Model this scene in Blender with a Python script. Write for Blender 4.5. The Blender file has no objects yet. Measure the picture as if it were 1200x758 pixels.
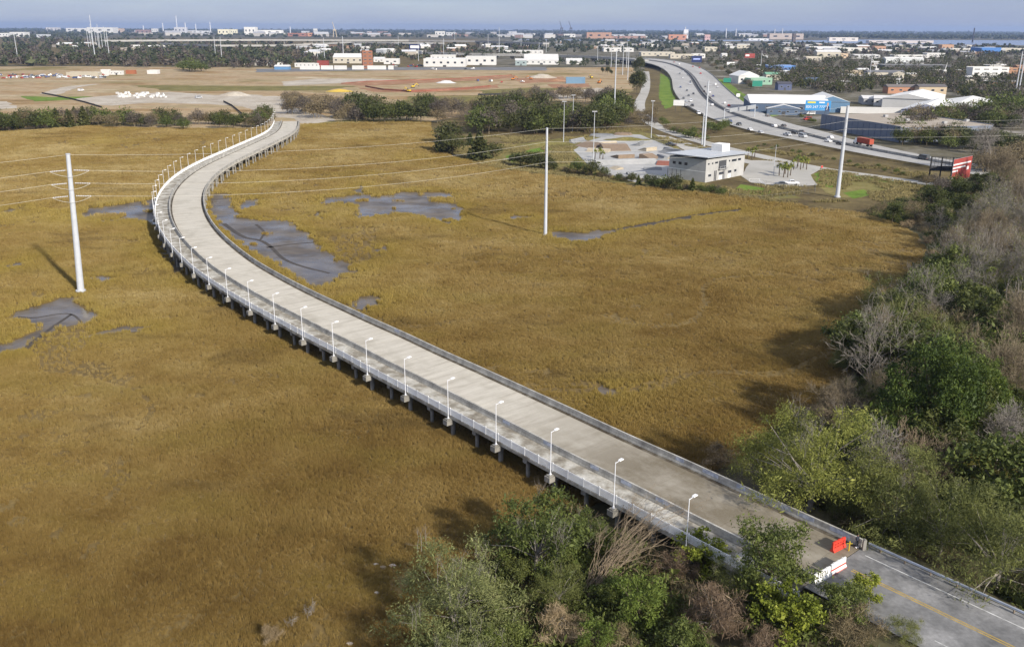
import bpy, bmesh, math, random
import numpy as np
from mathutils import Vector, Matrix
from mathutils.geometry import tessellate_polygon
S = bpy.context.scene
COL = S.collection
R = math.radians
# ---------------------------------------------------------------- camera
FPX = 1050.0                       # focal length in photo pixels (1200 wide)
CZ = 61.1                          # camera height above the marsh
PITCH = math.atan(346.0 / FPX)
ROLL = 0.00417
cam_d = bpy.data.cameras.new('camera'); cam = bpy.data.objects.new('camera', cam_d); COL.objects.link(cam)
cam_d.sensor_width = 36.0; cam_d.lens = 36.0 * FPX / 1200.0; cam_d.clip_start = 1.0; cam_d.clip_end = 80000.0
CM = Matrix.Rotation(math.pi / 2 - PITCH, 4, 'X') @ Matrix.Rotation(ROLL, 4, 'Z')
CM.translation = Vector((0, 0, CZ))
cam.matrix_world = CM
S.camera = cam
# ---------------------------------------------------------------- sky, sun, exposure
SUN_EL = R(28.0)
SUN_AZ = R(-52.0)
SUN_DIR = Vector((math.cos(SUN_AZ) * math.cos(SUN_EL), math.sin(SUN_AZ) * math.cos(SUN_EL), math.sin(SUN_EL)))   # towards the sun
W = bpy.data.worlds.new('World'); S.world = W; W.use_nodes = True
nt = W.node_tree; nt.nodes.clear()
out = nt.nodes.new('ShaderNodeOutputWorld'); bg = nt.nodes.new('ShaderNodeBackground')
sky = nt.nodes.new('ShaderNodeTexSky'); sky.sky_type = 'NISHITA'; sky.sun_disc = False
sky.sun_elevation = SUN_EL; sky.sun_rotation = math.atan2(SUN_DIR.x, SUN_DIR.y)
sky.altitude = 60; sky.air_density = 1.0; sky.dust_density = 0.4; sky.ozone_density = 4.0
bg.inputs['Strength'].default_value = 0.1
# a broken, even layer of blue-grey cloud over the whole sky
tc = nt.nodes.new('ShaderNodeTexCoord'); mp = nt.nodes.new('ShaderNodeMapping'); mp.inputs['Scale'].default_value = (1.2, 1.2, 9.0)
nz = nt.nodes.new('ShaderNodeTexNoise'); nz.inputs['Scale'].default_value = 3.0; nz.inputs['Detail'].default_value = 6.0; nz.inputs['Roughness'].default_value = 0.55
mr = nt.nodes.new('ShaderNodeMapRange'); mr.inputs['From Min'].default_value = 0.3; mr.inputs['From Max'].default_value = 0.75
mr.inputs['To Min'].default_value = 0.62; mr.inputs['To Max'].default_value = 0.9
mx = nt.nodes.new('ShaderNodeMix'); mx.data_type = 'RGBA'
# cloud is dim blue-grey near the horizon and brighter, whiter overhead, as under any thin overcast
sxz = nt.nodes.new('ShaderNodeSeparateXYZ'); nt.links.new(tc.outputs['Generated'], sxz.inputs[0])
zr = nt.nodes.new('ShaderNodeMapRange'); zr.inputs['From Min'].default_value = 0.02; zr.inputs['From Max'].default_value = 0.9; nt.links.new(sxz.outputs['Z'], zr.inputs['Value'])
cz = nt.nodes.new('ShaderNodeMix'); cz.data_type = 'RGBA'; cz.inputs['A'].default_value = (2.1, 2.5, 3.9, 1); cz.inputs['B'].default_value = (5.0, 5.2, 5.9, 1)
nt.links.new(zr.outputs['Result'], cz.inputs['Factor']); nt.links.new(cz.outputs['Result'], mx.inputs['B'])
nt.links.new(tc.outputs['Generated'], mp.inputs['Vector']); nt.links.new(mp.outputs['Vector'], nz.inputs['Vector'])
nt.links.new(nz.outputs['Fac'], mr.inputs['Value']); nt.links.new(mr.outputs['Result'], mx.inputs['Factor'])
nt.links.new(sky.outputs['Color'], mx.inputs['A']); nt.links.new(mx.outputs['Result'], bg.inputs['Color'])
nt.links.new(bg.outputs['Background'], out.inputs['Surface'])
sun_d = bpy.data.lights.new('sun', 'SUN'); sun = bpy.data.objects.new('sun', sun_d); COL.objects.link(sun)
sun_d.energy = 4.1; sun_d.angle = R(2.0); sun_d.color = (1.0, 0.93, 0.82)
sun.rotation_euler = SUN_DIR.to_track_quat('Z', 'Y').to_euler(); sun.location = (200, -200, 200)
S.view_settings.view_transform = 'Standard'; S.view_settings.look = 'None'
S.view_settings.gamma = 1.0; S.view_settings.use_curve_mapping = False
S.view_settings.exposure = 0.62
S.cycles.max_bounces = 5; S.cycles.diffuse_bounces = 2; S.cycles.glossy_bounces = 2
S.cycles.transmission_bounces = 2; S.cycles.volume_bounces = 0; S.cycles.transparent_max_bounces = 6
S.cycles.use_denoising = True
# ---------------------------------------------------------------- helpers
CR = np.array(CM.to_3x3())
def G(px, py, z=0.0):
    """point of the place, on the level z, seen at a pixel of the 1200 x 758 photograph"""
    d = CR @ np.array([(px - 600) / FPX, -(py - 379) / FPX, -1.0])
    t = (z - CZ) / d[2]
    return Vector((d[0] * t, d[1] * t, z))
def rng_m(px, py, z=0.0):
    p = G(px, py, z); return math.sqrt(p.x ** 2 + p.y ** 2 + (CZ - z) ** 2)
def obj(name, mesh, mat=None, parent=None, loc=None, rz=None, smooth=False):
    o = bpy.data.objects.new(name, mesh); COL.objects.link(o)
    if mat is not None and len(mesh.materials) == 0: mesh.materials.append(mat)
    if parent is not None: o.parent = parent
    if loc is not None: o.location = loc
    if rz is not None: o.rotation_euler = (0, 0, rz)
    if smooth: mesh.shade_smooth()
    return o
def tag(o, label=None, cat=None, group=None, kind=None):
    if label: o['label'] = label
    if cat: o['category'] = cat
    if group: o['group'] = group
    if kind: o['kind'] = kind
    return o
def thing(name, label, cat, loc=(0, 0, 0), rz=0.0, group=None):
    o = bpy.data.objects.new(name, None); COL.objects.link(o)
    o.empty_display_size = 0.5; o.location = loc; o.rotation_euler = (0, 0, rz)
    return tag(o, label, cat, group)
KIDS = {}
def copy_thing(src, loc, rz=0.0, scale=None, label=None, group=None, parent=None):
    c = src.copy(); COL.objects.link(c)
    if parent is not None: c.parent = parent
    else:
        c.location = loc; c.rotation_euler = (0, 0, rz)
        if scale is not None: c.scale = scale if hasattr(scale, '__len__') else (scale,) * 3
        if label: c['label'] = label
        if group: c['group'] = group
    if src.name not in KIDS: KIDS[src.name] = list(src.children)
    for ch in KIDS[src.name]: copy_thing(ch, None, parent=c)
    return c
def mesh_np(name, v, f, smooth=False):
    """v (n,3); f (m,k) one polygon size"""
    v = np.ascontiguousarray(v, np.float32); f = np.ascontiguousarray(f, np.int32)
    me = bpy.data.meshes.new(name)
    me.vertices.add(len(v)); me.vertices.foreach_set('co', v.ravel())
    k = f.shape[1]
    me.loops.add(f.size); me.loops.foreach_set('vertex_index', f.ravel())
    me.polygons.add(len(f)); me.polygons.foreach_set('loop_start', np.arange(0, f.size, k, dtype=np.int32))
    me.update(calc_edges=True)
    if smooth: me.shade_smooth()
    return me
class MB:
    """collects shapes; build() links them as one mesh object"""
    def __init__(s): s.v = []; s.f = []
    def add(s, vs, fs):
        n = len(s.v); s.v += [tuple(q) for q in vs]; s.f += [tuple(i + n for i in q) for q in fs]; return s
    def box(s, x0, x1, y0, y1, z0, z1):
        return s.add([(x0, y0, z0), (x1, y0, z0), (x1, y1, z0), (x0, y1, z0), (x0, y0, z1), (x1, y0, z1), (x1, y1, z1), (x0, y1, z1)],
                     [(0, 3, 2, 1), (4, 5, 6, 7), (0, 1, 5, 4), (1, 2, 6, 5), (2, 3, 7, 6), (3, 0, 4, 7)])
    def prism(s, pts, axis, a, b):
        """extrude a convex outline; axis 'x': pts are (y,z); 'y': (x,z); 'z': (x,y)"""
        n = len(pts)
        mk = {'x': lambda p, t: (t, p[0], p[1]), 'y': lambda p, t: (p[0], t, p[1]), 'z': lambda p, t: (p[0], p[1], t)}[axis]
        return s.add([mk(p, a) for p in pts] + [mk(p, b) for p in pts],
                     [tuple(range(n - 1, -1, -1)), tuple(range(n, 2 * n))] + [(i, (i + 1) % n, n + (i + 1) % n, n + i) for i in range(n)])
    def tube(s, p, q, r0, r1=None, n=8, caps=True):
        p, q = Vector(p), Vector(q); r1 = r0 if r1 is None else r1
        d = (q - p).normalized(); u = d.orthogonal().normalized(); w = d.cross(u)
        vs = []
        for c, r in ((p, r0), (q, r1)):
            for i in range(n):
                a = 2 * math.pi * i / n; vs.append(c + u * (r * math.cos(a)) + w * (r * math.sin(a)))
        fs = [(i, (i + 1) % n, n + (i + 1) % n, n + i) for i in range(n)]
        if caps: fs += [tuple(range(n - 1, -1, -1)), tuple(range(n, 2 * n))]
        return s.add(vs, fs)
    def path(s, pts, r, n=5):
        for a, b in zip(pts, pts[1:]): s.tube(a, b, r, r, n, False)
        return s
    def mesh(s, name):
        me = bpy.data.meshes.new(name); me.from_pydata(s.v, [], s.f); me.update(); return me
    def build(s, name, mat, parent=None, loc=None, rz=None, smooth=False):
        return obj(name, s.mesh(name), mat, parent, loc, rz, smooth)
# ---------------------------------------------------------------- materials (all procedural)
def base_mat(name, rough=0.8, spec=0.3, metal=0.0):
    m = bpy.data.materials.new(name); m.use_nodes = True
    b = m.node_tree.nodes['Principled BSDF']
    b.inputs['Roughness'].default_value = rough; b.inputs['Metallic'].default_value = metal
    b.inputs['Specular IOR Level'].default_value = spec
    return m, m.node_tree, b
def ramp(t, stops):
    r = t.nodes.new('ShaderNodeValToRGB')
    while len(r.color_ramp.elements) < len(stops): r.color_ramp.elements.new(0.5)
    for e, (p, c) in zip(r.color_ramp.elements, stops): e.position = p; e.color = (c[0], c[1], c[2], 1)
    return r
def noise(t, vec, scale, detail=5, rough=0.6, sc3=None):
    n = t.nodes.new('ShaderNodeTexNoise'); n.inputs['Scale'].default_value = scale
    n.inputs['Detail'].default_value = detail; n.inputs['Roughness'].default_value = rough
    if sc3:
        mp = t.nodes.new('ShaderNodeMapping'); mp.inputs['Scale'].default_value = sc3
        t.links.new(vec, mp.inputs['Vector']); vec = mp.outputs['Vector']
    t.links.new(vec, n.inputs['Vector']); return n
def mixc(t, fac, a, b, mode='MIX'):
    m = t.nodes.new('ShaderNodeMix'); m.data_type = 'RGBA'; m.blend_type = mode
    if hasattr(fac, 'links'): t.links.new(fac, m.inputs['Factor'])
    else: m.inputs['Factor'].default_value = fac
    for s, k in ((a, 'A'), (b, 'B')):
        if hasattr(s, 'links'): t.links.new(s, m.inputs[k])
        else: m.inputs[k].default_value = (s[0], s[1], s[2], 1)
    return m.outputs['Result']
def rough_mat(name, stops, scale=0.3, detail=6, rough=0.85, spec=0.25, sc3=None, fine=None, bump=0.0, world=True, metal=0.0, big=None):
    """noise-ramped surface; fine=(scale, strength) multiplies a second, small grain; big=(scale, colour, lo, hi) lays a broad stain"""
    m, t, b = base_mat(name, rough, spec, metal)
    if world: vec = t.nodes.new('ShaderNodeNewGeometry').outputs['Position']
    else: vec = t.nodes.new('ShaderNodeTexCoord').outputs['Object']
    n = noise(t, vec, scale, detail, 0.62, sc3)
    n2 = t.nodes.new('ShaderNodeMapRange'); n2.inputs['From Min'].default_value = 0.28; n2.inputs['From Max'].default_value = 0.72
    t.links.new(n.outputs['Fac'], n2.inputs['Value'])
    r = ramp(t, stops); t.links.new(n2.outputs['Result'], r.inputs['Fac']); c = r.outputs['Color']
    if big:
        bn = noise(t, vec, big[0], 5, 0.6)
        bm = t.nodes.new('ShaderNodeMapRange'); bm.inputs['From Min'].default_value = big[2]; bm.inputs['From Max'].default_value = big[3]
        t.links.new(bn.outputs['Fac'], bm.inputs['Value']); c = mixc(t, bm.outputs['Result'], c, big[1])
    if fine:
        fn = noise(t, vec, fine[0], 3, 0.6)
        fm = t.nodes.new('ShaderNodeMapRange'); fm.inputs['From Min'].default_value = 0.25; fm.inputs['From Max'].default_value = 0.75
        fm.inputs['To Min'].default_value = 1 - fine[1]; fm.inputs['To Max'].default_value = 1 + fine[1]
        t.links.new(fn.outputs['Fac'], fm.inputs['Value'])
        vm = t.nodes.new('ShaderNodeVectorMath'); vm.operation = 'SCALE'
        t.links.new(c, vm.inputs[0]); t.links.new(fm.outputs['Result'], vm.inputs['Scale']); c = vm.outputs['Vector']
    t.links.new(c, b.inputs['Base Color'])
    if bump:
        bp = t.nodes.new('ShaderNodeBump'); bp.inputs['Strength'].default_value = bump; bp.inputs['Distance'].default_value = 0.1
        t.links.new(n.outputs['Fac'], bp.inputs['Height']); t.links.new(bp.outputs['Normal'], b.inputs['Normal'])
    return m
def paint(name, c, var=0.12, rough=0.5, spec=0.4, metal=0.0, scale=0.6):
    lo = [x * (1 - var) for x in c]; hi = [min(1, x * (1 + var)) for x in c]
    return rough_mat(name, [(0, lo), (1, hi)], scale, 4, rough, spec, None, None, 0, True, metal)
def leaf_mat(name, dark, mid, light, trans=0.25, patch=0.35, rough=0.6):
    m, t, b = base_mat(name, rough, 0.25)
    g = t.nodes.new('ShaderNodeNewGeometry'); oi = t.nodes.new('ShaderNodeObjectInfo')
    n = noise(t, g.outputs['Position'], patch, 4, 0.6)
    a = t.nodes.new('ShaderNodeMath'); a.operation = 'MULTIPLY_ADD'; a.inputs[1].default_value = 0.45
    t.links.new(g.outputs['Random Per Island'], a.inputs[0]); t.links.new(n.outputs['Fac'], a.inputs[2])
    a2 = t.nodes.new('ShaderNodeMath'); a2.operation = 'MULTIPLY_ADD'; a2.inputs[1].default_value = 0.22
    t.links.new(oi.outputs['Random'], a2.inputs[0]); t.links.new(a.outputs[0], a2.inputs[2])
    s = t.nodes.new('ShaderNodeMapRange'); s.inputs['From Min'].default_value = 0.4; s.inputs['From Max'].default_value = 1.25
    t.links.new(a2.outputs[0], s.inputs['Value'])
    r = ramp(t, [(0, [q * 1.12 for q in dark]), (0.5, [q * 1.16 for q in mid]), (1, [q * 1.18 for q in light])]); t.links.new(s.outputs['Result'], r.inputs['Fac'])
    t.links.new(r.outputs['Color'], b.inputs['Base Color'])
    if trans:
        tr = t.nodes.new('ShaderNodeBsdfTranslucent'); t.links.new(r.outputs['Color'], tr.inputs['Color'])
        ms = t.nodes.new('ShaderNodeMixShader'); ms.inputs[0].default_value = trans
        o = t.nodes['Material Output']
        t.links.new(b.outputs[0], ms.inputs[1]); t.links.new(tr.outputs[0], ms.inputs[2]); t.links.new(ms.outputs[0], o.inputs['Surface'])
    return m
M = {}
M['ground'] = rough_mat('brown upland ground', [(0, (.05, .042, .026)), (.5, (.085, .07, .042)), (1, (.12, .1, .06))], .05, 8, fine=(.8, .35), big=(.012, (.09, .088, .035), .48, .62))
M['marsh_floor'] = rough_mat('brown marsh floor', [(0, (.1, .068, .024)), (.5, (.15, .102, .034)), (1, (.19, .135, .048))], .06, 8, fine=(1.3, .3))
M['far_marsh'] = rough_mat('golden marsh', [(0, (.13, .088, .026)), (.5, (.19, .127, .037)), (1, (.235, .16, .052))], .05, 8, fine=(.9, .3))
def mud_material():
    m, t, b = base_mat('wet tidal mud', .4, .45); vec = t.nodes.new('ShaderNodeNewGeometry').outputs['Position']
    n1 = noise(t, vec, .13, 8, .65, (.7, 1.2, 1)); n2 = noise(t, vec, .07, 6, .6); n3 = noise(t, vec, .8, 4, .6)
    r = ramp(t, [(.25, (.04, .03, .019)), (.45, (.095, .074, .051)), (.6, (.145, .117, .084)), (.78, (.19, .158, .12))]); t.links.new(n1.outputs['Fac'], r.inputs['Fac'])
    c = mixc(t, .25, r.outputs['Color'], n3.outputs['Color'], 'SOFT_LIGHT'); t.links.new(r.outputs['Color'], b.inputs['Base Color'])
    q = t.nodes.new('ShaderNodeMapRange'); q.inputs[1].default_value = .4; q.inputs[2].default_value = .62; q.inputs[3].default_value = .16; q.inputs[4].default_value = .55; t.links.new(n2.outputs['Fac'], q.inputs[0]); t.links.new(q.outputs[0], b.inputs['Roughness'])
    bp = t.nodes.new('ShaderNodeBump'); bp.inputs['Strength'].default_value = .35; bp.inputs['Distance'].default_value = .12; t.links.new(n1.outputs['Fac'], bp.inputs['Height']); t.links.new(bp.outputs['Normal'], b.inputs['Normal']); return m
M['mud'] = mud_material()
M['creek_mud'] = rough_mat('dark creek mud', [(0, (.035, .028, .02)), (1, (.085, .068, .05))], .3, 5, .6, .3)
def deck_material():
    """concrete read along (su) and across (so) the deck: cross-brushed streaks, joints, wheel dirt"""
    m, t, b = base_mat('pale deck concrete', .85, .2)
    def att(n): q = t.nodes.new('ShaderNodeAttribute'); q.attribute_name = n; return q.outputs['Fac']
    cv = t.nodes.new('ShaderNodeCombineXYZ'); t.links.new(att('su'), cv.inputs[0]); t.links.new(att('so'), cv.inputs[1]); vec = cv.outputs[0]
    n1 = noise(t, vec, 1.0, 6, .65, (.75, .09, 1)); n2 = noise(t, vec, 1.0, 6, .6, (.12, .2, 1)); n3 = noise(t, vec, 3.0, 4, .6)
    def rg(o, a, b_, c, d): r = t.nodes.new('ShaderNodeMapRange'); r.inputs[1].default_value = a; r.inputs[2].default_value = b_; r.inputs[3].default_value = c; r.inputs[4].default_value = d; t.links.new(o, r.inputs[0]); return r.outputs[0]
    r = ramp(t, [(0, (.37, .335, .275)), (.45, (.5, .462, .39)), (1, (.59, .55, .47))]); t.links.new(rg(n1.outputs['Fac'], .3, .7, 0, 1), r.inputs['Fac'])
    c = mixc(t, rg(n2.outputs['Fac'], .5, .72, 0, .6), r.outputs['Color'], (.33, .3, .24))
    # earth and leaf stain, with the near end's broad shade painted in
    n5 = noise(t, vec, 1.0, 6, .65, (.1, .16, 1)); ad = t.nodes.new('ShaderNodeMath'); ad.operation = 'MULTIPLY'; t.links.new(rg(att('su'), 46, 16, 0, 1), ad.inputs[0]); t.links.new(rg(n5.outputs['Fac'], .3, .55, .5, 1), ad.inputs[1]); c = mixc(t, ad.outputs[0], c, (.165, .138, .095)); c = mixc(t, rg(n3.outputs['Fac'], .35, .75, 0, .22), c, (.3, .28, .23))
    t.links.new(c, b.inputs['Base Color']); return m
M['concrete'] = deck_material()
M['walk_concrete'] = rough_mat('stained walkway concrete', [(0, (.15, .13, .1)), (.4, (.27, .245, .2)), (.6, (.4, .38, .33)), (1, (.55, .53, .48))], .4, 7, .88, .2, fine=(2.5, .2))
M['barrier'] = rough_mat('weathered barrier concrete', [(0, (.2, .19, .175)), (.5, (.36, .345, .31)), (1, (.52, .5, .45))], .5, 7, .9, .2, fine=(3, .2))
M['pier'] = rough_mat('grey pier concrete', [(0, (.16, .152, .135)), (1, (.3, .285, .255))], .7, 6, .9, .2)
M['gutter'] = rough_mat('dark gutter stain', [(0, (.045, .035, .025)), (.5, (.09, .075, .055)), (1, (.2, .185, .155))], .5, 6, .95, .1)
M['rail'] = paint('white painted rail', (.88, .88, .87), .06, .5)
M['lamp'] = paint('pale grey lamp paint', (.68, .69, .72), .06, .45)
M['lamp_head'] = paint('white lamp head', (.8, .8, .8), .03, .4)
M['steel_pole'] = paint('galvanised pole steel', (.47, .49, .52), .08, .5, .4, 0.0)
M['wire'] = paint('pale conductor', (.5, .48, .43), .05, .5)
M['insul'] = paint('grey insulator', (.5, .5, .52), .05, .4)
M['asphalt'] = rough_mat('worn road asphalt', [(0, (.1, .1, .1)), (.5, (.19, .188, .185)), (1, (.29, .285, .28))], .22, 7, .9, .2, fine=(2, .2))
M['yellow_line'] = rough_mat('worn yellow line', [(0, (.18, .15, .1)), (.35, (.38, .26, .06)), (1, (.52, .34, .05))], 1.6, 5, .8)
M['white_line'] = rough_mat('worn white line', [(0, (.22, .22, .21)), (.4, (.5, .5, .48)), (1, (.7, .7, .68))], 1.5, 5, .8)
M['guardrail'] = paint('galvanised guardrail', (.42, .45, .5), .15, .35, .5, .4)
M['wood'] = paint('grey timber', (.2, .16, .12), .2, .9)
M['red_plastic'] = paint('red barrier plastic', (.62, .05, .03), .15, .45)
M['white_plastic'] = paint('white barrier plastic', (.75, .75, .73), .05, .45)
M['yellow_paint'] = paint('yellow post paint', (.6, .44, .03), .1, .5)
M['black'] = paint('black', (.015, .015, .016), .2, .6)
M['dark_grey'] = paint('dark grey', (.06, .062, .068), .2, .6)
M['highway'] = rough_mat('pale highway concrete', [(0, (.31, .3, .285)), (.5, (.37, .36, .34)), (1, (.43, .42, .40))], .04, 6, .9, .2, sc3=(1, .25, 1), fine=(.3, .1))
M['median'] = rough_mat('dark median asphalt', [(0, (.06, .06, .063)), (1, (.11, .11, .115))], .05, 5, .9)
M['front_road'] = rough_mat('pale frontage road', [(0, (.33, .315, .28)), (1, (.46, .44, .4))], .06, 6, .9)
M['dry_field'] = rough_mat('dry tan field', [(0, (.16, .11, .05)), (.25, (.28, .185, .085)), (.5, (.38, .285, .175)), (.7, (.3, .235, .125)), (.85, (.46, .37, .25)), (1, (.55, .47, .36))], .016, 10, .95, .1, sc3=(.55, 1.3, 1), fine=(.12, .25), big=(.006, (.2, .16, .06), .56, .66))
M['pale_dirt'] = rough_mat('pale graded dirt', [(0, (.3, .25, .19)), (.5, (.42, .37, .3)), (1, (.52, .48, .41))], .05, 8, .95, .1, fine=(.4, .15))
M['red_dirt'] = rough_mat('red brown dirt', [(0, (.24, .14, .08)), (.5, (.3, .16, .09)), (1, (.42, .28, .17))], .06, 7, .95, .1)
M['lawn'] = rough_mat('bright lawn', [(0, (.075, .115, .018)), (.5, (.13, .2, .03)), (1, (.2, .24, .05))], .08, 7, .95, .1, fine=(1, .25))
M['dull_grass'] = rough_mat('dull yellow grass', [(0, (.1, .09, .03)), (.5, (.17, .15, .05)), (1, (.26, .21, .09))], .06, 8, .95, .1, fine=(.8, .25))
M['moss'] = rough_mat('mossy ground', [(0, (.055, .055, .012)), (.5, (.11, .1, .02)), (1, (.16, .12, .04))], .12, 8, .95, .1, fine=(1.5, .3))
M['verge'] = rough_mat('brown verge scrub', [(0, (.07, .05, .025)), (.5, (.13, .1, .045)), (1, (.19, .15, .07))], .06, 8, .95, .1, fine=(.6, .3))
M['plaza'] = rough_mat('skate concrete', [(0, (.3, .3, .29)), (1, (.46, .45, .43))], .06, 6, .85, .2, fine=(.5, .1))
M['town_ground'] = rough_mat('town ground', [(0, (.06, .06, .035)), (.35, (.1, .09, .055)), (.6, (.15, .135, .1)), (.8, (.24, .22, .19)), (1, (.36, .34, .3))], .022, 9, .95, .1, fine=(.2, .3))
M['river'] = rough_mat('far river', [(0, (.16, .2, .3)), (1, (.2, .24, .34))], .004, 3, .25, .5)
M['lot'] = rough_mat('asphalt lot', [(0, (.1, .1, .1)), (1, (.22, .22, .22))], .05, 6, .9)
# foliage
M['l_silver'] = leaf_mat('silver green leaves', (.06, .07, .024), (.13, .145, .05), (.25, .255, .105))
M['l_olive'] = leaf_mat('olive leaves', (.04, .052, .014), (.088, .11, .026), (.165, .185, .05))
M['l_bright'] = leaf_mat('bright green leaves', (.045, .065, .012), (.095, .13, .022), (.17, .21, .045))
M['l_dark'] = leaf_mat('dark glossy leaves', (.028, .035, .011), (.058, .07, .017), (.12, .13, .034))
M['l_glossy'] = leaf_mat('deep green leaves', (.026, .042, .01), (.06, .09, .016), (.15, .185, .034))
M['l_lime'] = leaf_mat('lime willow leaves', (.07, .082, .018), (.165, .178, .036), (.3, .3, .075))
M['l_feather'] = leaf_mat('feathery green leaves', (.06, .068, .02), (.13, .142, .04), (.24, .245, .078))
M['l_yellow'] = leaf_mat('yellow green leaves', (.07, .09, .012), (.16, .19, .022), (.3, .31, .05))
M['l_brown'] = leaf_mat('dead brown vines', (.06, .04, .026), (.14, .098, .062), (.26, .19, .13), .05)
M['l_rust'] = leaf_mat('rusty brush', (.06, .048, .026), (.135, .105, .055), (.22, .175, .1), .05)
M['l_tan'] = leaf_mat('dry reed', (.13, .09, .05), (.24, .18, .1), (.36, .28, .18), .05)
M['l_cedar'] = leaf_mat('cedar foliage', (.028, .032, .012), (.058, .064, .02), (.115, .115, .036))
M['l_far'] = leaf_mat('far evergreen', (.022, .03, .015), (.045, .055, .026), (.09, .095, .042), .1, .02)
M['l_farbrown'] = leaf_mat('far bare wood', (.045, .036, .03), (.085, .07, .055), (.13, .11, .085), .05, .02)
M['l_verge'] = leaf_mat('dry verge grass', (.09, .075, .03), (.18, .15, .06), (.28, .23, .1), .1, .05)
M['l_palm'] = leaf_mat('palm fronds', (.07, .09, .02), (.15, .17, .03), (.27, .26, .06))
M['bark'] = rough_mat('brown bark', [(0, (.06, .045, .032)), (1, (.15, .12, .09))], 2.5, 5, .95, .1)
M['bark_pale'] = rough_mat('pale bare bark', [(0, (.15, .13, .11)), (1, (.34, .31, .275))], 1.2, 5, .95, .1)
M['bark_tan'] = rough_mat('tan twig bark', [(0, (.14, .105, .07)), (1, (.29, .23, .16))], 1.2, 5, .95, .1)
M['bark_grey'] = rough_mat('grey twig bark', [(0, (.14, .11, .07)), (1, (.29, .24, .165))], 1.2, 5, .95, .1)
# ================================================================= THE GROUND
def sm(a, b, x):
    t = min(1, max(0, (x - a) / (b - a))); return t * t * (3 - 2 * t)
RA = Vector((20.6, 91.9)); RT = Vector((-.6415, .7671)); RN = Vector((.7671, .6415))     # near end of the bridge: point, away, across
def terr(x, y):
    p = Vector((x, y)) - RA; al = -p.dot(RT); of = p.dot(RN)
    if al < -30 or y < 0 or y > 160 or abs(of) > 80: return 0.0
    e = sm(6, 15, al) * sm(-9, 3, of) * (1 - sm(16.5, 26, of)) * 3.32
    g = 0.9 * sm(-12, 6, al) * sm(-28, -8, of) * (1 - sm(60, 80, of))
    return max(e, g)
def GT(px, py):
    p = G(px, py, 0)
    for _ in range(3): p = G(px, py, terr(p.x, p.y))
    return p
def vnoise(x, y, s=1.0, seed=0):
    r = np.random.RandomState(seed); tab = r.rand(256, 256)
    x = np.asarray(x) / s; y = np.asarray(y) / s
    xi = np.floor(x).astype(int); yi = np.floor(y).astype(int); fx = x - xi; fy = y - yi
    fx = fx * fx * (3 - 2 * fx); fy = fy * fy * (3 - 2 * fy)
    a = tab[xi & 255, yi & 255]; b = tab[(xi + 1) & 255, yi & 255]; c = tab[xi & 255, (yi + 1) & 255]; d = tab[(xi + 1) & 255, (yi + 1) & 255]
    return (a * (1 - fx) + b * fx) * (1 - fy) + (c * (1 - fx) + d * fx) * fy
def inside(poly, x, y):
    poly = np.asarray(poly); r = np.zeros(x.shape, bool); n = len(poly)
    for i in range(n):
        x0, y0 = poly[i]; x1, y1 = poly[(i + 1) % n]
        if y0 == y1: continue
        c = ((y0 > y) != (y1 > y)) & (x < (x1 - x0) * (y - y0) / (y1 - y0) + x0)
        r ^= c
    return r
def outline(px, z=0.0, step=None, jit=0.0, seed=1):
    """ground outline through photo pixels, edges broken up"""
    w = [G(a, b, z) for a, b in px]; rr = random.Random(seed); res = []
    for a, b in zip(w, w[1:] + w[:1]):
        L = (b - a).length; n = max(1, int(L / step)) if step else 1
        nn = Vector((-(b - a).y, (b - a).x, 0)).normalized() if L else Vector()
        for k in range(n):
            q = a.lerp(b, k / n)
            res.append(q + nn * (rr.uniform(-1, 1) * jit if k else 0))
    return res
def sheet(name, px, z, mat, step=None, jit=0.0, seed=1, world=None):
    w = world or outline(px, z, step, jit, seed)
    tr = tessellate_polygon([w])
    me = bpy.data.meshes.new(name); me.from_pydata([tuple(q) for q in w], [], [tuple(t) for t in tr]); me.update()
    bm = bmesh.new(); bm.from_mesh(me); bmesh.ops.recalc_face_normals(bm, faces=bm.faces[:])
    for f in bm.faces:
        if f.normal.z < 0: f.normal_flip()
    bm.to_mesh(me); bm.free()
    return tag(obj(name, me, mat), kind='structure')
# base sheet, out to the horizon
def lines(lo, hi, d, far):
    a = list(np.arange(lo, hi + .1, d)); st = d
    while a[-1] < far: st *= 1.22; a.append(a[-1] + st)
    st = d
    while a[0] > -far: st *= 1.22; a.insert(0, a[0] - st)
    return np.array(a)
gx = lines(-30, 100, 2.0, 26000.0); gy = lines(40, 130, 2.0, 26000.0); gy = gy[gy > -6000]
X, Y = np.meshgrid(gx, gy); Z = np.array([[terr(a, b) for a in gx] for b in gy])
Z = Z + np.where(Z > .2, (vnoise(X, Y, 5, 3) - .5) * .5, 0)
nx, ny = len(gx), len(gy); idx = np.arange(nx * ny).reshape(ny, nx)
F = np.stack([idx[:-1, :-1], idx[:-1, 1:], idx[1:, 1:], idx[1:, :-1]], -1).reshape(-1, 4)
tag(obj('ground', mesh_np('ground', np.stack([X, Y, Z], -1).reshape(-1, 3), F, True), M['ground']), kind='structure')

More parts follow.
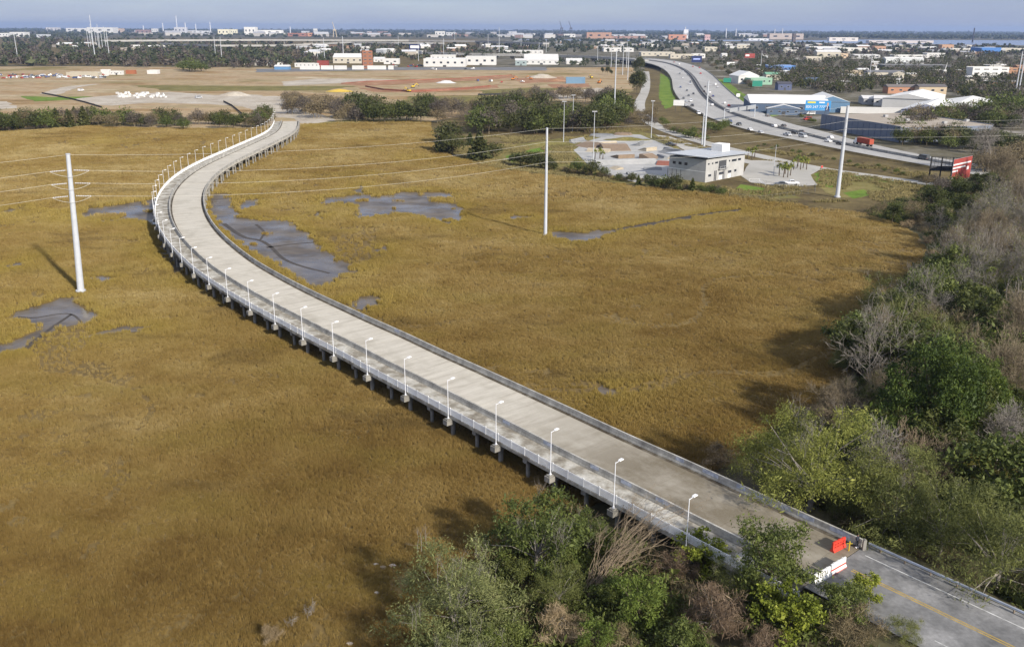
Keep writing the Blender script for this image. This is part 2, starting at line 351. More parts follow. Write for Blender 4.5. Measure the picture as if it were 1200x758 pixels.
MARSH_PX = [(-160, 160), (0, 155), (60, 151), (110, 148), (150, 150), (230, 151), (300, 151), (322, 147), (345, 146), (370, 146), (400, 144), (440, 143.5), (480, 142.5), (505, 143), (511, 172),
            (540, 188), (575, 186), (590, 199), (640, 206), (700, 213), (760, 220), (800, 225), (860, 230), (905, 237), (960, 244), (1010, 250), (1050, 262), (1075, 275), (1088, 292), (1083, 306),
            (1050, 335), (1032, 360), (1015, 405), (990, 450), (950, 485), (905, 512), (868, 538), (835, 552), (790, 560), (745, 575), (700, 590), (650, 615), (600, 645), (560, 685), (535, 725), (515, 770), (500, 860), (-260, 860)]
marsh_w = outline(MARSH_PX, .04, 6.0, 1.2, 5)
sheet('marsh', None, 0, M['marsh_floor'], world=marsh_w)
MP = [(p.x, p.y) for p in marsh_w]
POOLS_PX = [
    [(92, 251), (110, 243), (140, 240), (165, 236), (185, 233), (196, 245), (196, 268), (175, 263), (150, 257), (120, 261), (100, 259)],
    [(183, 255), (200, 268), (212, 300), (232, 324), (222, 330), (204, 318), (192, 300), (184, 280)],
    [(-30, 424), (0, 417), (21, 412), (43, 396), (60, 390), (85, 381), (114, 376), (118, 367), (100, 364), (91, 357), (89, 347), (71, 349), (50, 357), (18, 365), (14, 373), (39, 381), (41, 389), (25, 396), (0, 404), (-30, 408)],
    [(96, 396), (117, 389), (142, 383), (160, 381), (182, 385), (153, 389), (121, 394)],
    [(106, 325), (120, 323), (134, 326), (126, 331), (112, 334), (104, 336)],
    [(-30, 254), (0, 249), (15, 245), (30, 243), (26, 247), (0, 252), (-30, 258)],
    [(0, 313), (20, 308), (44, 302), (28, 309), (8, 316)],
    [(244, 226), (270, 228), (274, 247), (286, 256), (310, 259), (335, 258), (344, 262), (353, 268), (368, 280), (389, 299), (405, 308), (426, 317), (410, 321), (398, 323), (392, 333), (377, 338), (350, 330), (325, 312), (290, 292), (268, 276), (250, 256), (243, 240)],
    [(278, 246), (285, 236), (293, 233), (304, 234), (303, 243), (290, 246)],
    [(402, 354), (420, 348), (436, 346), (455, 351), (445, 356), (432, 363), (412, 362)],
    [(372, 239), (376, 232), (390, 231), (405, 231), (415, 226), (423, 217), (427, 217), (428, 228), (440, 230), (455, 229), (465, 226), (478, 225), (490, 226), (515, 226), (527, 227), (531, 231), (508, 233), (511, 236.5), (535, 239), (543, 244), (545, 250), (540, 258), (525, 264), (510, 260), (495, 254), (480, 251), (460, 251), (440, 254), (420, 257), (415, 255), (417, 247), (416, 240), (395, 238)],
    [(366, 250), (374, 248), (386, 251), (380, 256), (370, 254)],
    [(643, 273), (655, 271), (680, 272.5), (705, 269.5), (722, 270), (712, 276), (700, 281), (680, 284), (655, 281), (644, 277)],
    [(715, 270), (745, 264), (780, 258), (830, 249), (868, 245), (870, 248), (835, 253), (785, 262), (745, 268), (718, 273)],
    [(590, 256), (605, 253), (630, 256), (612, 258)],
    [(700, 455), (708, 450), (716, 452), (724, 461), (716, 467), (705, 463)],
    [(440, 291), (452, 289), (455, 294), (444, 296)],
]
POOLS = []
for i, pl in enumerate(POOLS_PX):
    w = outline(pl, .055 - .002 * (i % 5), 2.2, .7, 20 + i); POOLS.append([(p.x, p.y) for p in w])
    o = sheet('tidal_pool', None, 0, M['creek_mud'] if i == 13 else M['mud'], world=w)
def ribbon(name, px, width, z, mat, taper=0.0):
    pts = [G(a, b, z) for a, b in px]
    for _ in range(2): pts = [pts[0]] + [q for a, b in zip(pts, pts[1:]) for q in (a.lerp(b, .25), a.lerp(b, .75))] + [pts[-1]]
    n = len(pts); L = []; Rr = []
    for i, p in enumerate(pts):
        d = (pts[min(i + 1, n - 1)] - pts[max(i - 1, 0)]).normalized(); nn = Vector((-d.y, d.x, 0)); w = width * (1 - taper * i / (n - 1)) / 2
        L.append(p + nn * w); Rr.append(p - nn * w)
    me = bpy.data.meshes.new(name); me.from_pydata([tuple(q) for q in L + Rr], [], [(i, n + i, n + i + 1, i + 1) for i in range(n - 1)]); me.update()
    bm = bmesh.new(); bm.from_mesh(me)
    for f in bm.faces:
        f.normal_update()
        if f.normal.z < 0: f.normal_flip()
    bm.to_mesh(me); bm.free()
    return tag(obj(name, me, mat), kind='structure')
for px, wd in ([(262, 262), (285, 279), (305, 281), (318, 289), (330, 303), (352, 312), (386, 320)], 1.6), ([(312, 290), (335, 287), (352, 285), (372, 284)], 1.5), ([(20, 371), (40, 373), (65, 368), (85, 367), (96, 378)], .9), \
              ([(30, 408), (50, 392), (66, 380), (84, 368)], 1.2), ([(300, 263), (311, 272), (305, 281)], 1.1):
    ribbon('creek_channel', px, wd, .065, M['creek_mud'], .5)
# ---- marsh grass: blade tufts standing all over the marsh, none in the pools
def tuft(seed, n, h, spread, w):
    r = np.random.RandomState(seed); v = []; f = []
    for i in range(n):
        a = r.rand() * 6.283; d = spread * math.sqrt(r.rand()); x, y = d * math.cos(a), d * math.sin(a)
        hh = h * r.uniform(.55, 1.1); b = r.rand() * 6.283; lx, ly = r.normal(0, .16) * hh, r.normal(0, .16) * hh
        dx, dy = math.cos(b) * w, math.sin(b) * w; k = len(v)
        v += [(x - dx, y - dy, 0), (x + dx, y + dy, 0), (x + lx * .4 + dx * .8, y + ly * .4 + dy * .8, hh * .6), (x + lx * .4 - dx * .8, y + ly * .4 - dy * .8, hh * .6), (x + lx, y + ly, hh)]
        f += [(k, k + 1, k + 2, k + 3), (k + 3, k + 2, k + 4)]
    me = bpy.data.meshes.new('tuft'); me.from_pydata(v, [], f); me.update(); return me
def grass_material():
    m, t, b = base_mat('marsh grass blades', .75, .15)
    g = t.nodes.new('ShaderNodeNewGeometry'); oi = t.nodes.new('ShaderNodeObjectInfo')
    n1 = noise(t, g.outputs['Position'], .018, 5, .55); n2 = noise(t, g.outputs['Position'], .11, 6, .65); n3 = noise(t, g.outputs['Position'], .035, 6, .6, (1, 2.2, 1))
    def rng(o, a, b_, c=0., d=1.):
        r = t.nodes.new('ShaderNodeMapRange'); r.inputs['From Min'].default_value = a; r.inputs['From Max'].default_value = b_
        r.inputs['To Min'].default_value = c; r.inputs['To Max'].default_value = d; t.links.new(o, r.inputs['Value']); return r.outputs['Result']
    def mad(a, k, c):
        x = t.nodes.new('ShaderNodeMath'); x.operation = 'MULTIPLY_ADD'; t.links.new(a, x.inputs[0]); x.inputs[1].default_value = k; t.links.new(c, x.inputs[2]); return x.outputs[0]
    v = mad(oi.outputs['Random'], .16, mad(n2.outputs['Fac'], .7, n1.outputs['Fac']))
    r = ramp(t, [(0, (.172, .108, .033)), (.3, (.262, .175, .054)), (.6, (.345, .246, .087)), (1, (.455, .355, .165))])
    sxyz = t.nodes.new('ShaderNodeSeparateXYZ'); t.links.new(g.outputs['Position'], sxyz.inputs[0]); v = mad(rng(sxyz.outputs['Y'], 110, 330), .16, v)      # brighter light on the far marsh painted into the straw, dimmer nearby
    t.links.new(rng(v, .68, 1.32), r.inputs['Fac'])
    # greener and greyer swathes
    c = mixc(t, rng(n3.outputs['Fac'], .48, .66, 0, .45), r.outputs['Color'], (.28, .215, .056))
    ti = t.nodes.new('ShaderNodeAttribute'); ti.attribute_type = 'INSTANCER'; ti.attribute_name = 'tint'; c = mixc(t, rng(ti.outputs['Fac'], 0, 1, 0, .55), c, (.37, .285, .062))      # greener, lusher blades along creeks and pools
    n4 = noise(t, g.outputs['Position'], .028, 7, .7, (1, 1.8, 1)); c = mixc(t, rng(n4.outputs['Fac'], .56, .66, 0, .65), c, (.165, .115, .045))
    t.links.new(c, b.inputs['Base Color'])
    tr = t.nodes.new('ShaderNodeBsdfTranslucent'); t.links.new(c, tr.inputs['Color'])
    ms = t.nodes.new('ShaderNodeMixShader'); ms.inputs[0].default_value = .25
    t.links.new(b.outputs[0], ms.inputs[1]); t.links.new(tr.outputs[0], ms.inputs[2]); t.links.new(ms.outputs[0], t.nodes['Material Output'].inputs['Surface'])
    return m
M['grass'] = grass_material()
def scatter_points(r0, r1, dens, rs, margin=.66):
    A = margin * 2 / 2 * (r1 * r1 - r0 * r0); n = int(A * dens)
    r = np.sqrt(rs.uniform(r0 * r0, r1 * r1, n)); a = rs.uniform(-margin, margin, n)
    x = r * np.sin(a); y = r * np.cos(a)
    k = inside(MP, x, y); x, y = x[k], y[k]
    x0 = x; y0 = y
    k = np.ones(len(x), bool); wob = (vnoise(x, y, 2.2, 9) - .5) * 3.4 + rs.normal(0, .35, len(x)); wob2 = (vnoise(x, y, 2.2, 10) - .5) * 3.4 + rs.normal(0, .35, len(x)); isl = vnoise(x, y, 7, 47) > .84
    for p in POOLS:
        pa = np.array(p); bx = (x > pa[:, 0].min() - 3) & (x < pa[:, 0].max() + 3) & (y > pa[:, 1].min() - 3) & (y < pa[:, 1].max() + 3)
        if bx.any():
            q = np.zeros(len(x), bool); wk = .25 if p is POOLS[13] else 1.0; q[bx] = inside(p, x[bx] + wob[bx] * wk, y[bx] + wob2[bx] * wk); k &= ~q | isl
    x, y = x[k], y[k]
    # thin creeks and bare mud patches winding through the grass
    wx_ = x + 14 * vnoise(x, y, 17, 41); wy_ = y + 14 * vnoise(x, y, 17, 42)
    cr = (np.abs(vnoise(wx_, wy_, 36, 43) - .5) < .016 * (vnoise(x, y, 70, 44) > .5)) | ((vnoise(x, y, 3.2, 45) > .74) & (vnoise(x, y * 1.6, 30, 46) > .66))
    k = ~cr | (rs.rand(len(x)) < .18)
    return x[k], y[k]
def gn_scatter(name, x, y, z, scale, mats, tufts, label, cat, tint=None):
    me = mesh_np(name, np.stack([x, y, z], -1), np.zeros((0, 3), np.int32)) if False else bpy.data.meshes.new(name)
    me.vertices.add(len(x)); me.vertices.foreach_set('co', np.ascontiguousarray(np.stack([x, y, z], -1), np.float32).ravel())
    at = me.attributes.new('sc', 'FLOAT_VECTOR', 'POINT'); at.data.foreach_set('vector', np.ascontiguousarray(scale, np.float32).ravel())
    if tint is not None: at = me.attributes.new('tint', 'FLOAT', 'POINT'); at.data.foreach_set('value', np.ascontiguousarray(tint, np.float32))
    o = obj(name, me); tag(o, label, cat, None, 'stuff')
    ng = bpy.data.node_groups.new(name, 'GeometryNodeTree')
    ng.interface.new_socket('Geometry', in_out='INPUT', socket_type='NodeSocketGeometry'); ng.interface.new_socket('Geometry', in_out='OUTPUT', socket_type='NodeSocketGeometry')
    N = ng.nodes; Lk = ng.links; gi = N.new('NodeGroupInput'); go = N.new('NodeGroupOutput'); iop = N.new('GeometryNodeInstanceOnPoints')
    jn = N.new('GeometryNodeJoinGeometry')
    for k, tm in enumerate(tufts):
        tm.materials.clear(); tm.materials.append(mats)
        to = bpy.data.objects.new(name + '_tuft', tm); oi = N.new('GeometryNodeObjectInfo'); oi.inputs['Object'].default_value = to
        gti = N.new('GeometryNodeGeometryToInstance'); Lk.new(oi.outputs['Geometry'], gti.inputs[0]); Lk.new(gti.outputs[0], jn.inputs[0])
    Lk.new(gi.outputs[0], iop.inputs['Points']); Lk.new(jn.outputs[0], iop.inputs['Instance']); iop.inputs['Pick Instance'].default_value = True
    ri = N.new('FunctionNodeRandomValue'); ri.data_type = 'INT'; ri.inputs['Min'].default_value = 0; ri.inputs['Max'].default_value = len(tufts) - 1
    for s in ri.inputs:
        if s.name == 'Max' and s.type == 'INT': s.default_value = len(tufts) - 1
        if s.name == 'Min' and s.type == 'INT': s.default_value = 0
    ro = [s for s in ri.outputs if s.type == 'INT'][0]; Lk.new(ro, iop.inputs['Instance Index'])
    rv = N.new('FunctionNodeRandomValue'); rv.data_type = 'FLOAT_VECTOR'; rv.inputs[0].default_value = (0, 0, 0); rv.inputs[1].default_value = (0.0, 0.0, 6.283)
    e2r = N.new('FunctionNodeEulerToRotation'); Lk.new(rv.outputs[0], e2r.inputs[0]); Lk.new(e2r.outputs[0], iop.inputs['Rotation'])
    na = N.new('GeometryNodeInputNamedAttribute'); na.data_type = 'FLOAT_VECTOR'; na.inputs['Name'].default_value = 'sc'
    Lk.new(na.outputs['Attribute'], iop.inputs['Scale']); Lk.new(iop.outputs[0], go.inputs[0])
    md = o.modifiers.new('scatter', 'NODES'); md.node_group = ng
    return o
rs = np.random.RandomState(4)
xs = []; ys = []; sc = []
for r0, r1, dn, wd, ht in ((66, 130, 13.0, .62, .6), (130, 200, 7.0, .85, .66), (200, 330, 3.2, 1.3, .8), (330, 700, 1.0, 2.4, 1.05)):
    x, y = scatter_points(r0, r1, dn, rs); n = len(x)
    hv = .55 + .7 * vnoise(x, y, 9, 31) + .25 * (vnoise(x, y, 2.5, 32) - .5)
    u = rs.uniform(.8, 1.25, n); xs.append(x); ys.append(y); sc.append(np.stack([wd * u, wd * u, ht * hv * rs.uniform(.8, 1.2, n)], -1))
xs = np.concatenate(xs); ys = np.concatenate(ys); sc = np.concatenate(sc)
dist = np.full(len(xs), 1e3)
for p in POOLS:
    pa = np.array(p); bx = np.nonzero((xs > pa[:, 0].min() - 20) & (xs < pa[:, 0].max() + 20) & (ys > pa[:, 1].min() - 20) & (ys < pa[:, 1].max() + 20))[0]
    for c in range(0, len(bx), 4000):
        b_ = bx[c:c + 4000]; dist[b_] = np.minimum(dist[b_], np.sqrt(((xs[b_, None] - pa[None, :, 0]) ** 2 + (ys[b_, None] - pa[None, :, 1]) ** 2).min(1)))
lush = np.clip(np.exp(-dist / 7.0) * 1.1 + np.clip(vnoise(xs, ys, 26, 51) - .62, 0, 1) * 2.2 * (vnoise(xs, ys, 90, 52) > .45), 0, 1); sc[:, 2] *= 1 + .45 * lush
gn_scatter('marsh_grass', xs, ys, np.full(len(xs), .04), sc, M['grass'], [tuft(k, 24, .85, .36, .022) for k in range(6)], 'golden brown cordgrass covering the tidal marsh', 'grass', lush)
# ================================================================= THE BRIDGE
DZ = 3.6
LAMP_PX = [(808, 583.5), (721.4, 541), (646, 505), (581.2, 472.7), (524.4, 444.7), (473.7, 419.8), (428.5, 398.2), (388.8, 378), (352.3, 360.7), (319.5, 344.4), (289.8, 329.5), (263.7, 315.3), (241.6, 302.2), (223.4, 290.4),
           (209.6, 278.7), (198.3, 268.0), (189.5, 258.3), (183.2, 249.3), (179.2, 240.6), (177, 232.3), (176.6, 224.7), (177.8, 217.5), (180.5, 211.0), (184.3, 205), (189.3, 199.4), (195.4, 194.0), (202.2, 189.0), (210, 184.4), (218.5, 179.9),
           (227.7, 175.8), (237.0, 171.9), (246.3, 168.3), (255.5, 164.9), (264.2, 161.6), (272.3, 158.5), (279.9, 155.5), (287.3, 152.7), (294.3, 150.0), (300.8, 147.5), (306.2, 145.2), (310.6, 143.2), (314.0, 141.0), (316.5, 138.5), (318.2, 136.0), (319.3, 133.5), (320.1, 131.0), (320.6, 128.7)]
def rise(u): return 1.3 * sm(7, 21, u) * (1 - .6 * sm(35, 45, u))          # the deck climbs gently towards the far bank
P0 = np.array([tuple(G(a, b, DZ + 6.115 + rise(i)))[:2] for i, (a, b) in enumerate(LAMP_PX)])
for _ in range(3):                                   # even out the reading error along the far part
    Q = P0.copy(); Q[1:-1] = .25 * P0[:-2] + .5 * P0[1:-1] + .25 * P0[2:]; w = np.clip((np.arange(len(P0)) - 11) / 8, 0, 1)[:, None]; P0 = P0 * (1 - w) + Q * w
step0 = P0[0] - P0[2]; step0 = step0 / 2
pre = [P0[0] + step0 * k for k in (6, 5, 4, 3, 2, 1)]
PP = np.vstack(pre + [P0]); U0 = -6
def bp(u):
    """lamp line at span number u: point and across-the-deck direction"""
    k = min(max(u - U0, 0), len(PP) - 1.0001); i = int(k); f = k - i
    p = [PP[min(max(i + j, 0), len(PP) - 1)] for j in (-1, 0, 1, 2)]
    c = .5 * (2 * p[1] + (p[2] - p[0]) * f + (2 * p[0] - 5 * p[1] + 4 * p[2] - p[3]) * f * f + (-p[0] + 3 * p[1] - 3 * p[2] + p[3]) * f ** 3)
    t = .5 * ((p[2] - p[0]) + 2 * (2 * p[0] - 5 * p[1] + 4 * p[2] - p[3]) * f + 3 * (-p[0] + 3 * p[1] - 3 * p[2] + p[3]) * f * f)
    t = t / np.linalg.norm(t); return c, np.array([t[1], -t[0]]), t
def bpt(u, off, z):
    c, n, t = bp(u); return (c[0] + n[0] * off, c[1] + n[1] * off, z + rise(u))
def sweep(u0, u1, prof, n=4, closed=True, caps=True):
    """prof: closed outline of (offset, z)"""
    m = MB(); k = len(prof); v = []; f = []
    for i in range(n + 1):
        u = u0 + (u1 - u0) * i / n; v += [bpt(u, o, z) for o, z in prof]
    for i in range(n):
        for j in range(k if closed else k - 1):
            a, b = i * k + j, i * k + (j + 1) % k; f.append((a, b, b + k, a + k))
    if caps and closed: f.append(tuple(range(k))[::-1]); f.append(tuple(range(n * k, n * k + k)))
    m.add(v, f); m.uo = [(u0 + (u1 - u0) * i / n, o) for i in range(n + 1) for o, z in prof]; return m
def fix(o):
    bm = bmesh.new(); bm.from_mesh(o.data); bmesh.ops.recalc_face_normals(bm, faces=bm.faces[:]); bm.to_mesh(o.data); bm.free(); return o
c0 = bpt(12, 8, 0)
bridge = thing('concrete_bridge', 'long curving concrete bridge with walkway and white railing over the marsh', 'bridge', (c0[0], c0[1], 0))
def bpart(name, m, mat, parent=bridge):
    o = fix(m.build(name, mat, parent))
    if name == 'deck_slab':
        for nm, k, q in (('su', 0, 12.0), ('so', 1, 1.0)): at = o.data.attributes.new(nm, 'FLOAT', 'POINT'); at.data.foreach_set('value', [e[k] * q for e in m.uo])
    o.matrix_parent_inverse = bridge.matrix_world.inverted() if False else Matrix.Translation((-c0[0], -c0[1], 0)); return o
NS = 45; g_ = .0016
JER = lambda a, b, h: [(a, DZ), (b, DZ), (b, DZ + .08), (b - .08, DZ + .36), (b - .11, DZ + h), (a + .11, DZ + h), (a + .08, DZ + .36), (a, DZ + .08)]
rr = random.Random(7)
for s in range(-2, NS):
    u0, u1 = s + g_, s + 1 - g_
    if s == -2: u0 = s + .85
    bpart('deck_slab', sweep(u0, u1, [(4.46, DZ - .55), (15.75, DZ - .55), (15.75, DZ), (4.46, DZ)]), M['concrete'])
    bpart('walkway_slab', sweep(u0, u1, [(.35, DZ - .5), (4.45, DZ - .5), (4.45, DZ + .02), (.35, DZ + .02)]), M['walk_concrete'])
    bpart('inner_barrier', sweep(u0, u1, JER(4.5, 4.98, 1.0)), M['barrier'])
    bpart('outer_barrier', sweep(u0, u1, JER(15.22, 15.7, 1.0)), M['barrier'])
    bpart('inner_gutter', sweep(u0, u1, [(4.985, DZ + .004), (5.5, DZ + .004)], 4, False), M['gutter'])
    bpart('outer_gutter', sweep(u0, u1, [(14.6, DZ + .004), (15.215, DZ + .004)], 4, False), M['gutter'])
    # bent under the far end of the span
for s in range(-1, NS + 1):
    o = bpart('bent_cap', sweep(s - .045, s + .045, [(-.65, DZ - 1.35), (15.9, DZ - 1.35), (16.4, DZ - .95), (16.4, DZ - .56), (-.65, DZ - .56)], 1), M['pier'])
    if s >= 0: bpart('lamp_pedestal', sweep(s - .03, s + .03, [(-.5, DZ - .555), (.3, DZ - .555), (.3, DZ - .36), (-.5, DZ - .36)], 1), M['pier'])
    for off in (.9, 5.6, 10.4, 15.4):
        c = bpt(s, off, 0); m = MB(); m.tube((c[0], c[1], -.6), (c[0], c[1], DZ - 1.35 + rise(s)), .36, .36, 8, False); bpart('pier_column', m, M['pier'])
for s in range(-1, NS):                                 # plainer bents halfway along each span
    h_ = s + .5; bpart('bent_cap', sweep(h_ - .035, h_ + .035, [(.45, DZ - 1.2), (15.6, DZ - 1.2), (15.6, DZ - .56), (.45, DZ - .56)], 1), M['pier'])
    for off in (1.1, 5.8, 10.4, 15.0):
        c = bpt(h_, off, 0); m = MB(); m.tube((c[0], c[1], -.6), (c[0], c[1], DZ - 1.2 + rise(h_)), .3, .3, 8, False); bpart('pier_column', m, M['pier'])
# railing: 4 bays a span
def panel_mesh(L):
    m = MB(); m.box(0, L, -.03, .03, 1.12, 1.18); m.box(0, L, -.025, .025, .1, .15); m.box(0, L, -.025, .025, .98, 1.02); n = int(L / .13)
    for i in range(1, n): x = L * i / n; m.box(x - .033, x + .033, -.02, .02, .15, 1.0)
    return m.mesh('rail_panel')
pm_ = panel_mesh(1.0 * 3.0); pm_.materials.append(M['rail'])
post = MB().box(-.06, .06, -.05, .05, -.2, 1.3).mesh('rail_post'); post.materials.append(M['rail'])
inv = Matrix.Translation((-c0[0], -c0[1], 0))
for k in range(-5, NS * 4):
    a = Vector(bpt(k / 4, .42, DZ + .02)); b = Vector(bpt((k + 1) / 4, .42, DZ + .02)); d = b - a; rz = math.atan2(d.y, d.x)
    o = obj('rail_post', post, None, bridge, a, rz); o.matrix_parent_inverse = inv
    o = obj('rail_panel', pm_, None, bridge, a, rz); o.scale = (d.length / 3.0, 1, 1); o.matrix_parent_inverse = inv
# pale paint patches on the barrier faces
M['graffiti'] = rough_mat('pale graffiti paint', [(0, (.2, .22, .28)), (.5, (.4, .43, .5)), (1, (.66, .68, .72))], 1.3, 4, .7, world=True)
for u, ln, side in ((-1.02, .22, 1), (-.62, .2, 1), (-.35, .14, 1), (-.1, .25, 1), (.25, .12, 1), (.62, .22, 1), (1.1, .12, 1), (1.6, .14, 0), (1.1, .16, 0), (2.4, .16, 0), (3.2, .14, 0), (.55, .2, 0), (7.1, .14, 1), (8.2, .12, 1)):
    f = (lambda z: 15.22 + .065 + (z - .36) * .047) if side else (lambda z: 4.5 + .065 + (z - .36) * .047)
    bpart('paint_patch', sweep(u, u + ln, [(f(.4), DZ + .4), (f(.95), DZ + .95)], 2, False), M['graffiti'])
# ---- street lamps on the pedestals
def make_lamp():
    t = thing('street_lamp', 'pale grey street lamp on the outer railing of the bridge', 'street lamp', (0, 0, 0), 0, 'street lamps along the bridge railing')
    MB().box(-.16, .16, -.16, .16, 0, .05).tube((0, 0, .05), (0, 0, .3), .13, .1, 8).build('base', M['lamp'], t)
    MB().tube((0, 0, .2), (0, 0, 6.4), .068, .05, 8).build('pole', M['lamp'], t)
    MB().tube((0, 0, 6.28), (.75, 0, 6.42), .045, .04, 6).build('arm', M['lamp'], t)
    h = MB(); h.prism([(.62, 6.36), (1.3, 6.4), (1.36, 6.5), (1.2, 6.58), (.75, 6.54), (.62, 6.46)], 'y', -.16, .16)
    hd = h.build('lamp_head', M['lamp_head'], t); MB().prism([(.75, 6.335), (1.2, 6.362), (1.2, 6.385), (.75, 6.355)], 'y', -.12, .12).build('lens', M['insul'], hd)
    return t
ONES = ['first', 'second', 'third', 'fourth', 'fifth', 'sixth', 'seventh', 'eighth', 'ninth', 'tenth', 'eleventh', 'twelfth', 'thirteenth', 'fourteenth', 'fifteenth', 'sixteenth', 'seventeenth', 'eighteenth', 'nineteenth', 'twentieth']
ORD = ONES + ['twenty-' + q for q in ONES[:9]] + ['thirtieth'] + ['thirty-' + q for q in ONES[:9]] + ['fortieth'] + ['forty-' + q for q in ONES[:9]]
lamp = make_lamp(); ordinal = {0: 'nearest', 1: 'second nearest', 2: 'third nearest', 3: 'fourth nearest', 4: 'fifth nearest', 5: 'sixth nearest', 6: 'seventh nearest', 7: 'eighth nearest', 8: 'ninth nearest', 9: 'tenth nearest', 10: 'eleventh nearest', 11: 'twelfth nearest'}
for s in range(0, NS + 1):
    p = bpt(s, 0, DZ - .355); c, n, t = bp(s); rz = math.atan2(n[1], n[0])
    lb = 'pale street lamp on the %s of the bridge railing, %s from the near end' % ('near straight' if s < 12 else ('outer bend' if s < 25 else 'far stretch'), ORD[s])
    if s == 0: lamp.location = p; lamp.rotation_euler = (0, 0, rz); lamp['label'] = lb
    else: copy_thing(lamp, p, rz, None, lb)
# ================================================================= NEAR ROAD
def road_strip(name, o0, o1, u0, u1, z, mat, n=10):
    o = sweep(u0, u1, [(o0, z), (o1, z)], n, False).build(name, mat); bm = bmesh.new(); bm.from_mesh(o.data)
    for f in bm.faces:
        f.normal_update()
        if f.normal.z < 0: f.normal_flip()
    bm.to_mesh(o.data); bm.free(); return tag(o, kind='structure')
road_strip('road', 3.2, 16.4, -5.9, -1.16, DZ - .01, M['asphalt'], 16)
road_strip('road_line', 9.92, 10.07, -5.9, -1.3, DZ - .004, M['yellow_line']); road_strip('road_line', 10.27, 10.42, -5.9, -1.3, DZ - .004, M['yellow_line'])
road_strip('road_line', 14.0, 14.14, -5.9, -1.25, DZ - .004, M['white_line']); road_strip('road_line', 5.2, 5.34, -5.9, -2.3, DZ - .004, M['white_line'])
gr = thing('guardrail', 'galvanised steel guardrail beside the near road', 'guardrail', bpt(-3, 15.9, DZ - .1))
gi_ = Matrix.Translation([-a for a in bpt(-3, 15.9, DZ - .1)])
for k in range(9):
    u0 = -1.2 - k * .5; u1 = u0 - .5; fl = .35 * max(0, 1 - k) 
    o = sweep(u0, u1, [(15.8, DZ + .45), (15.72, DZ + .53), (15.8, DZ + .61), (15.72, DZ + .69), (15.8, DZ + .77), (15.84, DZ + .77), (15.76, DZ + .69), (15.84, DZ + .61), (15.76, DZ + .53), (15.84, DZ + .45)], 2).build('rail_beam', M['guardrail'], gr); o.matrix_parent_inverse = gi_; fix(o)
    for uu in (u0 - .12, u0 - .37):
        c = bpt(uu, 15.98, 0); o = MB().box(c[0] - .07, c[0] + .07, c[1] - .07, c[1] + .07, DZ - .7, DZ + .75).build('post', M['wood'], gr); o.matrix_parent_inverse = gi_
# ---- barriers closing the road
M['slot_red'] = paint('dark red recess', (.16, .015, .012), .1, .6)
def jersey(name, label, loc, rz, L, mats, h=1.05):
    t = thing(name, label, 'road barrier', loc, rz)
    prof = [(-.3, 0), (.3, 0), (.3, .12), (.12, .4), (.08, h), (-.08, h), (-.12, .4), (-.3, .12)]
    b = MB().prism([(x, z) for x, z in prof], 'y', -L / 2, L / 2).build('body', mats, t); fix(b)
    for i in (-.3, 0, .3): MB().box(-.1, .1, L * i - .1, L * i + .1, h + .002, h + .06).build('cap', mats, t)
    return t
tdir = bp(-1.5)[2]; ang = math.atan2(tdir[1], tdir[0])
pr = G(982, 643, DZ); pa, pb = G(970, 645, DZ), G(992, 634, DZ)
t = jersey('water_barrier', 'red plastic water-filled barrier standing crosswise on the closed road', tuple(pr), math.atan2(pb.y - pa.y, pb.x - pa.x) - math.pi / 2, 2.3, M['red_plastic'], 1.25)
for k in (-.75, -.25, .25, .75):
    MB().box(.09, .135, k - .14, k + .14, .5, .6).build('slot', M['slot_red'], t); MB().box(.085, .125, k - .14, k + .14, .85, .95).build('slot', M['slot_red'], t)
pa, pb = G(953, 684, DZ), G(990, 663, DZ); d = pb - pa; rz = math.atan2(d.y, d.x) - math.pi / 2; half = d / 2
t = jersey('road_barrier', 'white road barrier covered in black graffiti beside the bushes', tuple(pa + d * .25), rz, d.length * .49, M['white_plastic'], 1.15)
for k, (a, w, z0, z1) in enumerate(((-.9, .12, .5, 1.0), (-.55, .3, .45, .55), (-.5, .1, .45, .95), (-.1, .12, .5, 1.05), (.1, .3, .9, 1.0), (.35, .12, .5, .95), (.65, .25, .5, .6), (.8, .1, .5, 1.0))):
    f = lambda z: .119 - (z - .4) * .0533
    MB().add([(f(z0) + .006, a, z0), (f(z0) + .006, a + w, z0), (f(z1) + .006, a + w + .05, z1), (f(z1) + .006, a + .05, z1)], [(0, 1, 2, 3)]).build('graffiti_stroke', M['black'], t)
t = jersey('striped_barrier', 'white road barrier with red band next to the yellow line', tuple(pa + d * .755 + Vector((0, 0, 0))), rz, d.length * .47, M['white_plastic'], 1.25)
for z0, z1 in ((.02, .13), (.42, .62)):
    f = (lambda z: .306) if z0 < .1 else (lambda z: .119 - (z - .4) * .047 + .006)
    L = d.length * .235; MB().add([(f(z0), -L, z0), (f(z0), L, z0), (f(z1), L, z1), (f(z1), -L, z1)], [(0, 1, 2, 3)]).build('red_band', M['red_plastic'], t)
p = G(994.5, 645, DZ)
t = thing('bollard', 'yellow steel bollard beside the red barrier', 'bollard', tuple(p)); MB().tube((0, 0, 0), (0, 0, 1.2), .07, .07, 10).build('post', M['yellow_paint'], t); MB().tube((0, 0, 1.2), (0, 0, 1.25), .08, .05, 10).build('cap', M['yellow_paint'], t); MB().tube((-.35, 0, .95), (.35, 0, .95), .035, .035, 8).build('cross_bar', M['yellow_paint'], t)
p = G(1012, 644, DZ)
t = thing('marker_post', 'pale concrete end post where the guardrail meets the bridge barrier', 'post', tuple(p)); MB().box(-.18, .18, -.18, .18, 0, 1.3).build('shaft', M['pier'], t); MB().prism([(-.2, 1.302), (.2, 1.302), (0, 1.42)], 'y', -.2, .2).build('cap', M['pier'], t)
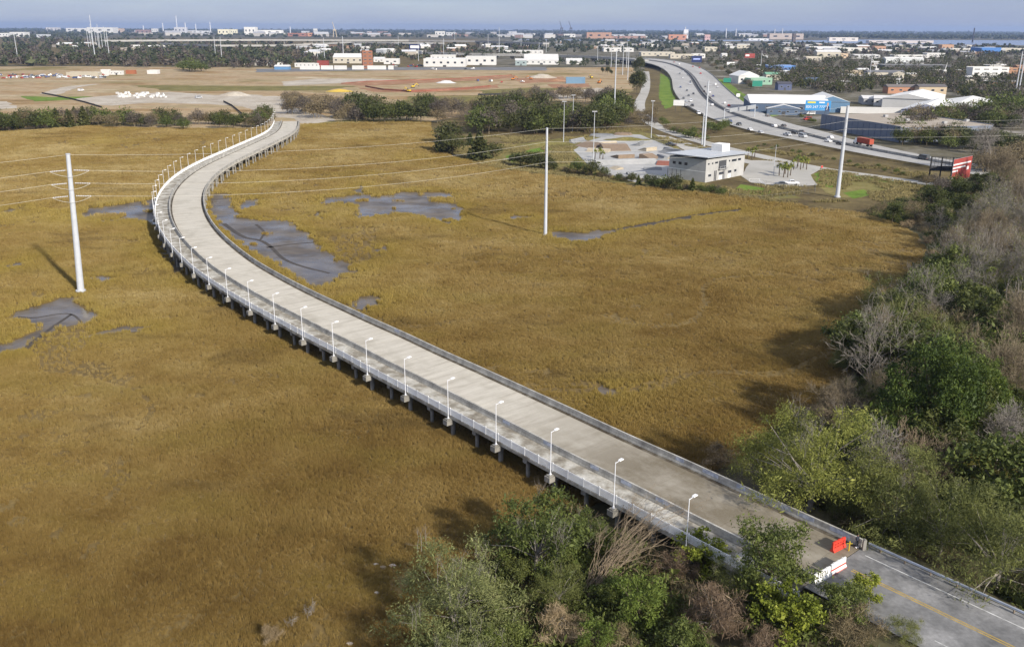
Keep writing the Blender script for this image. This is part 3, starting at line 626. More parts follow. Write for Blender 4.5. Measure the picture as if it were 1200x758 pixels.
# ---- one person standing by the barrier end
def person(loc, rz):
    t = thing('person', 'person in dark clothes and white shoes standing by the barrier end', 'person', loc, rz)
    me = bpy.data.meshes.new('body')
    V = [(0, 0, .95), (0, 0, 1.15), (0, 0, 1.38), (0, .0, 1.5), (0, .02, 1.56), (0, .03, 1.66), (0, .02, 1.76),
         (-.1, 0, .9), (-.11, .02, .5), (-.12, -.02, .1), (-.12, .14, .05), (.1, 0, .9), (.12, .0, .5), (.14, -.03, .1), (.15, .13, .05),
         (-.19, 0, 1.4), (-.25, -.03, 1.14), (-.24, .06, .9), (-.23, .1, .8), (.19, 0, 1.4), (.25, -.03, 1.14), (.23, .08, .92), (.21, .14, .84)]
    E_ = [(0, 1), (1, 2), (2, 3), (3, 4), (4, 5), (5, 6), (0, 7), (7, 8), (8, 9), (9, 10), (0, 11), (11, 12), (12, 13), (13, 14), (2, 15), (15, 16), (16, 17), (17, 18), (2, 19), (19, 20), (20, 21), (21, 22)]
    Rd = [(.15, .1), (.14, .1), (.17, .11), (.06, .06), (.06, .06), (.085, .1), (.06, .07), (.09, .09), (.065, .065), (.045, .045), (.035, .03), (.09, .09), (.065, .065), (.045, .045), (.035, .03), (.06, .06), (.045, .045), (.035, .035), (.03, .035), (.06, .06), (.045, .045), (.035, .035), (.03, .035)]
    me.from_pydata(V, E_, []); o = obj('body', me, None, t); sk = o.modifiers.new('skin', 'SKIN'); o.modifiers.new('sub', 'SUBSURF').render_levels = 1
    for i, s in enumerate(me.skin_vertices[0].data): s.radius = Rd[i]; s.use_root = (i == 0)
    m, tt, b = base_mat('clothed figure', .8); sx = tt.nodes.new('ShaderNodeSeparateXYZ'); tcn = tt.nodes.new('ShaderNodeTexCoord'); tt.links.new(tcn.outputs['Object'], sx.inputs[0])
    dv = tt.nodes.new('ShaderNodeMath'); dv.operation = 'DIVIDE'; dv.inputs[1].default_value = 1.8; tt.links.new(sx.outputs['Z'], dv.inputs[0])
    r = ramp(tt, [(0, (.7, .7, .7)), (.06, (.02, .022, .03)), (.52, (.03, .034, .05)), (.84, (.35, .2, .14))]); r.color_ramp.interpolation = 'CONSTANT'
    tt.links.new(dv.outputs[0], r.inputs['Fac']); tt.links.new(r.outputs['Color'], b.inputs['Base Color']); me.materials.append(m)
    h = MB(); nn = 8
    for i in range(4):
        a0, a1 = math.pi / 2 * i / 4, math.pi / 2 * (i + 1) / 4
        h.tube((0, .02, 1.7 + .1 * math.sin(a0)), (0, .02, 1.7 + .1 * math.sin(a1)), .105 * math.cos(a0), max(.005, .105 * math.cos(a1)), nn, False)
    h.build('hair', M['black'], t)
    for s in (-1, 1): MB().prism([(-.06, 0), (.2, 0), (.2, .05), (.08, .11), (-.06, .11)], 'x', s * .135 - .055, s * .135 + .055).build('shoe', M['lamp_head'], t)
p = G(1003.5, 641, DZ - .01); person(tuple(p), R(200))
# ================================================================= POWER LINE
def pole(name, label, base, h, r0, r1, group=None, base_plate=True):
    t = thing(name, label, 'power pole', tuple(base), 0, group)
    MB().tube((0, 0, .5 if base_plate else 0), (0, 0, h), r0, r1, 14, True).build('shaft', M['steel_pole'], t, smooth=False)
    if base_plate:
        MB().tube((0, 0, -.6), (0, 0, .5), r0 * 1.55, r0 * 1.55, 16).build('foundation', M['pier'], t); MB().tube((0, 0, .5), (0, 0, .72), r0 * 1.45, r0 * 1.4, 16).build('base_flange', M['steel_pole'], t)
    MB().tube((0, 0, h), (0, 0, h + .12), r1 * 1.15, r1 * 1.15, 12).build('top_cap', M['steel_pole'], t)
    return t
PL = G(95, 343, 0); PC = G(639, 277, 0); PR = G(981, 232, 0)
dirLC = (PC - PL).normalized()
pl = pole('power_pole', 'tall tapered steel power pole standing in the marsh left of the bridge', PL, 33.2, .8, .47)
pc = pole('power_pole', 'slim tall steel power pole in the marsh near the small pool, centre', PC, 32.8, .55, .32)
pr_ = pole('power_pole', 'thick steel power pole at the marsh edge beside the green lawn', PR, 34.2, .82, .5)
far_end = Vector((-215, 118, 0)); pole('power_pole', 'steel power pole out of sight beyond the left edge', far_end, 33, 1.0, .62)
right_end = Vector((330, 420, 0))
def catenary(a, b, sag, n=24):
    return [a.lerp(b, i / n) - Vector((0, 0, 4 * sag * (i / n) * (1 - i / n))) for i in range(n + 1)]
def wire(label, a, b, sag, r=.028):
    m = MB(); m.path([tuple(q) for q in catenary(a, b, sag)], r, 4); tag(m.build('power_cable', M['wire']), label, 'cable', 'cables of the power line')
wn = ('upper', 'middle', 'lower')
hz = (29.5, 26.5, 23.5)
LEAN = .055; pl.rotation_euler = (0, LEAN, 0)               # the angle pole leans a little towards the long span
# dead-end strings and jumper loops on the left pole
for k, z in enumerate(hz):
    for sgn, tgt in ((1, PC), (-1, far_end)):
        dd = (tgt - PL); dd.z = 0; dd.normalize(); a = PL + Vector((0, 0, z)) + dd * .9; b = PL + Vector((0, 0, z - .15)) + dd * 4.2
        m = MB(); n = 9
        for i in range(n): q = (a.lerp(b, i / n) - PL); q2 = (a.lerp(b, (i + .55) / n) - PL); m.tube(tuple(q), tuple(q2), .16, .1, 7)
        m.tube(tuple(a - PL), tuple(b - PL), .04, .04, 5); m.build('insulator_string', M['insul'], pl)
    a = PL + (PC - PL).normalized() * 4.2 + Vector((0, 0, z - .15)); b = PL + (far_end - PL).normalized() * 4.2 + Vector((0, 0, z - .15)); mid = PL + Vector((.8, -1.6, z - 2.4))
    MB().path([tuple(((1 - t) ** 2) * (a - PL) + 2 * t * (1 - t) * (mid - PL) + t * t * (b - PL)) for t in [i / 8 for i in range(9)]], .04, 4).build('jumper_loop', M['wire'], pl)
    for pp, side in ((pc, 1), (pr_, -1)):
        zz = z - .5; MB().tube((0, 0, zz + .3), (.0, -1.7, zz), .09, .07, 6).build('post_insulator', M['insul'], pp)
    A = PL + (PC - PL).normalized() * 4.2 + Vector((z * LEAN, 0, z - .35)); C = PC + Vector((0, -1.7, z - .5)); D = PR + Vector((0, -1.7, z - .5)); E0 = right_end + Vector((0, -1.7, z - .5))
    wire('%s pale power cable between the left pole and the centre pole' % wn[k], A, C, 3.0); wire('%s pale power cable between the centre pole and the right pole' % wn[k], C, D, 2.2)
    wire('%s power cable leaving the right pole above the highway' % wn[k], D, E0, 2.5); wire('%s power cable running off the left edge from the marsh pole' % wn[k], PL + (far_end - PL).normalized() * 4.2 + Vector((z * LEAN, 0, z + .05)), far_end + Vector((0, 0, z)), 2.0)
top = Vector((33 * LEAN, 0, 33.0)); wire('thin ground wire joining the tops of the left and centre poles', PL + top, PC + Vector((0, 0, 32.7)), 2.2, .025); wire('thin ground wire joining the tops of the centre and right poles', PC + Vector((0, 0, 32.7)), PR + Vector((0, 0, 34)), 1.6, .025)
wire('thin ground wire running off the left edge from the pole top', PL + top, far_end + top, 1.6, .025)
pole('power_pole', 'steel power pole out of sight beyond the right edge', right_end, 33, .95, .6)
# ================================================================= TREES
def leaves_np(cent, size, rs, aspect=.55, droop=0.0, up=.35):
    """diamond leaves (4 corners) at the centres"""
    n = len(cent); d = rs.normal(size=(n, 3)); d[:, 2] += -droop * 2.0; d /= np.linalg.norm(d, axis=1)[:, None]
    e = rs.normal(size=(n, 3)); e[:, 2] *= (1 - up); e -= (e * d).sum(1)[:, None] * d; e /= np.linalg.norm(e, axis=1)[:, None] + 1e-9
    s = size * np.exp(rs.normal(0, .36, n))[:, None]
    v = np.stack([cent - d * s, cent + e * s * aspect + d * s * .1, cent + d * s, cent - e * s * aspect + d * s * .1], 1)
    return v
def quads(v, name):
    n = len(v); return mesh_np(name, v.reshape(-1, 3), np.arange(n * 4).reshape(n, 4))
def crown_points(rs, lobes, per, clump_n, clump_r, flat=.75, low=-.35):
    """clumps over the outside of a set of lobes"""
    cs = []
    for (cx, cy, cz, rx, ry, rz) in lobes:
        m = max(4, int(per * (rx * ry + rx * rz + ry * rz) / 3))
        d = rs.normal(size=(m * 3, 3)); d /= np.linalg.norm(d, axis=1)[:, None]; d = d[d[:, 2] > low][:m]
        k = rs.uniform(.55, 1.04, len(d))[:, None]
        cs.append(np.array([cx, cy, cz]) + d * k * np.array([rx, ry, rz]))
    C = np.concatenate(cs)
    # only clumps that are not deep inside another lobe
    keep = np.ones(len(C), bool)
    for (cx, cy, cz, rx, ry, rz) in lobes:
        q = ((C - np.array([cx, cy, cz])) / np.array([rx, ry, rz])); keep &= (q ** 2).sum(1) > .22
    C = C[keep]; C[:, 2] = np.maximum(C[:, 2], .15)
    L = np.repeat(C, clump_n, 0) + rs.normal(size=(len(C) * clump_n, 3)) * clump_r * np.array([1, 1, flat]) * np.repeat(rs.uniform(.55, 1.3, len(C)), clump_n)[:, None]
    L[:, 2] = np.maximum(L[:, 2], .1); return C, L
def tubes_np(segs, name, sides=4):
    """segs (n,8): p, q, r0, r1"""
    segs = np.asarray(segs, float); p, q, r0, r1 = segs[:, :3], segs[:, 3:6], segs[:, 6], segs[:, 7]
    d = q - p; d /= np.linalg.norm(d, axis=1)[:, None] + 1e-9
    a = np.where(np.abs(d[:, 2:3]) < .9, [[0, 0, 1.]], [[1., 0, 0]]); u = np.cross(d, a); u /= np.linalg.norm(u, axis=1)[:, None]; w = np.cross(d, u)
    ang = np.arange(sides) * 2 * np.pi / sides; ring = u[:, None, :] * np.cos(ang)[None, :, None] + w[:, None, :] * np.sin(ang)[None, :, None]
    v = np.concatenate([p[:, None] + ring * r0[:, None, None], q[:, None] + ring * r1[:, None, None]], 1)
    i = np.arange(sides); f = np.stack([i, (i + 1) % sides, (i + 1) % sides + sides, i + sides], -1)
    F = (np.arange(len(segs))[:, None, None] * 2 * sides + f[None]).reshape(-1, 4)
    return mesh_np(name, v.reshape(-1, 3), F)
def limbs_to(rs, C, h0, n_main, r0):
    """trunk and limbs reaching out to some of the clumps"""
    segs = []; base = np.array([0, 0, -.3]); fork = np.array([rs.normal(0, .1), rs.normal(0, .1), h0])
    segs.append([*base, *fork, r0, r0 * .75])
    for c in C[rs.permutation(len(C))[:n_main]]:
        a = fork * rs.uniform(.5, 1.0); mid = a + (c - a) * .5 + rs.normal(size=3) * .25 + np.array([0, 0, .3])
        rr_ = r0 * rs.uniform(.2, .4); segs.append([*a, *mid, rr_, rr_ * .6]); segs.append([*mid, *c, rr_ * .6, rr_ * .2])
    return segs
def bare_segments(rs, h, spread, r0, stems=1, levels=5, kids=3, up=.5, bend=.25, lean=(0, 0)):
    segs = []
    def rec(p, d, L, r, lv):
        n = 2 if lv > 1 else 2
        for i in range(n):
            d = d + rs.normal(size=3) * bend * .5; d[2] += .06 * up; d /= np.linalg.norm(d)
            q = p + d * L / n; r2 = r * .82; segs.append([*p, *q, r, r2]); 
            if lv > 0:
                for k in range(kids if i == n - 1 else max(1, kids - 2)):
                    dd = d + rs.normal(size=3) * spread; dd[2] += up * .35; dd /= np.linalg.norm(dd); rec(q.copy(), dd, L * rs.uniform(.55, .78), r2 * rs.uniform(.5, .68), lv - 1)
            p, r = q, r2
    for s in range(stems):
        d = np.array([lean[0] + rs.normal(0, .25 if stems > 1 else .05), lean[1] + rs.normal(0, .25 if stems > 1 else .05), 1.0]); d /= np.linalg.norm(d)
        rec(np.array([rs.normal(0, .2 * (stems > 1)), rs.normal(0, .2 * (stems > 1)), -.2]), d, h * .36 * rs.uniform(.8, 1.1), r0 * (1 if stems == 1 else .6), levels - 1)
    S_ = np.array(segs); z = S_[:, [2, 5]].max(); S_[:, :6] *= 1; k = h / max(z, .1); S_[:, :6] *= k; return S_
PROTO = {}
def leaf_tree(key, seed, h, r, mat, lobes_n=7, per=3.0, clump_n=26, clump_r=.55, leaf=.2, aspect=.5, droop=0., bark='bark', trunk=.28, low=-.35, top=1.0, flat=.75, twigs=0, twig_mat='bark_pale'):
    rs = np.random.RandomState(seed); lobes = [(0, 0, h * .5, r * .5, r * .5, h * .34 * top)]
    for i in range(lobes_n + 7):
        a = 2.4 * i + rs.uniform(-.5, .5); zz = rs.uniform(.2, .88); q = r * rs.uniform(.35, .8) * math.sqrt(max(.05, 1 - max(0, zz - .3) ** 2 * 1.9)); s = r * rs.uniform(.17, .38) * (1.15 - .45 * zz)
        lobes.append((q * math.cos(a), q * math.sin(a), h * zz, s * rs.uniform(.8, 1.3), s * rs.uniform(.8, 1.3), s * rs.uniform(.7, 1.2)))
    C, L = crown_points(rs, lobes, per * .85, int(clump_n * 2.9), clump_r * .92, flat, low)
    t = thing('tree', 'tree', 'tree'); tr = obj('trunk', tubes_np(limbs_to(rs, C, h * .3, min(len(C), 22), trunk), 'trunk', 5), M[bark], t)
    obj('crown', quads(leaves_np(L, leaf * .8, rs, aspect, droop), 'crown'), M[mat], t)
    if twigs:
        sg = []
        for c in C[rs.permutation(len(C))[:twigs]]:
            if c[2] < h * .55: continue
            o = c / np.linalg.norm(c[:2] + 1e-3) * np.array([.35, .35, 0]) + np.array([0, 0, 1.]); b = bare_segments(rs, rs.uniform(1.4, 2.6), .55, .04, 3, 3, 3, .5); b[:, :3] += c; b[:, 3:6] += c; sg.append(b)
        if sg: obj('dead_twigs', tubes_np(np.concatenate(sg), 'dead_twigs', 3), M[twig_mat], t)
    PROTO[key] = (t, h); return t
def bare_tree(key, seed, h, spread, r0, mat, stems=1, levels=6, kids=3, up=.5, bend=.25, fuzz=None, lean=(0, 0), fuzz_n=0, fuzz_s=.12):
    rs = np.random.RandomState(seed); sg = bare_segments(rs, h, spread, r0, stems, levels, kids, up, bend, lean)
    t = thing('tree', 'tree', 'tree'); big = sg[:, 6] > r0 * .13
    obj('trunk', tubes_np(sg[big], 'trunk', 5), M[mat], t)
    if (~big).any():
        s2 = sg[~big].copy(); s2[:, 6:] = np.maximum(s2[:, 6:], .014); obj('crown', tubes_np(s2, 'crown', 3), M[mat], t)
    if fuzz:
        s2 = sg[~big]; ce = s2[rs.randint(0, len(s2), fuzz_n), 3:6] + rs.normal(size=(fuzz_n, 3)) * .25
        obj('leaves', quads(leaves_np(ce, fuzz_s, rs, .5), 'leaves'), M[fuzz], t)
    PROTO[key] = (t, h); return t
def cone_tree(key, seed, h, r, mat, n=1500, leaf=.45):
    rs = np.random.RandomState(seed); z = h * (1 - np.sqrt(rs.rand(n))) * .97 + .3; a = rs.rand(n) * 6.283
    lob = .75 + .35 * np.sin(a * 3 + z * 1.3 + seed) * np.sin(z * 2.1); q = r * (1 - z / h) ** .75 * rs.uniform(.55, 1.05, n) * lob
    L = np.stack([q * np.cos(a), q * np.sin(a), z], -1); t = thing('tree', 'tree', 'tree')
    obj('trunk', tubes_np([[0, 0, -.3, 0, 0, h * .9, .2, .04]], 'trunk', 6), M['bark'], t); obj('crown', quads(leaves_np(L, leaf, rs, .5, -.2), 'crown'), M[mat], t)
    PROTO[key] = (t, h); return t
def simple_tree(key, seed, h, r, mat, n=900, leaf=.6, sparse=1.0, bare=False):
    """mid-distance tree"""
    rs = np.random.RandomState(seed); lobes = [(0, 0, h * .6, r * .6, r * .6, h * .36)] + [(r * .5 * math.cos(a), r * .5 * math.sin(a), h * rs.uniform(.38, .66), r * .45, r * .45, h * .25) for a in np.arange(5) * 1.256 + rs.rand()]
    C, L = crown_points(rs, lobes, n / 14 / (r * r) / 4, 14, r * .16, .8, -.6); t = thing('tree', 'tree', 'tree')
    obj('trunk', tubes_np(limbs_to(rs, C, h * .3, 14, .25), 'trunk', 4), M['bark_grey' if bare else 'bark'], t); obj('crown', quads(leaves_np(L, leaf, rs, .5), 'crown'), M[mat], t)
    PROTO[key] = (t, h); return t
def palm(key, seed, h):
    rs = np.random.RandomState(seed); t = thing('palm_tree', 'palm', 'palm tree'); m = MB(); prev = None
    pts = [(0.15 * math.sin(i / 4), .1 * i / 8, h * i / 8 * 1.0) for i in range(9)]
    for i in range(8): m.tube(pts[i], pts[i + 1], .24 - .012 * i, .23 - .012 * i, 7, False)
    m.build('trunk', M['bark'], t); v = []; f = []
    top = np.array(pts[-1])
    for k in range(34):
        a = rs.rand() * 6.283; el = rs.uniform(-.7, 1.3); L = rs.uniform(1.3, 1.9); d = np.array([math.cos(a) * math.cos(el), math.sin(a) * math.cos(el), math.sin(el)]); sd = np.array([-math.sin(a), math.cos(a), 0])
        p0, p1, p2 = top, top + d * L * .55, top + d * L + np.array([0, 0, -.35 * L]); n = len(v)
        v += [p0, p1 - sd * .32, p1 + sd * .32 + np.array([0, 0, .1]), p2 - sd * .2, p2 + sd * .2]; f += [(n, n + 1, n + 2), (n + 1, n + 3, n + 4), (n + 1, n + 4, n + 2)]
    obj('crown', mesh_np('crown', np.array(v), np.array(f)), M['l_palm'], t); PROTO[key] = (t, h + 1.3); return t
KIND_NAME = {'bright': 'green_bush', 'vine': 'vine_bush', 'yellow': 'green_bush', 'mixed': 'green_bush', 'tuftbush': 'brown_bush', 'reedbush': 'reed_clump', 'woodgrey': 'brown_bush', 'wooddark': 'evergreen_tree', 'glossy': 'evergreen_tree', 'm_green': 'evergreen_tree', 'm_green2': 'evergreen_tree', 'm_olive': 'evergreen_tree', 'm_brown': 'leafless_tree', 'm_grey': 'leafless_tree', 'm_bare': 'leafless_tree', 'cedar': 'cedar_tree', 'cedar2': 'cedar_tree', 'm_pine': 'pine_tree', 'palm': 'palm_tree', 'bare_white': 'leafless_tree', 'bare_tall': 'leafless_tree', 'bare_brown': 'leafless_tree', 'bare_shrub': 'leafless_tree', 'bare_pink': 'leafless_shrub', 'bare_big': 'leafless_tree', 'silver': 'bushy_tree', 'olive': 'bushy_tree', 'dark': 'bushy_tree', 'lime': 'willow_tree', 'feather': 'bushy_tree', 'feather2': 'bushy_tree'}
USED = set(); PSEED = random.Random(99)
def put(key, px, py, h=None, label=None, group=None, cat='tree', name=None, rz=None, sxy=None, world=None):
    src, ph = PROTO[key]; p = Vector(world) if world is not None else GT(px, py); k = (h / ph) if h else 1.0
    rz = PSEED.uniform(0, 6.28) if rz is None else rz; sc = (k * (sxy or 1), k * (sxy or 1), k)
    if key in USED: o = copy_thing(src, p, rz, sc, label, group); o['label'] = label
    else:
        USED.add(key); o = src; KIDS[src.name] = list(src.children); o.location = p; o.rotation_euler = (0, 0, rz); o.scale = sc
        if label: o['label'] = label
    if group: o['group'] = group
    elif 'group' in o: del o['group']
    o['category'] = cat
    o.name = name or KIND_NAME.get(key, 'tree')
    return o
leaf_tree('silver', 11, 8.5, 7.0, 'l_silver', 9, 3.2, 44, .55, .14, .26, .0, 'bark_pale', .2, twigs=10)
leaf_tree('olive', 12, 8.0, 6.0, 'l_olive', 8, 3.4, 30, .5, .18, .42, .1, 'bark_pale', .2, twigs=6)
leaf_tree('bright', 13, 6.0, 4.2, 'l_bright', 7, 4.0, 30, .42, .15, .35, .1, 'bark', .18, low=-.8)
leaf_tree('vine', 14, 6.0, 4.2, 'l_brown', 7, 4.2, 34, .45, .32, .07, .35, 'bark_pale', .15, low=-.9)
leaf_tree('dark', 15, 8.5, 5.2, 'l_olive', 8, 3.6, 30, .5, .17, .42, .1, 'bark', .22, low=-.7)
leaf_tree('yellow', 16, 5.5, 4.3, 'l_yellow', 8, 3.6, 20, .42, .2, .6, .1, 'bark', .15, low=-.7)
leaf_tree('mixed', 17, 5.5, 4.3, 'l_olive', 8, 4.0, 24, .45, .18, .5, .1, 'bark_pale', .15, low=-.8)
leaf_tree('lime', 18, 11, 8.0, 'l_lime', 10, 2.6, 54, .6, .145, .24, .15, 'bark_pale', .28, twigs=22, low=-.6)
leaf_tree('feather', 19, 10, 7.0, 'l_feather', 10, 3.0, 50, .6, .16, .2, .3, 'bark_pale', .25, low=-.8, twigs=5)
leaf_tree('feather2', 20, 8.5, 6.0, 'l_feather', 9, 3.2, 46, .55, .15, .22, .3, 'bark_pale', .2, low=-.8, twigs=8)
leaf_tree('glossy', 21, 14, 9.0, 'l_glossy', 11, 2.6, 46, .62, .2, .48, 0, 'bark', .4, low=-.4)
leaf_tree('tuftbush', 22, 3.0, 3.0, 'l_rust', 6, 5, 26, .4, .3, .06, -.3, 'bark_tan', .08, low=-.5)
leaf_tree('reedbush', 23, 3.0, 3.4, 'l_tan', 6, 5, 26, .4, .34, .05, -.5, 'bark_tan', .08, low=-.5)
leaf_tree('wooddark', 24, 9, 5.5, 'l_dark', 8, 2.6, 22, .55, .26, .42, 0, 'bark', .25, low=-.6)
leaf_tree('woodgrey', 25, 8, 5.0, 'l_rust', 8, 2.6, 20, .6, .3, .1, 0, 'bark_grey', .22, low=-.6, twigs=14, twig_mat='bark_grey')
bare_tree('bare_white', 31, 15, .6, .2, 'bark_pale', 4, 5, 3, .55, .22)
bare_tree('bare_tall', 32, 17, .5, .26, 'bark_pale', 3, 6, 3, .75, .2, 'l_lime', (0, 0), 2600, .1)
bare_tree('bare_brown', 33, 12, .58, .22, 'bark_grey', 3, 5, 4, .5, .22)
bare_tree('bare_shrub', 34, 7, .55, .12, 'bark_pale', 5, 5, 3, .6, .2)
bare_tree('bare_pink', 35, 7, .5, .1, 'bark_tan', 9, 5, 3, .6, .22)
bare_tree('bare_big', 36, 14, .6, .34, 'bark_pale', 1, 7, 3, .4, .25)
bare_tree('snag', 37, 2.2, .7, .05, 'bark_pale', 3, 4, 2, .2, .4)
# ---- thicket below the bridge, left of the road
put('silver', 532, 742, 10, 'silver-green bushy tree at the marsh edge, lower left of the thicket')
put('olive', 628, 672, 9.5, 'grey-topped olive bush tree close below the bridge railing')
put('olive', 688, 648, 5.0, 'olive bush directly under the white railing', sxy=.9, rz=2.0)
put('feather2', 655, 712, 5.5, 'dull green bush in the middle of the thicket')
put('bright', 748, 728, 6.4, 'fresh green rounded bush in the middle of the thicket')
put('bright', 700, 768, 4.5, 'fresh green low bush on the bottom edge of the photo', rz=1.1)
put('vine', 838, 742, 6.6, 'bush smothered in dead brown vines below the nearest street lamp')
put('vine', 790, 676, 4.2, 'dark brown mound of dead brush against the walkway railing', rz=.5)
put('dark', 902, 698, 10, 'dense dark green tree hiding the road edge left of the white barriers')
put('yellow', 824, 668, 4.6, 'yellow-green vine bush beside the railing end')
put('yellow', 925, 742, 5.2, 'yellow-green leafy bush below the white barriers', rz=2.2)
put('mixed', 985, 728, 4.2, 'mixed green bush below the striped barrier')
put('yellow', 1012, 704, 3.2, 'small yellow-green bush reaching over the road edge line', rz=.7, sxy=.8)
put('tuftbush', 1000, 748, 3.2, 'rust brown brush at the bottom of the road bank')
put('feather2', 1058, 752, 3.0, 'thin grey-green bush at the road edge, bottom right')
put('vine', 900, 770, 4.0, 'brown vine mound on the bottom edge below the dark tree', rz=3.9)
put('mixed', 800, 770, 4.0, 'green bush on the bottom edge below the brown vines', rz=1.9)
put('reedbush', 655, 752, 3.0, 'tan dry shrub at the bottom of the thicket')
put('tuftbush', 720, 765, 2.6, 'rust brown low shrub on the bottom edge of the thicket', rz=2)
put('olive', 590, 775, 5.0, 'olive bush on the bottom edge right of the silver tree', rz=4.4)
put('feather2', 860, 705, 5.0, 'grey-green bush between brown vines and dark tree', rz=2.9)
put('mixed', 712, 712, 3.2, 'low olive bush beside the dead branches', rz=5.1)
put('wooddark', 600, 700, 4.6, 'dark green bush behind the silver-green tree', rz=.3)
put('snag', 362, 724, 2.0, 'bleached dead snag standing in the marsh grass', cat='dead shrub', name='dead_snag')
put('snag', 340, 735, 1.6, 'low bleached driftwood branches lying in the marsh', cat='dead shrub', name='dead_snag', rz=2.0)
put('reedbush', 318, 752, 1.6, 'pale grey-green reed clump on the bottom edge of the marsh', cat='shrub', name='reed_clump', sxy=.8)
put('snag', 648, 742, 3.0, 'pale dead branches among the tan shrubs', cat='dead shrub', name='dead_snag', rz=.6)
# long dead canes fallen from the thicket against the walkway
def fallen_canes():
    rs = np.random.RandomState(55); A0 = GT(688, 704); B0 = G(785, 606, 3.2); o0 = A0.copy(); t = thing('dead_branches', 'bundle of dead tan canes leaning from the thicket against the bridge walkway', 'dead branches', tuple(o0)); main = []; fine = []
    d = np.array(B0 - A0); side = np.array([-d[1], d[0], 0]); side /= np.linalg.norm(side)
    for k in range(58):
        f = rs.uniform(.45, 1.12); sp = rs.normal(.15, .6); s0 = np.array([0, 0, .5]) + side * rs.normal(0, .5); lift = rs.uniform(1.2, 3.2); prev = s0; n = 9
        for i in range(1, n + 1):
            q = i / n; p = s0 + d * f * q + side * (sp * 4.0 * q ** 1.6) + np.array([0, 0, lift * math.sin(math.pi * min(1, q * .8)) - .4 * q]) + rs.normal(size=3) * .2
            r0 = .032 * (1 - .8 * q) + .01; (main if k < 14 else fine).append([*prev, *p, r0, r0 * .85])
            if q > .45:
                for _ in range(3): e = p + d / np.linalg.norm(d) * rs.uniform(.3, 1.1) + rs.normal(size=3) * .45; fine.append([*p, *e, .014, .008])
            prev = p
    obj('thick_canes', tubes_np(main, 'thick_canes', 5), M['bark_tan'], t); obj('fine_canes', tubes_np(fine, 'fine_canes', 3), M['bark_tan'], t)
fallen_canes()
# ---- wood on the right bank
put('lime', 948, 598, 15.5, 'lime green willow-like tree with dead grey twigs at the bridge barrier')
put('lime', 905, 572, 8.5, 'lower lime green bush at the marsh edge beside the bridge', rz=2.2)
put('feather', 1045, 630, 12, 'feathery green tree overhanging the bridge barrier end')
put('feather', 1165, 694, 13, 'feathery green tree beside the guardrail, right edge', rz=1.2)
put('feather2', 1100, 655, 10, 'shaded feathery green bush behind the guardrail')
put('feather2', 1198, 662, 6.0, 'feathery green bush cut by the right edge of the photo', rz=.9)
put('feather2', 1000, 606, 6.5, 'grey-green bush between lime tree and feathery tree', rz=3.3)
put('glossy', 1088, 530, 18, 'big dark glossy green round tree in the right-hand wood', sxy=.72)
put('glossy', 1135, 514, 13.5, 'dark green tree attached right of the big glossy tree', rz=2.4, sxy=.75)
put('bare_white', 1022, 464, 18.5, 'tall bare whitish tree with spreading branches at the marsh edge')
put('bare_white', 1075, 400, 17, 'bare white-branched tree rising behind the grey-olive bushes', rz=1.3)
put('woodgrey', 1050, 425, 12, 'grey-brown twiggy bush beside the bare white tree')
put('woodgrey', 985, 470, 4.5, 'low grey bush at the marsh edge left of the bare white tree', rz=1.0)
put('woodgrey', 1110, 415, 11, 'grey-brown twiggy bush behind the big glossy tree', rz=2.7)
put('bare_brown', 1172, 484, 16, 'brown bare tree right of the glossy tree')
put('bare_brown', 1205, 440, 17, 'brown bare tree cut by the right edge beside the brown thicket', rz=2.0)
put('bare_shrub', 1172, 550, 12, 'pale bare tree standing on the mossy ground')
put('bare_pink', 1066, 580, 10, 'pinkish bare shrub with straight stems below the glossy tree')
put('bare_shrub', 1035, 592, 12, 'pale bare stems behind the feathery green tree', rz=3.0)
put('mixed', 1150, 585, 4.6, 'small green tree on the mossy ground beside the headstones')
put('wooddark', 1142, 408, 13, 'dark evergreen tree in the middle of the right-hand wood')
put('wooddark', 1200, 395, 8.5, 'dark evergreen at the right edge above the brown trees', rz=1.4)
put('bare_tall', 1180, 374, 21, 'big bare tree with yellow-green haze of buds at the right edge')
put('bare_tall', 1130, 345, 18, 'slim bare tree with yellow-green buds beside the wood margin', rz=2.2)
put('reedbush', 842, 548, 3.0, 'pale brown reed clump against the bridge barrier', cat='shrub', name='reed_clump')
put('reedbush', 1062, 268, 2.6, 'pale dry reeds along the marsh corner below the dark bushes', cat='shrub', name='reed_clump', rz=1)
put('reedbush', 1086, 288, 2.6, 'pale dry reeds at the right tip of the marsh', cat='shrub', name='reed_clump', rz=2)
put('reedbush', 1096, 306, 2.6, 'pale brown reeds below the right tip of the marsh', cat='shrub', name='reed_clump', rz=3)
for k, (a, b, h) in enumerate(((1045, 262, 7), (1072, 262, 9), (1100, 268, 9), (1125, 262, 10), (1030, 250, 5), (1090, 245, 9), (1118, 238, 9), (1150, 262, 9), (1148, 232, 10))):
    put('woodgrey' if k % 3 == 1 else 'wooddark', a, b, h, 'dark bush in the clump between marsh tip and billboard', 'dark bushes below the billboard', rz=k * .9)
put('bare_white', 1098, 272, 9, 'pale bare tree in front of the dark bushes', rz=.8)
put('bare_big', 1157, 205, 24, 'tall pale bare tree right of the red billboard')
put('bare_big', 1198, 175, 20, 'pale bare tree at the right edge behind the brown wood', rz=1)
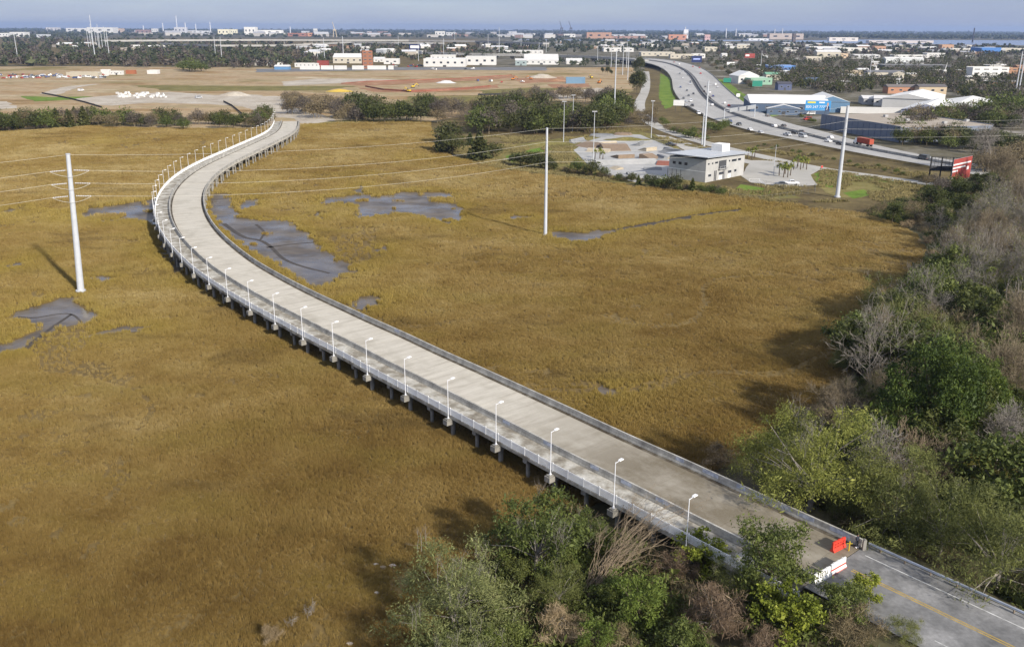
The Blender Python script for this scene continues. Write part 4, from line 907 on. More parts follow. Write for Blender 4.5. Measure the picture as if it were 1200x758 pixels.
for k, (a, b, h) in enumerate(((1185, 250, 19), (1165, 270, 18), (1205, 275, 20), (1205, 225, 18), (1175, 222, 18), (1190, 305, 19), (1150, 300, 15), (1215, 335, 19), (1120, 318, 13), (1168, 330, 17), (1195, 345, 18))):
    put(('bare_brown', 'bare_tall', 'bare_brown', 'woodgrey')[k % 4], a, b, h * (1 if k % 4 != 3 else .6), ('reddish brown bare tree', 'pale budding bare tree', 'reddish brown bare tree', 'grey-brown twiggy bush')[k % 4] + ' in the wood at the right edge', 'brown bare trees at the right edge', rz=k)
for k, (a, b, h, lb) in enumerate(((1178, 262, 10, 'olive evergreen among the bare trees near the red billboard'), (1205, 320, 11, 'olive evergreen among the bare trees at the right edge'), (1150, 325, 9, 'olive evergreen among the bare trees below the marsh tip'), (1188, 365, 10, 'olive evergreen low in the bare wood at the right edge'), (1128, 300, 8, 'olive evergreen beside the reeds of the marsh tip'), (1165, 400, 9, 'olive evergreen behind the brown bare trees'))): put('dark', a, b, h, lb, rz=k * 1.1)
for k, (a, b, h, lb) in enumerate(((1140, 290, 15, 'pale bare tree with buds above the reeds at the marsh tip'), (1105, 330, 14, 'pale bare tree at the margin below the marsh tip'), (1062, 372, 13, 'slim pale bare tree left of the white-branched one'), (1200, 300, 22, 'tall budding bare tree cut by the right edge'), (1175, 285, 19, 'pale bare tree second from the right edge above the marsh tip'), (1150, 350, 19, 'budding bare tree in front of the brown wood'), (1192, 400, 20, 'pale bare tree above the brown bare tree at the right edge'), (1125, 380, 16, 'budding bare tree behind the big glossy tree'))): put('bare_tall' if k % 2 == 0 else 'bare_white', a, b, h, lb, rz=k * 1.7)
put('silver', 528, 832, 9, 'silver-green tree peeping in at the bottom edge below the marsh', rz=2.6)
for k, (a, b, h, lb) in enumerate(((1078, 392, 14, 'olive crowned tree behind the tall bare whitish tree'), (1104, 372, 14, 'olive crowned tree in the middle of the right-hand wood edge'), (1056, 428, 11, 'olive crowned tree at the foot of the bare whitish tree'), (1112, 345, 13, 'olive crowned tree below the pale reeds of the marsh tip'))): put('dark', a, b, h, lb, rz=k * 1.9 + .4)
# ---- fill of the wood: low growth between the named trees
FILL = [(1000, 420), (1035, 350), (1085, 320), (1110, 295), (1230, 280), (1260, 420), (1260, 640), (1200, 620), (1130, 600), (1075, 560), (1010, 560), (960, 520), (985, 450)]
fr = random.Random(5); n = 0
fx = [f[0] for f in FILL]; fy = [f[1] for f in FILL]
while n < 60:
    a, b = fr.uniform(min(fx), max(fx)), fr.uniform(min(fy), max(fy))
    if not inside(FILL, np.array([a]), np.array([b]))[0] or (1110 < a and 525 < b < 600): continue
    n += 1; key = fr.choice(['woodgrey', 'bare_brown', 'feather2', 'feather2', 'wooddark', 'wooddark', 'bare_pink', 'mixed', 'mixed'])
    what = {'woodgrey': 'grey-brown twiggy bush', 'bare_brown': 'brown bare tree', 'feather2': 'grey-green bush', 'wooddark': 'dark evergreen bush', 'bare_pink': 'tan bare-stemmed shrub', 'mixed': 'olive green bush'}[key]
    put(key, a, b, fr.uniform(6, 12), what + ' filling the wood on the right bank', what.replace('bush', 'bushe').replace('tree', 'tree') + 's of the right-hand wood', rz=fr.uniform(0, 6))

# ---- undergrowth below the trees: leaf and twig tufts nobody could count
def brush_tuft(seed, n, r, h, leaf, asp):
    rs = np.random.RandomState(seed); c = rs.normal(size=(n, 3)) * np.array([r * .5, r * .5, h * .3]) + np.array([0, 0, h * .45]); c[:, 2] = np.abs(c[:, 2]); return quads(leaves_np(c, leaf, rs, asp, -.3), 'brush')
def px_scatter(polys, dens, rs):
    X_ = []; Y_ = []
    for poly in polys:
        w = [GT(a, b) for a, b in poly]; wx = [q.x for q in w]; wy = [q.y for q in w]; n = int((max(wx) - min(wx)) * (max(wy) - min(wy)) * dens)
        x = rs.uniform(min(wx), max(wx), n); y = rs.uniform(min(wy), max(wy), n); k = inside([(q.x, q.y) for q in w], x, y); X_.append(x[k]); Y_.append(y[k])
    x, y = np.concatenate(X_), np.concatenate(Y_); off = (x - RA.x) * RN.x + (y - RA.y) * RN.y; al = -((x - RA.x) * RT.x + (y - RA.y) * RT.y)
    k = ~((off > -.6) & (off < 17.0)) ; return x[k], y[k]
THICK = [(700, 590), (760, 590), (850, 640), (960, 690), (1060, 757), (1080, 800), (480, 830), (500, 760), (530, 700), (590, 640)]
WOODR = [(868, 540), (905, 512), (950, 485), (990, 450), (1015, 405), (1032, 360), (1060, 330), (1090, 300), (1085, 275), (1050, 262), (1010, 250), (1060, 235), (1120, 215), (1240, 200), (1300, 400), (1330, 780), (1200, 715), (1100, 668), (1010, 632), (940, 590)]
rs = np.random.RandomState(8)
for nm, lb, mt, dn, sz, asp in (('green_undergrowth', 'low green undergrowth filling the thickets', 'l_olive', .75, .16, .45), ('dry_undergrowth', 'dry brown stalks and brush filling the thickets', 'l_rust', 1.1, .3, .06), ('dark_undergrowth', 'dark green undergrowth filling the thickets', 'l_dark', .6, .18, .4)):
    x, y = px_scatter([THICK, WOODR], dn, rs); keep = vnoise(x, y, 7, {'green_undergrowth': 61, 'dry_undergrowth': 62, 'dark_undergrowth': 63}[nm]) > .42; 
    moss = inside([tuple(G(a, b, .95))[:2] for a, b in ((1090, 535), (1130, 522), (1200, 518), (1270, 522), (1270, 610), (1190, 600), (1110, 595))], x, y); keep &= ~moss
    x, y = x[keep], y[keep]; z = np.array([terr(a, b) for a, b in zip(x, y)]); u = rs.uniform(.6, 1.5, len(x)); gn_scatter(nm, x, y, z, np.stack([u, u, u * rs.uniform(.7, 1.3, len(x))], -1), M[mt], [brush_tuft(k, 60, 1.0, 1.3, sz, asp) for k in range(4)], lb, 'undergrowth')
# ================================================================= UPLAND: fields, roads, the skate park
Z1, Z2, Z3, Z4 = .08, .12, .16, .2
sheet('dry_field', [(-200, 154), (-200, 79), (100, 78), (330, 79.5), (480, 80), (600, 80), (740, 79), (752, 95), (748, 112), (720, 124), (650, 118), (600, 125), (505, 142), (440, 143), (370, 145.5), (345, 145.5), (322, 146), (300, 150.5), (230, 150.5), (150, 149.5), (110, 147.5), (0, 154.5)], Z1, M['dry_field'], 25, 4)
sheet('town_land', [(560, 79), (560, 46), (1500, 49), (1500, 196), (1140, 190), (1085, 196), (1000, 181), (880, 155), (800, 122), (775, 85), (740, 78)], Z1, M['town_ground'], 60, 8)
sheet('far_land', [(-700, 78), (-700, 44), (560, 46), (560, 79), (330, 79), (100, 77)], .05, M['verge'], 80, 20)
sheet('river', [(905, 48.3), (1000, 46.8), (1200, 47.6), (1700, 50), (1700, 56), (1200, 53.5), (1090, 52), (1000, 51), (930, 49.4)], Z2, M['river'], 120, 20)
sheet('river', [(600, 46.5), (760, 47), (905, 47.2), (905, 48.6), (760, 48.4), (600, 47.4)], Z2, M['river'], 120, 20)
# pale tracks and graded earth
for i, (px, mt) in enumerate((
        ([(46, 110), (70, 103), (95, 100), (118, 98.5), (90, 103), (72, 110), (60, 112)], 'pale_dirt'),
        ([(84, 116), (130, 112), (200, 108), (262, 112), (300, 111), (322, 117), (312, 129), (330, 138), (312, 138), (284, 125), (240, 122), (180, 120.5), (130, 124), (112, 123)], 'pale_dirt'),
        ([(296, 113), (340, 113), (338, 124), (362, 132), (392, 139.5), (388, 144), (352, 146), (345, 139), (322, 137), (288, 124)], 'pale_dirt'),
        ([(330, 96), (370, 92.5), (436, 92.5), (470, 94), (420, 97), (360, 99.5), (335, 101)], 'pale_dirt'),
        ([(-60, 120), (8, 119), (20, 127), (-60, 130)], 'pale_dirt'), ([(640, 112), (700, 103), (720, 106), (690, 114), (660, 118)], 'pale_dirt'),
        ([(396, 99), (440, 95), (560, 91), (604, 88), (600, 92), (500, 97.5), (424, 101)], 'red_dirt'), ([(420, 103), (480, 105), (560, 101), (585, 99), (585, 103), (500, 109), (440, 108)], 'red_dirt'),
        ([(600, 92), (660, 90), (665, 96), (610, 98)], 'red_dirt'), ([(640, 99), (690, 98), (690, 102), (650, 104)], 'red_dirt'),
        ([(24, 113), (60, 114), (110, 113), (84, 117), (40, 119)], 'lawn'), ([(560, 106), (620, 103), (660, 104), (640, 109), (570, 110)], 'dull_grass'), ([(150, 100), (290, 101), (420, 101), (380, 106), (200, 107)], 'dull_grass'),
        ([(480, 113), (560, 112), (640, 113), (600, 122), (520, 128), (470, 121)], 'dull_grass'), ([(370, 145), (400, 141), (470, 140), (505, 142), (480, 146), (420, 146)], 'dull_grass'),
        ([(300, 85), (420, 83), (520, 82), (640, 83), (640, 79), (480, 79), (300, 81)], 'lot'))):
    sheet({'pale_dirt': 'dirt_yard', 'red_dirt': 'dirt_yard', 'lawn': 'lawn', 'dull_grass': 'grass_patch', 'lot': 'parking_lot'}[mt], px, Z2 + .004 * i, M[mt], 12, 2.5, 60 + i)
# verge and frontage strip between marsh and highway
sheet('verge', [(505, 144), (600, 126), (650, 119), (720, 125), (752, 96), (757, 76), (776, 84), (789, 106), (800, 123), (840, 142), (880, 156), (1000, 181), (1090, 197), (1140, 205), (1110, 240), (1060, 262), (1010, 250), (960, 244), (905, 237), (860, 230), (800, 225), (700, 213), (640, 206), (590, 199), (575, 186), (540, 188), (511, 172)], Z2, M['verge'], 12, 2)
for i, (px, mt, nm) in enumerate((
        ([(560, 186), (600, 172), (650, 163), (690, 158), (735, 152), (770, 158), (790, 168), (800, 178), (812, 210), (850, 222), (905, 222), (940, 232), (900, 233), (820, 224), (720, 214), (640, 200), (600, 192)], 'dull_grass', 'grass_patch'),
        ([(592, 183), (640, 171), (655, 174), (640, 182), (600, 190)], 'lawn', 'lawn'),
        ([(740, 205), (780, 208), (815, 216), (800, 221), (760, 216)], 'lawn', 'lawn'), ([(868, 216), (905, 222), (900, 229), (862, 226)], 'lawn', 'lawn'),
        ([(950, 205), (962, 200), (985, 202), (1010, 206), (1060, 210), (1085, 216), (1030, 224), (1010, 232), (985, 232), (968, 226), (955, 218)], 'dull_grass', 'grass_patch'),
        ([(954, 204), (965, 200), (985, 202), (990, 212), (975, 220), (962, 218)], 'lawn', 'lawn'), ([(985, 206), (1020, 205), (1060, 210), (1080, 215), (1030, 213), (1000, 210)], 'lawn', 'lawn'), ([(988, 226), (1012, 222), (1022, 228), (1000, 233)], 'lawn', 'lawn'),
        ([(774, 86), (785, 92), (788, 108), (795, 122), (780, 128), (772, 115)], 'lawn', 'lawn'), ([(836, 92), (850, 94), (868, 108), (890, 122), (925, 133), (905, 137), (880, 126), (858, 110)], 'lawn', 'lawn'))):
    sheet(nm, px, Z3 + .004 * i, M[mt], 8, 1.0, 90 + i)
# skate park plaza with its car park
sheet('skate_plaza', [(672, 176), (690, 165), (720, 157), (750, 158), (775, 168), (800, 178), (806, 205), (782, 210), (745, 214), (712, 205), (688, 192)], Z4 + .01, M['plaza'], 8, .3)
sheet('parking_lot', [(768, 158), (785, 160), (820, 172), (850, 182), (880, 188), (915, 188), (945, 196), (962, 198), (950, 205), (958, 217), (925, 219), (880, 214), (868, 206), (878, 192), (850, 186), (806, 178)], Z4 + .014, M['front_road'], 10, .3)
rd = ribbon('frontage_road', [(757, 84), (758, 95), (756, 108), (748, 122), (752, 135), (768, 148), (800, 160), (850, 174), (900, 185), (960, 198), (1020, 206), (1090, 216), (1150, 224)], 9.0, Z4 + .02, M['front_road'])
ribbon('footpath', [(700, 165), (735, 158), (768, 164), (752, 172), (720, 172)], 2.2, Z4 + .03, M['front_road']); ribbon('footpath', [(560, 190), (620, 184), (650, 176), (690, 166)], 2.2, Z4 + .03, M['pale_dirt'])
sheet('moss_ground', [(1085, 530), (1130, 520), (1200, 515), (1270, 520), (1270, 640), (1190, 610), (1110, 600), (1070, 565)], .95, M['moss'], 3, .5)
# ---- interstate: two carriageways with a dark median and walls
HN = [(1160, 208), (1082, 193), (1000, 178), (930, 163.5), (880, 153), (840, 141), (812, 128.5), (797, 118), (789, 105), (787.5, 94), (782, 85), (772, 78.5), (757, 74), (738, 71)]
HM = [(1160, 201), (1080, 186.5), (1000, 171.5), (950, 159), (900, 146), (862, 134), (838, 122), (826, 112), (818, 101), (811, 90), (801, 81.5), (786, 75.3), (768, 71.8), (745, 69.5)]
HF = [(1160, 195), (1080, 181.5), (1005, 165), (960, 153), (925, 144.5), (897, 134), (875, 122), (860, 111.5), (847, 100), (836, 89), (822, 80), (803, 74), (780, 70.3), (752, 68.2)]
def zroad(k): return 1.2 + 6.3 * sm(8.5, 13, k)
def resamp(a, n=53):
    k = np.linspace(0, len(a) - 1, n); a = np.array(a, float); res = []
    for q in k:
        i = min(int(q), len(a) - 2); f = q - i; p = [a[min(max(i + j, 0), len(a) - 1)] for j in (-1, 0, 1, 2)]
        c = .5 * (2 * p[1] + (p[2] - p[0]) * f + (2 * p[0] - 5 * p[1] + 4 * p[2] - p[3]) * f * f + (-p[0] + 3 * p[1] - 3 * p[2] + p[3]) * f ** 3); res.append((c, zroad(q)))
    return [G(c[0], c[1], z) for c, z in res]
n_, m_, f_ = resamp(HN), resamp(HM), resamp(HF)
def lerp_line(a, b, t, dz=0.): return [p.lerp(q, t) + Vector((0, 0, dz)) for p, q in zip(a, b)]
def band(name, A, B, mat, kind='structure'):
    n = len(A); me = bpy.data.meshes.new(name); me.from_pydata([tuple(q) for q in A + B], [], [(i, i + 1, n + i + 1, n + i) for i in range(n - 1)]); me.update(); bm = bmesh.new(); bm.from_mesh(me)
    for f in bm.faces:
        f.normal_update()
        if f.normal.z < 0: f.normal_flip()
    bm.to_mesh(me); bm.free(); return tag(obj(name, me, mat), kind=kind)
band('highway', n_, lerp_line(n_, m_, .86), M['highway']); band('highway', lerp_line(m_, f_, .12), f_, M['highway']); band('highway_median', lerp_line(n_, m_, .86, -.01), lerp_line(m_, f_, .12, -.01), M['median'])
for t in (.2, .42, .64):                                              # lane dashes
    for A, B in ((n_, m_), (m_, f_)):
        ln = lerp_line(A, B, t if A is n_ else t + .12, .03)
        for i in range(0, len(ln) - 1):
            a, b = ln[i], ln[i + 1]; L = (b - a).length; d = (b - a) / L; k = 0
            while k < min(L, 2000) and a.y < 900:
                p, q = a + d * k, a + d * min(L, k + 4); s = Vector((-d.y, d.x, 0)) * .12
                MBq = LANES.add([p - s, q - s, q + s, p + s], [(0, 1, 2, 3)]) if 'LANES' in globals() else None
                if MBq is None: LANES = MB(); LANES.add([p - s, q - s, q + s, p + s], [(0, 1, 2, 3)])
                k += 13
lo = LANES.build('lane_dashes', M['white_line']); tag(lo, kind='structure'); fix(lo)
def wall_line(name, label, pts, w, h, mat, cat='wall'):
    t = thing(name, label, cat, tuple(pts[len(pts) // 2])); o0 = pts[len(pts) // 2]
    for i in range(len(pts) - 1):
        a, b = pts[i] - o0, pts[i + 1] - o0; d = (b - a); d.z = 0; d.normalize(); s = Vector((-d.y, d.x, 0)) * w / 2; u = Vector((0, 0, h)); e = d * .02
        a = a + e; b = b - e
        fix(MB().add([a - s, b - s, b + s, a + s, a - s * .6 + u, b - s * .6 + u, b + s * .6 + u, a + s * .6 + u], [(0, 3, 2, 1), (4, 5, 6, 7), (0, 1, 5, 4), (1, 2, 6, 5), (2, 3, 7, 6), (3, 0, 4, 7)]).build('wall_segment', mat, t))
    return t
wall_line('median_barrier', 'concrete median barrier down the middle of the highway', m_[::2], .6, 1.1, M['barrier'], 'road barrier')
wall_line('highway_parapet', 'low concrete parapet along the marsh side of the highway', [p + Vector((0, 0, -.2)) for p in n_[22::2]], .4, 1.0, M['barrier'], 'road barrier')
wall_line('highway_parapet', 'low concrete parapet along the town side of the highway', [p + Vector((0, 0, -.2)) for p in f_[26::2]], .4, 1.0, M['barrier'], 'road barrier')
# embankment skirts
for A, B in ((n_, m_), (f_, m_)):
    outr = []
    for p, q in zip(A, B):
        d = (p - q); d.z = 0; d.normalize(); o = p + d * (p.z * 2.0); o.z = -.1; outr.append(o)
    band('highway_bank', [p + Vector((0, 0, -.05)) for p in A[:44]], outr[:44], M['verge'])
# ---- viaduct: the highway carried off to the left on piers
VD = [(752, 70.2), (735, 68.6), (700, 66.6), (660, 65.2), (620, 64.2), (580, 63.6), (540, 62.8), (500, 61.5)]
def viaduct(label, px, z, w, span, px_thick=1.4, pk=1.4, mat='barrier'):
    pts = [G(a, b, z) for a, b in px]; o0 = pts[0].copy(); o0.z = 0; t = thing('viaduct', label, 'bridge', tuple(o0))
    acc = 0
    for a, b in zip(pts, pts[1:]):
        L = (b - a).length; d = (b - a) / L; s = Vector((-d.y, d.x, 0)) * w / 2; n = max(1, int(L / span))
        for k in range(n):
            p, q = a + d * L * k / n - o0, a + d * (L * (k + 1) / n - .05) - o0; dn = Vector((0, 0, -px_thick)); up = Vector((0, 0, 1.0))
            fix(MB().add([p - s, q - s, q + s, p + s, p - s + dn, q - s + dn, q + s + dn, p + s + dn], [(0, 1, 2, 3), (7, 6, 5, 4), (0, 4, 5, 1), (1, 5, 6, 2), (2, 6, 7, 3), (3, 7, 4, 0)]).build('deck_span', M['highway'], t))
            for sg in (-1, 1):
                e = s * sg; i_ = s * sg * .96; fix(MB().add([p + e, q + e, q + i_, p + i_, p + e + up, q + e + up, q + i_ + up, p + i_ + up], [(0, 3, 2, 1), (4, 5, 6, 7), (0, 1, 5, 4), (1, 2, 6, 5), (2, 3, 7, 6), (3, 0, 4, 7)]).build('parapet', M[mat], t))
            m = MB()
            for e in (-.6, 0, .6): c = p + s * e; m = MB().tube((c.x, c.y, 0), (c.x, c.y, z - px_thick), .8 * pk, .8 * pk, 6, False); m.build('pier', M['dark_grey'] if False else M['pier'], t)
    return t
viaduct('long grey highway viaduct on piers crossing the middle distance', VD, 9.0, 26, 34, 3.2)
viaduct('far pale viaduct crossing above the woods on the left', [(640, 50.5), (560, 48.2), (480, 47.2), (400, 47.0), (300, 46.6), (200, 47.0), (120, 47.6)], 17.0, 24, 90, 4.5, 3)
viaduct('lower pale ramp bridge below the far left viaduct', [(520, 50.5), (460, 50.0), (410, 49.2), (370, 51.5), (330, 53.0), (250, 53.2), (190, 50.8)], 12.0, 14, 90, 4, 3)
# ================================================================= SKATE PARK
def local(t, o):
    return o
def bump(name, label, px, py, rx, ry, h, mat, rz=0., hole=False, cat='skate ramp'):
    p = G(px, py, Z4); n = 12; v = []; f = []
    for i in range(6):
        q = i / 5; z = h * (1 - sm(0, 1, q)) if not hole else h * (sm(.45, .8, q) * (1 - sm(.9, 1, q)))
        for k in range(n): a = 6.283 * k / n; v.append((rx * q * math.cos(a), ry * q * math.sin(a), z))
    for i in range(5):
        for k in range(n): a, b = i * n + k, i * n + (k + 1) % n; f.append((a, b, b + n, a + n))
    t = thing(name, label, cat, (p.x, p.y, Z4 + .03), rz); fix(MB().add(v, f).build('mound', mat, t, smooth=True)); return t
def ramp_box(label, px, py, L, w, h, rz, mat, curved=True, deck=1.0):
    p = G(px, py, Z4 + .02); t = thing('skate_ramp', label, 'skate ramp', tuple(p), rz)
    n = 7; prof = [(-L / 2, 0)] + [(-L / 2 + L * (i / n), h * ((1 - math.sqrt(max(0, 1 - (i / n) ** 2))) if curved else i / n)) for i in range(1, n + 1)]
    b = MB()
    for (x0, z0), (x1, z1) in zip(prof, prof[1:]): b.add([(x0, -w / 2, z0), (x1, -w / 2, z1), (x1, w / 2, z1), (x0, w / 2, z0), (x0, -w / 2, 0), (x1, -w / 2, 0), (x1, w / 2, 0), (x0, w / 2, 0)], [(0, 1, 2, 3), (0, 4, 5, 1), (3, 2, 6, 7)])
    b.build('riding_face', mat, t); MB().box(L / 2 + .002, L / 2 + deck, -w / 2, w / 2, 0, h - .02).build('platform', mat, t); MB().tube((L / 2, -w / 2, h), (L / 2, w / 2, h), .06, .06, 6).build('coping', M['steel_pole'], t)
    return t
M['skate_dark'] = paint('grey skate concrete', (.2, .205, .21), .15, .8); M['skate_brown'] = paint('brown skate surface', (.22, .16, .11), .15, .85); M['skate_red'] = paint('red skate surface', (.25, .09, .06), .15, .85); M['skate_tan'] = paint('tan skate concrete', (.4, .34, .25), .1, .85)
ramp_box('brown sloping skate bank at the left of the skate park', 690, 172, 9, 14, 2.2, .6, M['skate_brown'], False); ramp_box('dark quarter pipe at the back of the skate park', 682, 168, 6, 16, 2.4, 2.6, M['skate_dark'])
ramp_box('brown mound bank in the middle of the skate park', 722, 176, 10, 14, 2.6, 1.7, M['skate_brown'], False, 4); ramp_box('dark curved ramp right of the brown bank', 745, 170, 5, 9, 2.2, -.4, M['skate_dark'])
ramp_box('long grey bank along the front of the skate park', 735, 192, 5, 30, 1.6, 1.75, M['plaza'], False, 3); ramp_box('grey quarter pipe beside the skate building', 783, 180, 5, 14, 2.4, .5, M['skate_dark']); ramp_box('red skate bank in front of the skate building', 782, 193, 7, 10, 1.3, 1.3, M['skate_red'], False, .6)
ramp_box('low grey ramp on the front skate plaza', 765, 199, 3, 8, 1.1, 1.5, M['skate_dark'], False, .6); ramp_box('brown bank right of the long grey bank', 764, 186, 6, 8, 2.2, 2.4, M['skate_brown'], False, 2)
for k_, (a_, b_, L_, w_, h_, z_, m_n) in enumerate(((700, 178, 5, 12, 1.4, 1.2, 'skate_tan'), (757, 176, 5, 8, 1.8, -.9, 'skate_tan'), (770, 186, 4, 10, 1.6, .2, 'skate_dark'), (728, 184, 8, 9, 1.8, -1.2, 'skate_brown'), (715, 170, 5, 12, 1.6, 2.1, 'skate_tan'), (793, 187, 4, 9, 1.5, .9, 'skate_tan'), (748, 205, 3, 9, 1.0, 1.9, 'skate_dark'), (720, 198, 3, 6, .9, .4, 'skate_tan'))):
    ramp_box('%s skate ramp %s' % ({'skate_tan': 'tan', 'skate_dark': 'dark', 'skate_brown': 'brown'}[m_n], ('beside the left floodlight mast', 'right of the dark curved ramp', 'left of the grey quarter pipe', 'between brown mound and long bank', 'below the round bowls', 'tight against the skate building', 'at the front edge of the plaza', 'at the front left of the plaza')[k_]), a_, b_, L_, w_, h_, z_, M[m_n], k_ % 2 == 0, 1.5)
ramp_box('small dark ramp at the left skate plaza', 705, 190, 3, 6, 1.2, .2, M['skate_dark'], False, .6)
bump('skate_bowl', 'round concrete bowl on the grass mound behind the skate park', 705, 160, 8, 5, 1.4, M['skate_dark'], 0, True); bump('skate_bowl', 'second round bowl right of the first on the grass mound', 730, 158, 6, 4, 1.2, M['skate_brown'], 0, True); bump('grass_mound', 'low yellow grass mound behind the skate park', 735, 164, 14, 6, 1.6, M['dull_grass'], 0, False, 'mound'); bump('grass_mound', 'long green-yellow grass berm left of the skate park', 640, 170, 24, 9, 2.0, M['dull_grass'], .25, False, 'mound')
def window(parent, x0, x1, y, z0, z1, axis='y', out_=-1, glass='glass'):
    """a glazed window on a wall in plane y (or x)"""
    e = .05 * out_
    if axis == 'y':
        f = MB().box(x0, x1, min(y + e, y + .002 * out_), max(y + e, y + .002 * out_), z0, z1).build('window', M['frame'], parent)
        MB().box(x0 + .1, x1 - .1, min(y + e * 1.3, y + e * 1.05), max(y + e * 1.3, y + e * 1.05), z0 + .1, z1 - .1).build('pane', M[glass], f)
    else:
        f = MB().box(min(y + e, y + .002 * out_), max(y + e, y + .002 * out_), x0, x1, z0, z1).build('window', M['frame'], parent)
        MB().box(min(y + e * 1.3, y + e * 1.05), max(y + e * 1.3, y + e * 1.05), x0 + .1, x1 - .1, z0 + .1, z1 - .1).build('pane', M[glass], f)
M['frame'] = paint('window frame', (.5, .5, .5), .05, .5); M['glass'] = paint('dark window glass', (.03, .035, .045), .1, .12, .6); M['bldg_grey'] = rough_mat('pale block wall', [(0, (.34, .335, .325)), (1, (.44, .435, .42))], .3, 5, .85); M['white_wall'] = paint('white wall', (.74, .73, .7), .06, .8); M['metal_roof'] = paint('pale metal roof', (.36, .38, .41), .06, .45)
# skate park building
A, B, C_ = G(826, 214, Z4), G(783, 206, Z4), G(871, 205, Z4)
ex = (C_ - A); wx = ex.length; ex.normalize(); rz = math.atan2(ex.y, ex.x); wy = 18.5
t = thing('skate_building', 'pale two-storey skate park building with sloping metal roof', 'building', tuple(A), rz)
MB().box(0, wx, 0, wy, -.2, 9.3).build('wall', M['bldg_grey'], t); MB().box(-.02, -.006, 0, wy, 4.15, 4.4).build('wall_band', M['white_wall'], t)
rf = MB().add([(-1.6, -1.6, 10.3), (wx + 1.8, -1.6, 9.45), (wx + 1.8, wy + 1.5, 9.45), (-1.6, wy + 1.5, 10.3), (-1.6, -1.6, 10.6), (wx + 1.8, -1.6, 9.75), (wx + 1.8, wy + 1.5, 9.75), (-1.6, wy + 1.5, 10.6)], [(0, 3, 2, 1), (4, 5, 6, 7), (0, 1, 5, 4), (1, 2, 6, 5), (2, 3, 7, 6), (3, 0, 4, 7)]).build('roof', M['metal_roof'], t)
for i in range(1, 14): y = -1.6 + (wy + 3.1) * i / 14; MB().add([(-1.6, y - .05, 10.605), (wx + 1.8, y - .05, 9.755), (wx + 1.8, y + .05, 9.755), (-1.6, y + .05, 10.605), (-1.6, y, 10.7), (wx + 1.8, y, 9.85)], [(0, 1, 5, 4), (3, 4, 5, 2)]).build('seam', M['metal_roof'], rf)
MB().box(wx * .78, wx * .98, 7.5, 13, 9.6, 13.0).build('roof_house', M['white_wall'], t)
for x0, x1, z0, z1 in ((1.2, 2.6, 7.0, 7.9), (4.2, 5.4, 7.0, 7.9), (6.5, 9, 7.0, 8.0), (17.2, 18.4, 6.8, 7.8), (19.4, 23.5, 6.6, 7.8), (24.4, 27, 6.6, 7.8), (10, 14, 2.0, 3.3), (17, 20, 2.0, 3.3), (22, 24, 2.0, 3.3), (2.0, 4.4, 2.0, 3.2)):
    if x1 < wx: window(t, x0, x1, 0, z0, z1)
MB().box(9.6, 15.4, -.06, -.003, 4.7, 8.0).build('balcony_opening', M['dark_grey'], t); MB().box(9.3, 15.7, -1.1, -.003, 4.4, 4.65).build('balcony_floor', M['bldg_grey'], t)
for x in (9.4, 12.5, 15.6): MB().tube((x, -1.05, 4.65), (x, -1.05, 5.7), .05, .05, 6).build('balcony_post', M['steel_pole'], t)
MB().tube((9.4, -1.05, 5.7), (15.6, -1.05, 5.7), .05, .05, 6).build('balcony_rail', M['steel_pole'], t)
for x in (6.5, 7.6): MB().box(x, x + .7, -.05, -.003, 0, 4.2).build('louvre', M['dark_grey'], t)
for x in (10.2, 17.2): MB().box(x, x + 2.4, -.05, -.004, 0, 1.7).build('door', M['white_wall'], t)
for y0 in (9, 12, 15): window(t, y0, y0 + 1.8, 0, 6.0, 7.4, 'x')
for k in range(4): MB().box(-2.6, -2.4, 10.5 + k * 2.2, 10.7 + k * 2.2, 0, 4.5).build('screen_post', M['dark_grey'], t)
st = MB()
for k in range(12): st.box(wx + .3 + k * .28, wx + .62 + k * .28, 2, 3.4, 3.6 - k * .3, 3.8 - k * .3)
st.build('stair', M['dark_grey'], t)
